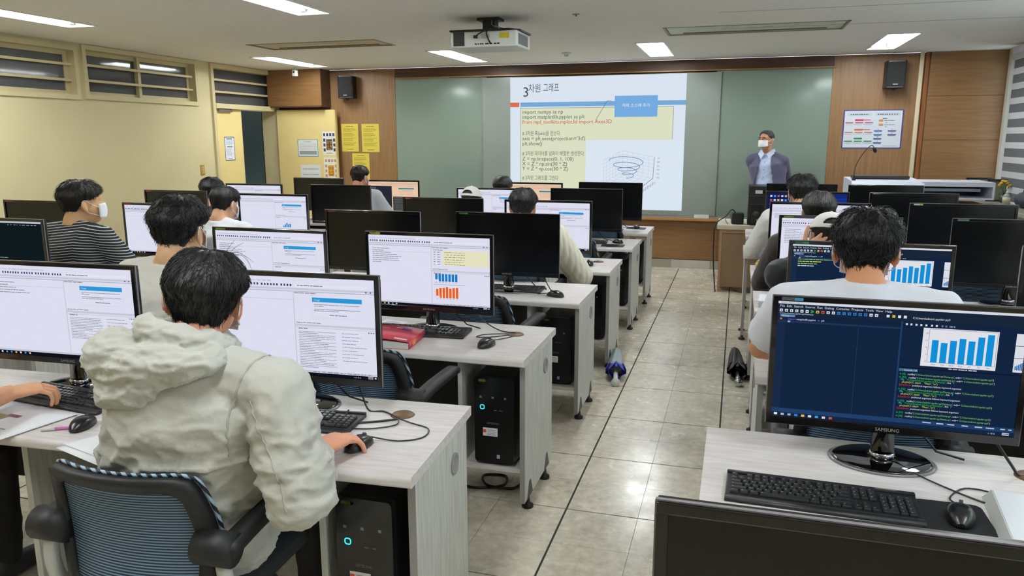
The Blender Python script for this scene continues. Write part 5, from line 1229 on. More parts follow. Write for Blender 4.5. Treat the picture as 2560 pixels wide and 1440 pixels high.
b = MB(); b.sm().lathe([(0.013, 0.11), (0.013, 0.125), (0.004, 0.128), (0.004, 0.15), (0.0, 0.15)], n=12); b.box(-0.004, 0.03, -0.006, 0.006, 0.146, 0.155); b.build('pump', M_PW, T)
T = thing('helmet_bag', 'rounded dark bag on the sill by the striped blind', 'bag', (2.59, 8.20, 0.9555))
b = MB(); b.sm().ell((0, 0, 0.075), (0.085, 0.14, 0.075)); b.build('body', mat('dark_grey_nylon', (62, 66, 74), 0.7, bump=0.3, bscale=30), T)
b = MB(); b.sm().tube(smooth_path([(0, -0.06, 0.145), (0, -0.03, 0.19), (0, 0.03, 0.19), (0, 0.06, 0.145)], 5), 0.007, 6); b.build('handle', M_BLK, T)
T = thing('yellow_pencil', 'yellow pencil lying on the window sill', 'pencil', (2.50, 8.42, 0.9595), 0.3)
b = MB(); b.sm(False).tube([(-0.07, 0, 0), (0.06, 0, 0)], 0.0038, 6); b.build('shaft', mat('pencil_yellow', (226, 206, 120), 0.5), T)
b = MB(); b.tube([(0.06, 0, 0), (0.078, 0, 0)], 0.0038, 6, True, 0.0005); b.build('point', M_TAN, T)
# ------------------------------------------------------------------ umbrellas on the floor
def umbrella(p0, p1, label, cloth, frill, grip):
    p0, p1 = Vector(p0), Vector(p1); d = (p1 - p0); L = d.length; rz = math.atan2(d.y, d.x) - PI / 2
    T = thing('folded_umbrella', label, 'umbrella', p0, rz, 'folded umbrellas on the floor')
    b = MB(); b.sm(); rows = []
    for i in range(12):
        t = i / 11; y = L * (0.30 + 0.68 * t); r = 0.046 * (1 - t) ** 0.6 + 0.014
        rows.append([(r * math.cos(a) * (1 + 0.16 * math.cos(6 * a + 3 * t)), y, 0.055 + 0.025 * t + r * 0.85 * math.sin(a) * (1 + 0.16 * math.cos(6 * a + 3 * t))) for a in [2 * PI * q / 24 for q in range(24)]])
    b.grid(rows, True, True, True); b.build('canopy', cloth, T)
    for q in range(8):
        f = MB(); f.sm(); a = 2 * PI * q / 8; ux, uz = math.cos(a), math.sin(a); k = 0.058 if uz > -0.3 else 0.042
        c = Vector((0, L * 0.30, 0.060)); tip = c + Vector((ux * k * 1.2, -0.05 - 0.04 * (q % 2), uz * k * (0.6 if uz > 0 else 0.8)))
        side = Vector((-uz, 0, ux)) * 0.034; back = c + Vector((ux * 0.03, 0.05, uz * 0.03)); tip.z = max(tip.z, 0.008)
        f.grid([[back - side, back + Vector((ux * 0.01, 0, uz * 0.01)), back + side], [(back + tip) / 2 - side * 1.2, (back + tip) / 2 + Vector((ux, 0, uz)) * 0.018, (back + tip) / 2 + side * 1.2], [tip - side * 0.4, tip + Vector((0, -0.012, 0.004)), tip + side * 0.5]]); 
        o = f.build('canopy_flap', frill, T); m_ = o.modifiers.new('thickness', 'SOLIDIFY'); m_.thickness = 0.002
    b = MB(); b.sm().tube([(0, 0.02, 0.022), (0, L * 0.36, 0.055)], 0.016, 12); b.build('grip_shaft', grip, T)
    b = MB(); b.sm().lathe([(0.0, -0.004), (0.026, 0.0), (0.028, 0.012), (0.022, 0.04), (0.016, 0.045)], (0, 0, 0), 16, 1, 1, Matrix(((1, 0, 0, 0), (0, 0, 1, -0.01), (0, 1, 0, 0.029), (0, 0, 0, 1)))); b.build('grip_end', grip, T)
    b = MB(); b.sm().tube([(0, L * 0.96, 0.078), (0, L * 1.02, 0.078)], 0.008, 8); b.build('tip', M_BLK, T)
umbrella((-0.70, 4.79, 0), (-0.79, 5.42, 0), 'grey folded umbrella with blue flaps on the aisle floor', mat('grey_umbrella_cloth', (150, 160, 164), 0.55), mat('blue_umbrella_cloth', (36, 44, 150), 0.45), mat('pale_grip', (200, 202, 196), 0.35))
umbrella((0.075, 5.0, 0), (0.045, 5.68, 0), 'black folded umbrella with chrome grip on the aisle floor', mat('black_umbrella_cloth', (26, 27, 32), 0.5), mat('black_umbrella_flap', (20, 20, 24), 0.45), mat('chrome_grip', (190, 190, 190), 0.18, 0.9))
# ------------------------------------------------------------------ book, papers, boxes
T = thing('red_book', 'thick red paperback with curled cover on the desk', 'book', (-1.315, 2.895, ZD), 0.10)
M_REDC = mat('red_book_cover', (206, 70, 88), 0.35)
def bk(u): return 0.030 + 0.018 * math.sin(PI * min(1, u / 0.30 * 0.9)) - 0.006 * u / 0.3
b = MB(); P = [(-u * 0.01, bk(u * 0.01)) for u in range(0, 29)]
b.grid([[(x, y, z) for x, z in [(0, 0.002)] + [(x, 0.026 + (z - 0.03) * 0.45) for x, z in P] + [(-0.28, 0.002)]] for y in (0.002, 0.228)], True, True, True); b.build('pages', mat('page_block', (214, 214, 206), 0.7, var=0.1, scale=4, stretch=(1, 1, 90)), T)
c = MB(); c.sm(); c.grid([[(x, y, z + 0.001) for x, z in [(0.003, 0.0), (0.004, 0.015), (0.003, bk(0))] + P] for y in (0.0, 0.115, 0.232)]); o = c.build('cover', M_REDC, T); m_ = o.modifiers.new('thickness', 'SOLIDIFY'); m_.thickness = 0.0012; m_.offset = 1
c = MB(); c.box(-0.28, 0.003, 0.0, 0.232, 0.0, 0.0015); c.build('back_cover', M_REDC, T)
def on_cover(x0, x1, y0, y1, m, name):
    c = MB(); n = 6; c.grid([[(-(x0 + (x1 - x0) * i / n), y, bk(x0 + (x1 - x0) * i / n) + 0.0034) for i in range(n + 1)] for y in (y0, y1)]); c.build(name, m, T)
on_cover(0.014, 0.072, 0.018, 0.036, M_STICK, 'barcode_label'); on_cover(0.14, 0.27, 0.168, 0.176, mat('orange_print', (226, 140, 80), 0.4), 'cover_stripe')
on_cover(0.04, 0.085, 0.165, 0.19, mat('navy_print', (56, 44, 120), 0.4), 'cover_picture'); on_cover(0.085, 0.115, 0.182, 0.194, mat('lilac_print', (200, 150, 190), 0.4), 'cover_picture')
c = MB(); c.box(0.0042, 0.0052, 0.05, 0.09, 0.006, 0.026); c.build('spine_print', mat('orange_spine', (226, 150, 50), 0.4), T)
def paper(pts, label, z, marks=None, group=None, curl=0.0):
    cx = sum(p[0] for p in pts) / 4; cy = sum(p[1] for p in pts) / 4
    T = thing('paper_sheet', label, 'paper', (cx, cy, z), 0, group)
    P = [Vector((p[0] - cx, p[1] - cy, 0)) for p in pts]
    c = MB(); c.sm(); n = 8; rows = []
    for i in range(n + 1):
        rows.append([])
        for j in range(n + 1):
            u, v = i / n, j / n; p = P[0].lerp(P[1], u).lerp(P[3].lerp(P[2], u), v); p.z = curl * (u ** 3) + 0.0008; rows[-1].append(p)
    c.grid(rows); o = c.build('sheet', M_PAPER, T); m_ = o.modifiers.new('thickness', 'SOLIDIFY'); m_.thickness = 0.0007
    if marks:
        k = MB(); k.m(0)
        for (u0, u1, v0, v1, mi) in marks:
            k.m(mi); k.poly([P[0].lerp(P[1], u).lerp(P[3].lerp(P[2], u), v) + Vector((0, 0, 0.0022 + curl * u ** 3)) for u, v in ((u0, v0), (u1, v0), (u1, v1), (u0, v1))])
        k.build('print', [mat('print_grey', (140, 140, 150), 0.6), mat('print_olive', (170, 170, 100), 0.6), mat('print_rose', (140, 96, 110), 0.6)], T)
    return T
mk = [(0.12 + 0.0, 0.80, 0.16 + i * 0.05, 0.175 + i * 0.05, 0) for i in range(6)] + [(0.35, 0.5, 0.55, 0.7, 1), (0.45, 0.6, 0.68, 0.74, 2), (0.1, 0.22, 0.6, 0.68, 2)]
paper([(-2.46, 1.60), (-2.09, 1.56), (-2.03, 1.87), (-2.40, 1.92)], 'printed handout under the typing hand at the left edge', ZD, mk, None, 0.004)
paper([(-1.88, 1.66), (-1.66, 1.60), (-1.60, 1.80), (-1.82, 1.78)], 'upper folded white sheet tucked by the hooded jacket', ZD + 0.003, None, 'white sheets by the jacket')
paper([(-1.875, 1.635), (-1.66, 1.57), (-1.61, 1.74), (-1.80, 1.76)], 'lower folded white sheet tucked by the hooded jacket', ZD, None, 'white sheets by the jacket')
paper([(-1.30, 1.80), (-1.13, 1.86), (-1.20, 1.905), (-1.32, 1.895)], 'white sheet between keyboard and grey cuff', ZD, None)
paper([(-1.68, 3.10), (-1.55, 3.08), (-1.52, 3.36), (-1.65, 3.38)], 'white sheet with scribbles beside the red book', ZD, [(0.2, 0.8, 0.5 + 0.09 * i, 0.52 + 0.09 * i, 0) for i in range(5)])
T = thing('white_box_lid', 'open white box lid at the right edge of the foreground desk', 'box lid', (0.70, 1.86, ZD), -0.12)
M_BOX = mat('white_card', (226, 228, 234), 0.5)
b = MB(); b.grid([[(-0.09, -0.165, z), (0.14, -0.165, z), (0.14, 0.165, z), (-0.09, 0.165, z)] if k == 0 else [(-0.075, -0.15, z), (0.125, -0.15, z), (0.125, 0.15, z), (-0.075, 0.15, z)] for k, z in ((0, 0.001), (1, 0.030))], True, True, True); b.build('tray', mat('white_card_side', (206, 208, 204), 0.55), T)
b = MB(); b.box(-0.072, 0.122, -0.147, 0.147, 0.030, 0.0315); b.build('inner_sheet', M_BOX, T)
b = MB(); b.box(-0.02, 0.10, 0.05, 0.052, 0.0316, 0.0318); b.box(-0.02, 0.08, 0.03, 0.032, 0.0316, 0.0318); b.build('print', mat('faint_print', (190, 192, 204), 0.6), T)
T = thing('small_white_box', 'small white box on the corner of the desk behind the large dark monitor', 'box', (0.215, 4.27, ZD), -0.05)
b = MB(); b.box(-0.07, 0.07, -0.10, 0.10, 0.0, 0.036, bev=0.002); b.build('carton', M_BOX, T)
b = MB(); b.box(-0.0705, 0.0705, -0.1005, 0.1005, 0.022, 0.0225); b.build('lid_seam', M_GREYT, T)
T = thing('pencil_pouch', 'crumpled yellow pencil pouch on the desk corner', 'pouch', (0.215, 5.46, ZD), -0.5)
b = MB(); b.sm(); rows = []
for i in range(13):
    t = i / 12; y = -0.11 + 0.22 * t; r = 0.042 * (math.sin(PI * (0.08 + 0.84 * t)) ** 0.5)
    rows.append([(r * (1 + 0.2 * noise.noise(Vector((3 * a, 9 * t, 1)))) * math.cos(a), y, 0.042 + 0.042 * (1 + 0.2 * noise.noise(Vector((3 * a, 9 * t, 5)))) * math.sin(a) * (r / 0.042)) for a in [2 * PI * q / 18 for q in range(18)]])
for r_ in rows:
    for q in range(len(r_)): r_[q] = (r_[q][0], r_[q][1], max(0.0005, r_[q][2]))
b.grid(rows, True, True, True); b.build('cloth', mat('yellow_patterned_cloth', (206, 190, 110), 0.7, var=1, var_rgb=(120, 112, 60), scale=40), T)
b = MB(); b.sm().tube([(0.012, -0.095, 0.078), (0.01, 0, 0.086), (0.012, 0.095, 0.078)], 0.004, 6); b.build('zip', M_GREYT, T)
T = thing('pink_pen', 'white pen with pink grip beside the mouse at the left edge', 'pen', (-1.985, 1.745, ZD + 0.0062), 0.5)
b = MB(); b.sm().tube([(-0.045, 0, 0), (-0.005, 0, 0)], 0.0055, 8); b.build('cap', M_PW, T)
b = MB(); b.sm().tube([(-0.005, 0, 0), (0.075, 0, 0)], 0.005, 8); b.build('barrel', mat('pink_barrel', (206, 120, 190), 0.4), T)
T = thing('key_charm', 'tiny orange and white figure-like charm on the desk by the quilted jacket', 'charm', (-1.115, 5.20, ZD))
b = MB(); b.sm().lathe([(0.0, 0), (0.014, 0.0), (0.01, 0.02), (0.0, 0.026)], n=12); b.build('foot', mat('cream_charm', (226, 206, 170), 0.5), T)
b = MB(); b.sm().ell((0, 0, 0.034), (0.012, 0.010, 0.012), None, 10, 6); b.build('top', mat('orange_charm', (226, 120, 50), 0.5), T)
# ------------------------------------------------------------------ people: continuous skins grown from tapered limbs
class Body(MB):
    def limb(s, p0, r0, p1, r1, n=12):
        p0, p1 = Vector(p0), Vector(p1); k = 5
        s.sm().tube([p0.lerp(p1, i / k) for i in range(k + 1)], r0, n, True, r1)
        s.ell(p0, (r0, r0, r0), None, n, 8); s.ell(p1, (r1, r1, r1), None, n, 8)
        return s
    def loft(s, secs, n=20, side=Vector((1, 0, 0))):
        """secs: (centre, half width along side, half depth)"""
        P = [Vector(q[0]) for q in secs]; rows = []
        for i, q in enumerate(secs):
            t = (P[min(i + 1, len(P) - 1)] - P[max(i - 1, 0)]).normalized()
            sd = (side - t * side.dot(t)).normalized(); f = t.cross(sd).normalized()
            rows.append([P[i] + sd * (q[1] * (abs(math.cos(a)) ** 0.82) * (1 if math.cos(a) >= 0 else -1)) + f * (q[2] * math.sin(a)) for a in [2 * PI * j / n for j in range(n)]])
        s.sm().grid(rows, True, True, True); return s
def skin_mesh(name, body, voxel, smooth, mats, disp=None, offset=None):
    """union of the shapes as one smooth continuous surface"""
    tmp = link('tmp', body.mesh('tmp', mats))
    r = tmp.modifiers.new('r', 'REMESH'); r.mode = 'VOXEL'; r.voxel_size = voxel
    q = tmp.modifiers.new('s', 'SMOOTH'); q.factor = 0.5; q.iterations = smooth
    dg = bpy.context.evaluated_depsgraph_get(); me = bpy.data.meshes.new_from_object(tmp.evaluated_get(dg)); me.name = name
    old = tmp.data; bpy.data.objects.remove(tmp); bpy.data.meshes.remove(old)
    if disp:
        ns = [v.normal.copy() for v in me.vertices]
        for v, n in zip(me.vertices, ns): v.co += n * disp(v.co, n)
    for p in me.polygons: p.use_smooth = True
    return me
def fold(co, k=9.0, amp=0.006, st=(1, 1, 1), seed=0.0):
    """cloth creases: ridged noise"""
    p = Vector((co.x * k * st[0] + seed, co.y * k * st[1], co.z * k * st[2]))
    w = noise.noise_vector(p * 0.6) * 0.7
    a = (1 - abs(noise.noise(p + w)) * 1.6); b = (1 - abs(noise.noise(p * 2.1 + w + Vector((7, 3, 1)))) * 1.6)
    a = max(0, a) ** 2.5; b = max(0, b) ** 2.5
    return amp * (a * 1.1 + b * 0.55 - 0.5)
def ik(S, W, l1, l2, pole):
    d = W - S; L = min(d.length, (l1 + l2) * 0.995); u = d.normalized(); a = (l1 * l1 - l2 * l2 + L * L) / (2 * L); h = math.sqrt(max(0, l1 * l1 - a * a))
    p = (pole - u * pole.dot(u)).normalized(); return S + u * a + p * h
def hand_shapes(b, wrist, d, up, side, curl=(0.35, 0.5, 0.4), k=1.05, spread=0.10, thumb=(0.7, 0.55, -0.25), hold=0.0):
    """palm, four unequal fingers and a thumb; side points to the thumb"""
    d = d.normalized(); up = (up - d * up.dot(d)).normalized(); side = (side - d * side.dot(d) - up * side.dot(up)).normalized()
    b.loft([(wrist - d * 0.02 * k, 0.027 * k, 0.019 * k), (wrist, 0.028 * k, 0.019 * k), (wrist + d * 0.03 * k, 0.036 * k, 0.018 * k), (wrist + d * 0.065 * k, 0.042 * k, 0.015 * k), (wrist + d * 0.088 * k, 0.040 * k, 0.012 * k)], 16, side)
    for i, (off, L, r) in enumerate(((0.031, 0.96, 0.0092), (0.011, 1.06, 0.0095), (-0.010, 1.0, 0.0090), (-0.030, 0.80, 0.0080))):
        p = wrist + d * (0.084 - 0.006 * abs(i - 1)) * k + side * off * k
        ang = 0.0; dir0 = (d + side * (spread * (1.5 - i) * 0.5)).normalized()
        for j, (l, c) in enumerate(zip((0.044, 0.028, 0.022), curl)):
            ang += c + (0.06 * i * (j == 1)); dr = dir0 * math.cos(ang) - up * math.sin(ang)
            q = p + dr * l * L * k; b.limb(p, r * k * (1 - 0.08 * j), q, r * k * (1 - 0.08 * (j + 1)), 10); p = q
    p = wrist + d * 0.022 * k + side * 0.026 * k - up * 0.006 * k
    dr = (side * thumb[0] + d * thumb[1] + up * thumb[2]).normalized()
    for l, r in ((0.038, 0.0125), (0.032, 0.0105), (0.026, 0.0092)):
        q = p + dr * l * k; b.limb(p, r * k, q, r * k * 0.88, 10); p = q; dr = (dr + d * 0.32 - up * 0.05).normalized()
M_SKIN = {}
def skin_mat(c):
    if c not in M_SKIN: 
        M_SKIN[c] = mat('skin_%d_%d_%d' % c, c, 0.5, var=0.10, scale=18, bump=0.06, bscale=160, spec=0.4)
        b = M_SKIN[c].node_tree.nodes['Principled BSDF']; b.inputs['Subsurface Weight'].default_value = 0.15; b.inputs['Subsurface Radius'].default_value = (0.01, 0.004, 0.002)
    return M_SKIN[c]
M_MASK = mat('white_face_mask', (236, 238, 242), 0.7, bump=0.05, bscale=200)
def hair_mat(name, c, rough=0.38): return mat(name, c, rough, spec=0.45, var=0.4, scale=14, stretch=(6, 6, 0.7), bump=0.35, bscale=55, bstretch=(5, 5, 0.5))
M_HAIR = hair_mat('black_hair', (18, 17, 18)); M_HAIR2 = hair_mat('dark_brown_hair', (30, 23, 20)); M_HAIR3 = hair_mat('greying_hair', (76, 78, 84), 0.5)
def tab(phi, keys):
    """smooth interpolation of (degrees, value) over |phi|"""
    a = abs(math.degrees(phi)) % 360
    if a > 180: a = 360 - a
    for (a0, v0), (a1, v1) in zip(keys, keys[1:]):
        if a <= a1:
            t = (a - a0) / (a1 - a0); t = t * t * (3 - 2 * t); return v0 + (v1 - v0) * t
    return keys[-1][1]
def make_hair(H, R, hs, T, m, strands=900, seed=0, line=None, puff=1.0, curl=0.0, width=0.0013, top=1.0, keep=None, lift=0.008, wisps=()):
    """cap of hair grown from the crown, with loose strands; R head rotation"""
    rng = random.Random(seed)
    line = line or [(0, 66), (45, 74), (72, 92), (90, 98), (108, 122), (135, 146), (180, 150)]
    ax = (0.078, 0.105, 0.090)
    def rad(d):
        az = ax[2] if d.z > 0 else ax[2] + 0.040 * max(0.0, min(1.0, 0.55 - d.y * 1.4)); ay = ax[1] if d.z > 0 or d.y > 0 else ax[1] - 0.010
        return 1 / math.sqrt((d.x / ax[0]) ** 2 + (d.y / ay) ** 2 + (d.z / az) ** 2)
    def P(th, ph, extra=0.0):
        d = Vector((math.sin(th) * math.sin(ph), math.sin(th) * math.cos(ph), math.cos(th)))
        e = rad(d)
        tm = math.radians(tab(ph, line)); f = th / tm
        deg = math.degrees(th)
        th_ = 0.027 if deg < 82 else max(0.005, 0.027 - 0.022 * (deg - 82) / 42)
        aph = abs(math.degrees(ph)); sd_ = max(0.0, 1 - abs(aph - 92) / 34)
        if deg > 70: th_ *= 1 - 0.62 * sd_ * min(1, (deg - 70) / 20)
        if deg < 30: th_ = th_ * (0.62 + 0.38 * deg / 30) * top
        if abs(math.degrees(ph)) < 60: th_ *= 0.8
        edge = 1.0 if f < 0.93 else max(0.25, 1 - (f - 0.93) / 0.07 * 0.75)
        streak = noise.noise(Vector((math.sin(ph) * 5 + seed, math.cos(ph) * 5, deg * 0.012))) * 0.005 + noise.noise(Vector((math.sin(ph) * 13 + seed, math.cos(ph) * 13, deg * 0.03 + 4))) * 0.0035
        if curl: streak += noise.noise(d * 16 + Vector((seed, 0, 0))) * curl + noise.noise(d * 34) * curl * 0.5
        return d * (e + (th_ * puff + streak) * edge + extra)
    T4 = Matrix.Translation(H) @ R.to_4x4()
    b = MB(); b.sm(); NP, NT = 56, 22; rows = []
    for i in range(NT + 1):
        ring = []
        for j in range(NP):
            ph = -PI + 2 * PI * j / NP; tm = math.radians(tab(ph, line)) * (1 + 0.03 * noise.noise(Vector((ph * 4, seed, 2)))); th = max(0.03, tm * i / NT)
            p = P(th, ph) * hs
            if keep: p = keep(p)
            ring.append(T4 @ p)
        rows.append(ring)
    inner = []
    for j in range(NP):
        ph = -PI + 2 * PI * j / NP; th = math.radians(tab(ph, line)); d = Vector((math.sin(th) * math.sin(ph), math.sin(th) * math.cos(ph), math.cos(th)))
        e = rad(d); inner.append(T4 @ (d * (e - 0.012) * hs))
    b.grid(rows + [inner], True, True, False)
    for _ in range(strands):
        ph = rng.uniform(-PI, PI); tm = math.radians(tab(ph, line)); t0 = tm * rng.random() ** 0.7 * 0.85 + 0.05; L = rng.uniform(0.25, 0.55); sw = rng.uniform(-0.25, 0.25) + (0.8 if rng.random() < 0.1 else 0) * rng.choice((-1, 1)); lf = rng.random() ** 2.5 * lift
        if curl: sw *= 2.2; lf *= 1.3
        pts = []
        for k in range(5):
            f = k / 4; th = min(t0 + L * f, tm * 1.05); p = P(min(th, tm * 0.99), ph + sw * f * f * 0.6, -0.002 + (lf + 0.003) * math.sin(PI * 0.62 * f)) 
            if th >= tm: p = p + Vector((0, 0, -0.006 * f))
            p = p * hs
            if keep: p = keep(p)
            pts.append(T4 @ p)
        b.tube(pts, width * 1.2, 3, False, width * 0.15)
    for w in wisps: b.tube([T4 @ (Vector(p) * hs) for p in smooth_path(w, 5)], 0.0007, 3, False, 0.0003)
    me = b.mesh('hair', m); return me
def person(label, head, pelvis, hw, fz=0.0, look=(0, 0, 0), skin=(214, 164, 132), shirt=None, sleeve='short', hair=None, wrists=None, voxel=0.009, mask=True, legs='sit', trouser=(34, 34, 40), extra=None, sh=(0.205, 0.0), belly=1.0, fine_hands=(), poles=None, hand_dirs=None, shirt_disp=None, shirt_voxel=None, neckline=0.0, cap=None, hunch=0.0, arm=(0.32, 0.278), neckz=-0.086):
    """label, skull centre, pelvis, hair width; facing fz (0 looks to +Y); look = (pitch, roll, yaw) of the head"""
    T = thing('person', label, 'person', (pelvis[0], pelvis[1], 0), 0)
    inv = Matrix.Translation((-pelvis[0], -pelvis[1], 0))
    L = lambda p: inv @ Vector(p)
    H = L(head); Pv = L((pelvis[0], pelvis[1], pelvis[2])); hs = hw / 0.232; k = 1.05
    F = Matrix.Rotation(fz, 3, 'Z'); R = F @ Euler((look[0], look[1], look[2]), 'YXZ').to_matrix()
    side = F @ Vector((1, 0, 0)); fwd = F @ Vector((0, 1, 0)); up = Vector((0, 0, 1))
    N = H + (R @ Vector((0, -0.035, -0.10))) * hs * 0.6 + fwd * (-0.040) + up * neckz     # base of the neck
    mid = Pv.lerp(N, 0.40) - fwd * (0.02 + hunch); chest = Pv.lerp(N, 0.74) - fwd * (0.012 + hunch * 0.8)
    b = Body()
    # head
    T4 = Matrix.Translation(H) @ R.to_4x4()
    h = lambda x, y, z: T4 @ (Vector((x, y, z)) * hs)
    E = lambda c, r: b.sm().ell(h(*c), [v * hs for v in r], R, 20, 14)
    E((0, 0, 0), (0.079, 0.105, 0.090)); E((0, 0.032, -0.055), (0.071, 0.072, 0.082)); E((0, 0.062, -0.115), (0.036, 0.036, 0.030)); E((0, 0.020, -0.095), (0.058, 0.060, 0.045))
    E((0, 0.108, -0.045), (0.013, 0.020, 0.026)); E((0, 0.103, -0.030), (0.009, 0.014, 0.03)); E((0, 0.085, 0.005), (0.055, 0.022, 0.016))
    for s in (-1, 1):
        E((0.034 * s, 0.092, -0.062), (0.024, 0.020, 0.024)); 
        Re = R @ Euler((0.15, 0, 0.62 * s)).to_matrix()
        b.ell(h(0.090 * s, -0.012, -0.040), (0.010 * hs, 0.021 * hs, 0.034 * hs), Re, 12, 10); b.ell(h(0.088 * s, 0.0, -0.068), (0.008 * hs, 0.011 * hs, 0.013 * hs), Re, 10, 8)
        ring = [h(0.094 * s + 0.011 * s * math.cos(a) , -0.014 - 0.019 * math.cos(a), -0.036 + 0.031 * math.sin(a)) for a in [PI * (0.15 + 1.35 * q / 12) + (0 if True else 0) for q in range(13)]]
        b.tube(ring, 0.0042 * hs, 6)
    E((0, 0.098, -0.088), (0.022, 0.010, 0.006)); E((0, 0.096, -0.097), (0.018, 0.010, 0.007))
    b.limb(h(0, -0.028, -0.070), 0.054 * hs, N + up * 0.01, 0.060 * min(hs, 1.05))
    # torso
    W = sh[0]
    b.loft([(Pv - up * 0.08, 0.15, 0.10), (Pv, 0.165 * belly, 0.115 * belly), (mid, 0.145 * belly, 0.105 * belly), (chest, 0.168, 0.112), (N - up * 0.075, W * 0.86, 0.088), (N - up * 0.02, 0.085, 0.062), (N + up * 0.03, 0.055, 0.05)], 24, side)
    SH = {}
    for s in (-1, 1):
        S = N + side * (W * s) + up * (-0.075 + sh[1] * s) + fwd * 0.012; SH[s] = S
        b.limb(N + side * 0.05 * s - up * 0.03, 0.05, S - side * 0.015 * s, 0.053)
    wr = wrists or {}
    JO = {}
    handb = Body(); hb_used = False
    for s in (-1, 1):
        wv = wr.get(s)
        if wv is None: wv = Vector(pelvis) + fwd * 0.36 + side * 0.13 * s; wv.z = 0.755
        Wt = L(wv); pole = Vector((0.75 * s, -0.35, -0.8)) if not poles or s not in poles else Vector(poles[s])
        pole = F @ pole; El = ik(SH[s], Wt, arm[0], arm[1], pole)
        d = Wt - El
        if d.length > arm[1] * 1.02: Wt = El + d.normalized() * arm[1]
        JO[s] = (SH[s], El, Wt)
        b.limb(SH[s], 0.051, El, 0.041)
        hd = hand_dirs.get(s) if hand_dirs else None
        tgt = handb if s in fine_hands else b
        if s in fine_hands:
            hb_used = True; handb.limb(El, 0.041, El.lerp(Wt, 0.3), 0.043); handb.limb(El.lerp(Wt, 0.3), 0.043, Wt, 0.0275)
        else: b.limb(El, 0.041, El.lerp(Wt, 0.3), 0.043); b.limb(El.lerp(Wt, 0.3), 0.043, Wt, 0.0275)
        if hd: hand_shapes(tgt, Wt, Vector(hd[0]), Vector(hd[1]), Vector(hd[2]), **hd[3])
        else: hand_shapes(tgt, Wt, (Wt - El).normalized() * 0.6 + fwd * 0.6 - up * 0.15, up, -side * s)
    # legs
    KN = {}
    for s in (-1, 1):
        hip = Pv + side * 0.085 * s
        if legs == 'sit': kn = L(pelvis) * 0 + Vector((0, 0, 0)) + Pv + side * 0.13 * s + fwd * 0.40; kn.z = 0.50; an = kn - fwd * 0.02 + side * 0.01 * s; an.z = 0.085
        else: kn = hip + side * 0.01 * s; kn.z = 0.50; an = kn.copy(); an.z = 0.085
        b.limb(hip, 0.085, kn, 0.058); b.limb(kn, 0.055, an, 0.038); b.limb(an - up * 0.03, 0.036, an + fwd * 0.13 - up * 0.045, 0.03)
        KN[s] = (hip, kn, an)
    me = skin_mesh('body', b, voxel, 4, [skin_mat(skin)])
    if hb_used:
        hm = skin_mesh('hand', handb, 0.0036, 3, [skin_mat(skin)]); bm = bmesh.new(); bm.from_mesh(me); bm.from_mesh(hm); bm.to_mesh(me); bm.free(); bpy.data.meshes.remove(hm)
        for p in me.polygons: p.use_smooth = True
    body = link('body', me, T)
    # clothing
    if shirt:
        c = Body(); g = shirt.get('loose', 0.016)
        c.loft([(Pv - up * 0.10, 0.165 * belly + g, 0.115 + g), (Pv, 0.170 * belly + g * 1.3, 0.125 * belly + g), (mid, 0.155 * belly + g * 1.5, 0.112 * belly + g * 1.2), (chest, 0.172 + g, 0.118 + g), (N - up * 0.08, W * 0.90 + g * 0.6, 0.094 + g * 0.7), (N - up * 0.035, 0.115, 0.074 + g * 0.3), (N - up * 0.004 + up * neckline, 0.078, 0.068)], 28, side)
        for s in (-1, 1):
            S, El, Wt = JO[s]
            if sleeve == 'none': continue
            c.limb(N + side * 0.06 * s - up * 0.037, 0.050 + g * 0.4, S - side * 0.01 * s, 0.056 + g * 0.7)
            if sleeve == 'long':
                c.limb(S, 0.056 + g * 0.75, El, 0.047 + g * 0.6); c.limb(El, 0.047 + g * 0.6, El.lerp(Wt, 0.84), 0.031 + g * 0.22)
            else:
                c.limb(S, 0.055 + g * 0.7, S.lerp(El, 0.40), 0.054 + g * 0.7); c.tube([S.lerp(El, 0.35), S.lerp(El, 0.72)], 0.054 + g * 0.7, 16, True, 0.056 + g * 0.7)
        vv = shirt_voxel or max(0.008, voxel)
        me = skin_mesh('top', c, vv, 3, [shirt['mat']], shirt_disp or (lambda co, n: fold(co, 7.0, 0.005, (1, 1, 1.4), hw * 100)))
        so = link(shirt.get('name', 'shirt'), me, T)
    tr = Body()
    for s in (-1, 1):
        hip, kn, an = KN[s]; tr.limb(hip, 0.098, kn, 0.072); tr.limb(kn, 0.070, an + up * 0.02, 0.056)
    tr.loft([(Pv - up * 0.09, 0.16, 0.11), (Pv, 0.172, 0.122), (Pv + up * 0.06, 0.165, 0.118)], 20, side)
    link('trousers', skin_mesh('trousers', tr, 0.014, 3, [mat('trouser_%d_%d_%d' % trouser, trouser, 0.8)], lambda co, n: fold(co, 8, 0.004)), T)
    for s in (-1, 1):
        an = KN[s][2]; f = Body(); f.limb(an - up * 0.035 - fwd * 0.03, 0.045, an + fwd * 0.14 - up * 0.048, 0.036); f.limb(an - fwd * 0.02, 0.042, an - up * 0.04, 0.045)
        link('shoe', skin_mesh('shoe', f, 0.012, 2, [mat('dark_shoe', (40, 40, 44), 0.6)]), T)
    if hair: link('hair', make_hair(H, R, hs, T, **hair), T)
    if mask:
        q = MB(); q.sm(); rows = []
        for i in range(9):
            z = -0.028 - 0.092 * i / 8; row = []
            for j in range(15):
                ph = math.radians(-68 + 136 * j / 14); e = 1 - ((z + 0.07) / 0.058) ** 2; c_ = math.cos(ph)
                tz = z * (1 - 0.25 * (1 - c_)) - 0.012 * (1 - c_)
                row.append(h(0.080 * math.sin(ph), 0.038 + 0.077 * c_ + 0.017 * c_ ** 3 * max(0.15, e), tz))
            rows.append(row)
        q.grid(rows); mo = q.build('face_mask', M_MASK, T); md = mo.modifiers.new('t', 'SOLIDIFY'); md.thickness = 0.0015
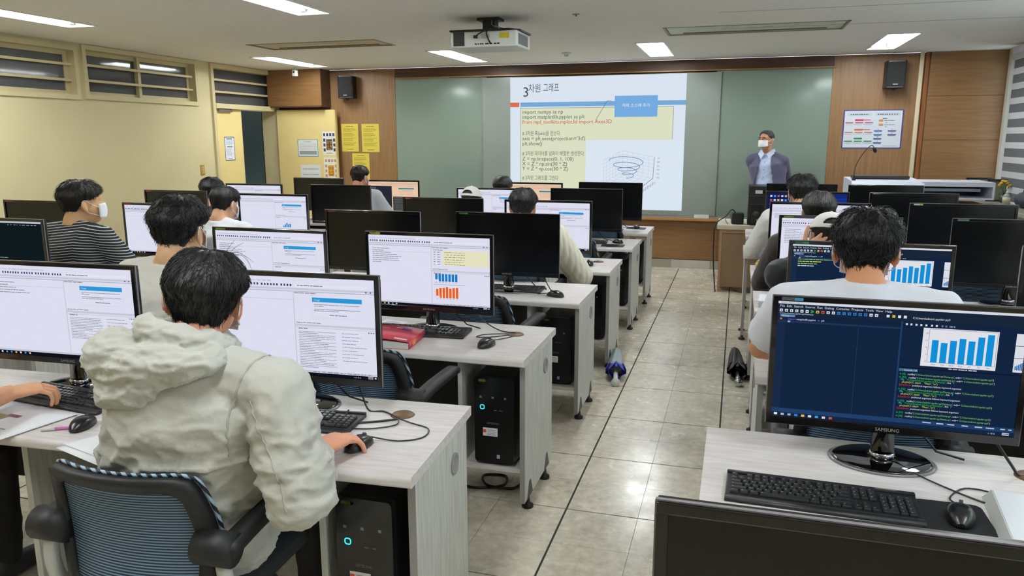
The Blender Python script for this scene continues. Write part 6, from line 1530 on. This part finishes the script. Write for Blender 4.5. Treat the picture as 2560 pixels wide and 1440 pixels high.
        for s in (-1, 1):
            w_ = MB(); w_.sm(); w_.tube(smooth_path([h(0.074 * s, 0.066, -0.050), h(0.088 * s, 0.03, -0.030), h(0.094 * s, -0.010, -0.004), h(0.097 * s, -0.028, -0.030), h(0.092 * s, -0.012, -0.066), h(0.086 * s, 0.03, -0.085), h(0.066 * s, 0.068, -0.098)], 4), 0.0018, 6); w_.build('ear_loop', M_MASK, mo)
    info = dict(T=T, H=H, R=R, hs=hs, N=N, JO=JO, side=side, fwd=fwd, up=up, L=L, h=h, Pv=Pv, mid=mid, chest=chest)
    if extra: extra(info)
    return info
# ------------------------------------------------------------------ the cast
def cloth(name, c, rough=0.85, **k): return mat(name, c, rough, sheen=0.2, **k)
# --- person in the hooded jacket, nearest on the left
M_JACK = cloth('pale_grey_cotton', (190, 189, 180), 0.8, var=0.06, scale=10, bump=0.12, bscale=90)
def jacket_disp(co, n):
    low = max(0.0, min(1.0, (1.05 - co.z) / 0.22))
    return fold(co, 6.5, 0.010 * low + 0.003, (1.0, 1.0, 1.5), 2.0) + fold(co, 15, 0.004 * low + 0.001, (0.8, 1, 1.6), 9.0) + 0.010 * low
def jacket_extra(i):
    T, N, side, fwd, up = i['T'], i['N'], i['side'], i['fwd'], i['up']
    c = Body()
    # standing collar part of the hood around the neck
    ring = []
    for q in range(25):
        a = 2 * PI * q / 24; ring.append(N + side * (0.098 * math.cos(a) - 0.025) + fwd * (0.085 * math.sin(a) + 0.01) + up * (0.035 + 0.018 * math.cos(a + 2.6) - 0.02 * math.sin(a)))
    c.sm().tube(ring, 0.030, 12); 
    # drooping pouch, pulled over to the left shoulder
    for (x, y, z, rx, ry, rz_) in ((-0.06, -0.105, -0.015, 0.135, 0.060, 0.060), (-0.155, -0.085, 0.000, 0.085, 0.065, 0.068), (-0.20, -0.045, 0.005, 0.055, 0.065, 0.050), (-0.10, -0.125, -0.075, 0.095, 0.038, 0.040), (0.035, -0.10, -0.005, 0.085, 0.045, 0.040), (0.085, -0.06, 0.0, 0.05, 0.05, 0.035)):
        c.ell(N + side * x + fwd * y + up * z, (rx, ry, rz_), Matrix.Rotation(-0.18, 3, 'Y'), 20, 12)
    me = skin_mesh('hood', c, 0.006, 4, [M_JACK], lambda co, n: fold(co, 11, 0.009, (0.7, 1, 2.2), 5.0) + fold(co, 24, 0.0035, (0.8, 1, 1.8), 1.0))
    link('hood', me, T)
    # hem band and gathered cuffs
    S, El, Wt = i['JO'][1]
    for s in (1, -1):
        S, El, Wt = i['JO'][s]; d = (Wt - El).normalized(); a = El.lerp(Wt, 0.80); b_ = MB(); b_.sm(); rows = []
        sd = d.orthogonal().normalized(); f = d.cross(sd)
        for r_, o in ((0.043, -0.02), (0.041, 0.0), (0.037, 0.012), (0.034, 0.03), (0.035, 0.045), (0.031, 0.05), (0.027, 0.048)):
            rows.append([a + d * (o + 0.003 * math.sin(7 * q)) + (sd * math.cos(2 * PI * q / 60) + f * math.sin(2 * PI * q / 60)) * r_ * (1 + 0.055 * math.sin(15 * 2 * PI * q / 60) + 0.03 * math.sin(8 * 2 * PI * q / 60 + 1)) for q in range(60)])
        b_.grid(rows, True); b_.build('gathered_cuff', M_JACK, T)
    # seams along armhole and sleeve, laid on the cloth
    jk = [o for o in T.children if o.name.startswith('jacket')][0].data
    bv = BVHTree.FromPolygons([v.co for v in jk.vertices], [p.vertices for p in jk.polygons])
    def seam(path, r=0.0026, wob=0.0016):
        out = []
        for q, p in enumerate(smooth_path(path, 12)):
            loc, nrm, _, _ = bv.find_nearest(p)
            out.append(loc + nrm * (0.0006 + wob * math.sin(q * 1.7)))
        m_ = MB(); m_.sm().tube(out, r, 5); m_.build('seam', cloth('grey_seam', (170, 169, 160)), T)
    S, El, Wt = i['JO'][1]
    seam([S + up * 0.075 - side * 0.03 + fwd * 0.02, S + up * 0.05 - side * 0.045 - fwd * 0.07, S - side * 0.075 - fwd * 0.10 - up * 0.06, S - side * 0.07 - fwd * 0.10 - up * 0.14])
    d0 = -fwd * 0.09
    seam([S + d0 - side * 0.02, S.lerp(El, 0.35) + d0, S.lerp(El, 0.7) + d0 + side * 0.02, El + d0 + side * 0.02], 0.0022)
    z0 = i['Pv'].z + 0.20
    c = i['Pv'].lerp(i['N'], 0.45)
    seam([c - fwd * 0.2 + side * x - up * 0.02 for x in (-0.2, -0.1, 0.0, 0.1, 0.19)], 0.0024)
mw = Vector((-1.062, 1.722, 0.768))
person('person seated in a pale grey hooded jacket, dark short hair, hand on a mouse', (-1.285, 1.605, 1.222), (-1.40, 1.62, 0.54), 0.226, 0.0, (-0.06, 0.14, 0.36), (224, 160, 130),
       dict(mat=M_JACK, loose=0.040, name='jacket'), 'long', dict(m=M_HAIR, strands=2600, seed=4, width=0.0011, lift=0.006, wisps=[[(0.05, -0.03, 0.10), (0.075, -0.03, 0.115), (0.10, -0.03, 0.105), (0.115, -0.03, 0.085)], [(0.05, -0.02, 0.10), (0.07, -0.02, 0.125), (0.09, -0.02, 0.14)], [(0.055, -0.04, 0.10), (0.085, -0.04, 0.11), (0.105, -0.04, 0.10), (0.125, -0.04, 0.07)], [(0.045, -0.03, 0.10), (0.06, -0.03, 0.13), (0.07, -0.03, 0.145)], [(0.06, -0.02, 0.098), (0.09, -0.02, 0.108), (0.12, -0.02, 0.092)]]), {1: mw, -1: (-1.52, 1.98, 0.765)}, 0.009, True, extra=jacket_extra, sh=(0.225, -0.012), fine_hands=(1,),
       hand_dirs={1: ((0.22, 1.0, 0.02), (-0.05, 0.05, 1), (-1, 0.2, 0), dict(curl=(0.30, 0.45, 0.35), spread=0.16, k=1.16, thumb=(0.75, 0.75, -0.35)))}, poles={1: (0.42, -0.90, -0.45), -1: (-0.3, -0.4, -0.9)}, shirt_disp=jacket_disp, shirt_voxel=0.0065, neckline=0.0, arm=(0.262, 0.235))
# --- the typing person at the left edge, mostly outside the picture
person('person mostly outside the left edge, bare forearm and hand over the keyboard', (-2.62, 1.66, 1.24), (-2.66, 1.56, 0.54), 0.228, 0.0, (-0.1, 0, 0), (222, 166, 128),
       dict(mat=cloth('dark_navy_cotton', (38, 42, 54))), 'short', dict(m=M_HAIR, strands=200, seed=2, width=0.002), {1: Vector((-2.235, 1.805, 0.792)), -1: (-2.70, 1.90, 0.78)}, 0.010, False, fine_hands=(1,), trouser=(22, 22, 26),
       hand_dirs={1: ((0.50, 0.86, 0.02), (0.05, -0.05, 1), (-0.86, 0.5, 0), dict(curl=(0.45, 0.75, 0.5), spread=0.35, thumb=(0.85, 0.45, -0.2)))}, poles={1: (0.8, -0.4, -0.7)})
# --- second row: white T-shirt, curly hair
person('person in an off-white T-shirt with thick wavy hair, second row', (-2.31, 2.745, 1.243), (-2.36, 2.68, 0.54), 0.262, 0.0, (-0.05, 0.05, 0.14), (222, 178, 138),
       dict(mat=cloth('offwhite_cotton', (220, 217, 208), 0.9), loose=0.022), 'short', dict(m=M_HAIR, strands=1500, seed=11, curl=0.006, width=0.0014, puff=1.0, line=[(0, 60), (45, 70), (70, 88), (90, 96), (108, 120), (135, 142), (180, 146)]), sh=(0.225, 0))
# --- third row: striped shirt
def stripe_material():
    m = bpy.data.materials.new('black_white_striped_jersey'); m.use_nodes = True; nt = m.node_tree; b = nt.nodes['Principled BSDF']; b.inputs['Roughness'].default_value = 0.9
    tc = nt.nodes.new('ShaderNodeTexCoord'); sp = nt.nodes.new('ShaderNodeSeparateXYZ'); nt.links.new(tc.outputs['Object'], sp.inputs[0])
    ax = nt.nodes.new('ShaderNodeMath'); ax.operation = 'ABSOLUTE'; nt.links.new(sp.outputs['X'], ax.inputs[0])
    ad = nt.nodes.new('ShaderNodeMath'); ad.operation = 'MULTIPLY_ADD'; ad.inputs[1].default_value = 0.12; nt.links.new(ax.outputs[0], ad.inputs[0]); nt.links.new(sp.outputs['Z'], ad.inputs[2])
    mu = nt.nodes.new('ShaderNodeMath'); mu.operation = 'MULTIPLY'; mu.inputs[1].default_value = 1 / 0.0165; nt.links.new(ad.outputs[0], mu.inputs[0])
    fr = nt.nodes.new('ShaderNodeMath'); fr.operation = 'FRACT'; nt.links.new(mu.outputs[0], fr.inputs[0])
    gt = nt.nodes.new('ShaderNodeMath'); gt.operation = 'GREATER_THAN'; gt.inputs[1].default_value = 0.72; nt.links.new(fr.outputs[0], gt.inputs[0])
    mx = nt.nodes.new('ShaderNodeMix'); mx.data_type = 'RGBA'; mx.inputs[6].default_value = (*lin((26, 27, 32)), 1); mx.inputs[7].default_value = (*lin((190, 194, 196)), 1); nt.links.new(gt.outputs[0], mx.inputs[0]); nt.links.new(mx.outputs[2], b.inputs['Base Color'])
    return m
person('person in a black shirt with thin white stripes, head turned right, white mask', (-3.97, 3.86, 1.235), (-3.86, 3.80, 0.54), 0.255, -0.12, (0.02, 0.0, -0.38), (224, 176, 130),
       dict(mat=stripe_material(), loose=0.026), 'short', dict(m=M_HAIR2, strands=1200, seed=21, puff=0.95, width=0.0014, lift=0.014, line=[(0, 70), (45, 82), (70, 92), (88, 93), (108, 114), (135, 134), (180, 140)]), sh=(0.235, 0.0))
# --- fourth row
person('person in a white T-shirt looking down, near the cream wall', (-3.69, 4.90, 1.150), (-3.62, 4.82, 0.54), 0.232, -0.05, (-0.25, 0.0, -0.05), (226, 174, 138),
       dict(mat=cloth('white_cotton', (232, 234, 238), 0.9), loose=0.02), 'short', dict(m=M_HAIR, strands=700, seed=31, width=0.0016), voxel=0.011, sh=(0.215, 0))
M_QUILT = cloth('cream_quilted_cloth', (214, 208, 190), 0.85)
person('person in a cream quilted jacket behind the large switched-off monitor', (-1.36, 4.895, 1.180), (-1.33, 4.83, 0.54), 0.214, 0.0, (-0.10, 0.0, 0.10), (222, 168, 136),
       dict(mat=M_QUILT, loose=0.052, name='quilted_jacket'), 'long', dict(m=M_HAIR, strands=800, seed=41, curl=0.004, width=0.0016), {1: (-1.16, 5.10, 0.77)}, 0.011, sh=(0.225, 0), shirt_disp=lambda co, n: 0.010 * abs(math.sin((co.x * 0.8 + co.y * 1.2) * 62)) ** 0.6 - 0.006, shirt_voxel=0.008, poles={1: (0.9, -0.4, -0.7)})
# --- fifth and sixth rows
person('person with round black hair at the screen before the door', (-4.66, 6.02, 1.150), (-4.62, 5.96, 0.54), 0.236, 0.0, (-0.1, 0, -0.1), (214, 164, 132), dict(mat=cloth('dark_grey_cotton', (48, 48, 54))), 'short', dict(m=M_HAIR, strands=250, seed=51, width=0.002), voxel=0.013)
M_CAP = cloth('white_cap_cotton', (226, 224, 220), 0.8)
def cap_extra(tilt=0.0):
    def f(i):
        h, T = i['h'], i['T']
        ax = (0.104, 0.124, 0.112)
        b = MB(); b.sm(); rows = []
        n = 96
        for k in range(31):
            th = 0.04 + (math.radians(84) - 0.04) * k / 30
            rows.append([h(ax[0] * math.sin(th) * math.sin(ph), ax[1] * math.sin(th) * math.cos(ph) , ax[2] * math.cos(th) + 0.004) for ph in [2 * PI * j / n for j in range(n)]])
        V = [[b.bm.verts.new(p) for p in r] for r in rows]
        for k in range(30):
            for j in range(n):
                ph = (j + 0.5) * 2 * PI / n; back = abs(ph - PI)
                if back < 0.62 * math.sqrt(max(0, 1 - ((26 - k) / 9.0) ** 2)) and 16 < k < 26: continue      # arched opening above the strap
                b.face([V[k][j], V[k][(j + 1) % n], V[k + 1][(j + 1) % n], V[k + 1][j]])
        b.face(list(reversed(V[0])))
        o = b.build('cap_crown', M_CAP, T); m_ = o.modifiers.new('t', 'SOLIDIFY'); m_.thickness = 0.0025
        v = MB(); v.sm(); rows = []
        for k in range(5):
            t = k / 4; rows.append([h(ax[0] * 1.0 * math.sin(a), ax[1] * math.cos(a) + 0.075 * t * math.cos(a * 0.9), 0.014 - 0.020 * t - 0.018 * abs(math.sin(a)) * t) for a in [math.radians(-62 + 124 * q / 16) for q in range(17)]])
        v.grid(rows); o = v.build('cap_visor', M_CAP, T); m_ = o.modifiers.new('t', 'SOLIDIFY'); m_.thickness = 0.003
        u = MB(); u.sm().ell(h(0, 0, 0.117), (0.007, 0.007, 0.004), None, 8, 5); u.build('cap_button', M_CAP, T)
    return f
_under = lambda p: Vector((p.x, p.y, min(p.z, 0.098)))
person('person in a white cap behind a switched-off monitor, left side', (-2.13, 6.04, 1.115), (-2.13, 5.97, 0.54), 0.200, 0.0, (-0.15, 0, -0.1), (220, 170, 140), dict(mat=cloth('black_cotton', (30, 30, 34))), 'long', dict(m=M_HAIR2, strands=150, seed=61, puff=0.55, top=0.2, lift=0.003), voxel=0.013, extra=cap_extra())
person('person with short black hair in a grey-white shirt by the yellow notices', (-3.70, 7.09, 1.243), (-3.63, 7.03, 0.54), 0.204, 0.0, (-0.12, 0, -0.2), (216, 158, 130), dict(mat=cloth('pale_grey_cotton_tee', (196, 198, 204), 0.9), loose=0.02), 'short', dict(m=M_HAIR2, strands=350, seed=71, width=0.002), voxel=0.012)
person('person whose smooth black head shows below the projected slide', (-2.18, 7.10, 1.150), (-2.16, 7.04, 0.54), 0.222, 0.0, (-0.08, 0, 0), (214, 164, 132), dict(mat=cloth('black_hoodie', (24, 25, 28)), loose=0.03), 'long', dict(m=M_HAIR, strands=150, seed=81, width=0.002, lift=0.002, line=[(0, 66), (45, 80), (80, 118), (108, 134), (140, 148), (180, 152)]), voxel=0.013)
# --- right-hand block
person('broad-haired person in a white T-shirt, bare arm on the desk, right side', (0.425, 2.76, 1.258), (0.44, 2.68, 0.54), 0.240, 0.0, (-0.05, 0.0, -0.14), (216, 152, 112),
       dict(mat=cloth('white_tee', (226, 228, 238), 0.9), loose=0.026), 'short', dict(m=M_HAIR, strands=2200, seed=91, curl=0.004, width=0.0013, puff=1.05, lift=0.012), {-1: (0.28, 3.14, 0.76), 1: (0.66, 3.12, 0.76)}, 0.009, sh=(0.235, 0.0), belly=1.12, neckline=0.022, neckz=-0.078, poles={-1: (-1.0, 0.15, -0.75)})
def hand_on_head(i): cap_extra()(i)
person('person in a white cap with one hand on the head and black sleeve, right side', (0.435, 3.93, 1.152), (0.42, 3.86, 0.54), 0.205, 0.0, (-0.22, 0.10, 0.10), (226, 172, 140), dict(mat=cloth('black_jersey', (22, 22, 26)), loose=0.034), 'long', dict(m=M_HAIR2, strands=250, seed=95, puff=0.55, top=0.2, lift=0.003), {-1: Vector((0.325, 3.84, 1.06))}, 0.010, extra=hand_on_head, fine_hands=(-1,),
       hand_dirs={-1: ((0.82, 0.02, 0.58), (-0.15, -0.95, 0.25), (0.55, -0.2, 0.8), dict(curl=(0.10, 0.22, 0.2), spread=0.22, thumb=(0.8, 0.4, -0.1)))}, poles={-1: (-0.35, 0.9, -1.0)})
person('person with smooth dark brown hair and dark brown sleeve, right side', (0.475, 4.86, 1.188), (0.46, 4.80, 0.54), 0.228, 0.0, (-0.1, 0, -0.05), (220, 170, 140), dict(mat=cloth('dark_brown_knit', (46, 34, 32)), loose=0.03), 'long', dict(m=M_HAIR2, strands=300, seed=96, width=0.0016, lift=0.003, line=[(0, 66), (45, 80), (80, 116), (108, 132), (140, 148), (180, 152)]), {-1: (0.30, 5.2, 0.77)}, 0.012, poles={-1: (-0.40, 0.3, -0.9)})
person('person with tousled black hair and white sleeve, nearest the lecturer', (0.455, 5.96, 1.238), (0.46, 5.88, 0.54), 0.226, 0.0, (-0.05, 0, 0.05), (220, 166, 136), dict(mat=cloth('white_shirt_cotton', (222, 220, 216), 0.9), loose=0.03), 'long', dict(m=M_HAIR, strands=700, seed=97, curl=0.003, width=0.0018, lift=0.018), {-1: (0.28, 6.28, 0.77)}, 0.012, poles={-1: (-0.50, 0.3, -0.9)})
# --- the lecturer, standing
def lecturer(i):
    T, h, N, side, fwd, up, R, hs = i['T'], i['h'], i['N'], i['side'], i['fwd'], i['up'], i['R'], i['hs']
    M_BL = cloth('slate_blue_blazer', (72, 72, 96), 0.8)
    jo, mid, chest, Pv = i['JO'], i['mid'], i['chest'], i['Pv']
    c = Body()
    c.loft([(Pv - up * 0.14, 0.215, 0.165), (Pv, 0.20, 0.155), (mid, 0.19, 0.150), (chest, 0.205, 0.152), (N - up * 0.08, 0.180, 0.112), (N - up * 0.03, 0.11, 0.085), (N + up * 0.015, 0.074, 0.07)], 30, side)
    for s in (-1, 1):
        S, El, Wt = jo[s]; c.limb(N + side * 0.06 * s - up * 0.03, 0.056, S, 0.064); c.limb(S, 0.064, El, 0.056); c.limb(El, 0.056, El.lerp(Wt, 0.92), 0.044)
    me = skin_mesh('blazer', c, 0.011, 3, [M_BL], lambda co, n: fold(co, 6, 0.005, (1, 1, 0.6)))
    # open the front so the shirt shows between the lapels
    bm = bmesh.new(); bm.from_mesh(me); Fi = Matrix((side, fwd, up))
    kill = []
    for f in bm.faces:
        p = Fi @ (f.calc_center_median() - N)
        if p.y > 0.02 and abs(p.x + 0.008) < 0.035 + 0.11 * max(0, min(1, (-p.z - 0.0) / 0.55)) ** 0.8 + (0.02 if p.z > -0.06 else 0): kill.append(f)
    bmesh.ops.delete(bm, geom=kill, context='FACES'); bm.to_mesh(me); bm.free()
    link('blazer', me, T)
    for s in (-1, 1):   # collar wings and lapels
        q = MB(); a = N + up * 0.020
        q.sm(False).grid([[a + side * 0.012 * s + fwd * 0.092 - up * 0.02, a + side * 0.062 * s + fwd * 0.045 + up * 0.03, a + side * 0.070 * s - fwd * 0.03 + up * 0.035], [a + side * 0.045 * s + fwd * 0.112 - up * 0.075, a + side * 0.088 * s + fwd * 0.075 - up * 0.02, a + side * 0.086 * s - fwd * 0.03 - up * 0.01]])
        o = q.build('shirt_collar', cloth('pale_blue_collar', (196, 208, 232)), T); m_ = o.modifiers.new('t', 'SOLIDIFY'); m_.thickness = 0.003
    for k in range(5):
        bt = MB(); p = N + fwd * (0.125 + 0.018 * min(k, 2)) - up * (0.09 + 0.085 * k) - side * 0.006; bt.sm().ell(p, (0.006, 0.004, 0.006), None, 8, 5); bt.build('shirt_button', mat('blue_button', (120, 132, 160), 0.4), T)
    for s in (-1, 1):
        e = MB(); e.sm().ell(h(0.033 * s, 0.098, -0.022), (0.0105 * hs, 0.0085 * hs, 0.006 * hs), R, 12, 8); eo = e.build('eye', mat('eye_white', (214, 208, 200), 0.25), T)
        e = MB(); e.sm().ell(h(0.033 * s, 0.1055, -0.022), (0.0048 * hs, 0.002 * hs, 0.0048 * hs), R, 10, 6); e.build('iris', mat('dark_iris', (30, 22, 18), 0.2), eo)
        e = MB(); e.sm().tube([h(0.012 * s, 0.109, 0.004), h(0.034 * s, 0.108, 0.010), h(0.056 * s, 0.094, 0.002)], 0.004 * hs, 6); e.build('eyebrow', M_HAIR2, T)
    g = MB(); g.sm()
    for s in (-1, 1):
        g.tube([h(0.034 * s + 0.023 * math.cos(a), 0.116 - 0.010 * abs(math.cos(a)) , -0.024 + 0.016 * math.sin(a)) for a in [2 * PI * q / 20 for q in range(21)]], 0.0014, 5, False)
        g.tube([h(0.058 * s, 0.106, -0.018), h(0.090 * s, 0.06, -0.016), h(0.100 * s, 0.0, -0.014)], 0.0014, 5)
    g.tube([h(-0.012, 0.116, -0.02), h(0.012, 0.116, -0.02)], 0.0014, 5); g.build('glasses', mat('thin_gold_frame', (150, 130, 100), 0.3, 0.8), T)
person('standing lecturer in slate blazer, pale blue shirt, glasses and white mask', (0.292, 9.22, 1.605), (0.345, 9.22, 0.93), 0.196, 2.86, (0.0, 0.0, -0.38), (196, 140, 106), dict(mat=cloth('pale_blue_shirt', (184, 198, 228), 0.8), loose=0.008), 'none',
       dict(m=M_HAIR3, strands=500, seed=99, width=0.0016, lift=0.004, puff=0.55, line=[(0, 50), (40, 56), (62, 82), (92, 104), (108, 124), (135, 142), (180, 146)]), {1: (0.345 - 0.10, 9.40, 0.90), -1: (0.345 + 0.12, 9.42, 0.90)}, 0.008, True, legs='stand', sh=(0.178, 0.0), neckz=-0.125, extra=lecturer, poles={1: (0.12, -0.9, 0), -1: (-0.12, -0.9, 0)}, trouser=(44, 44, 54))
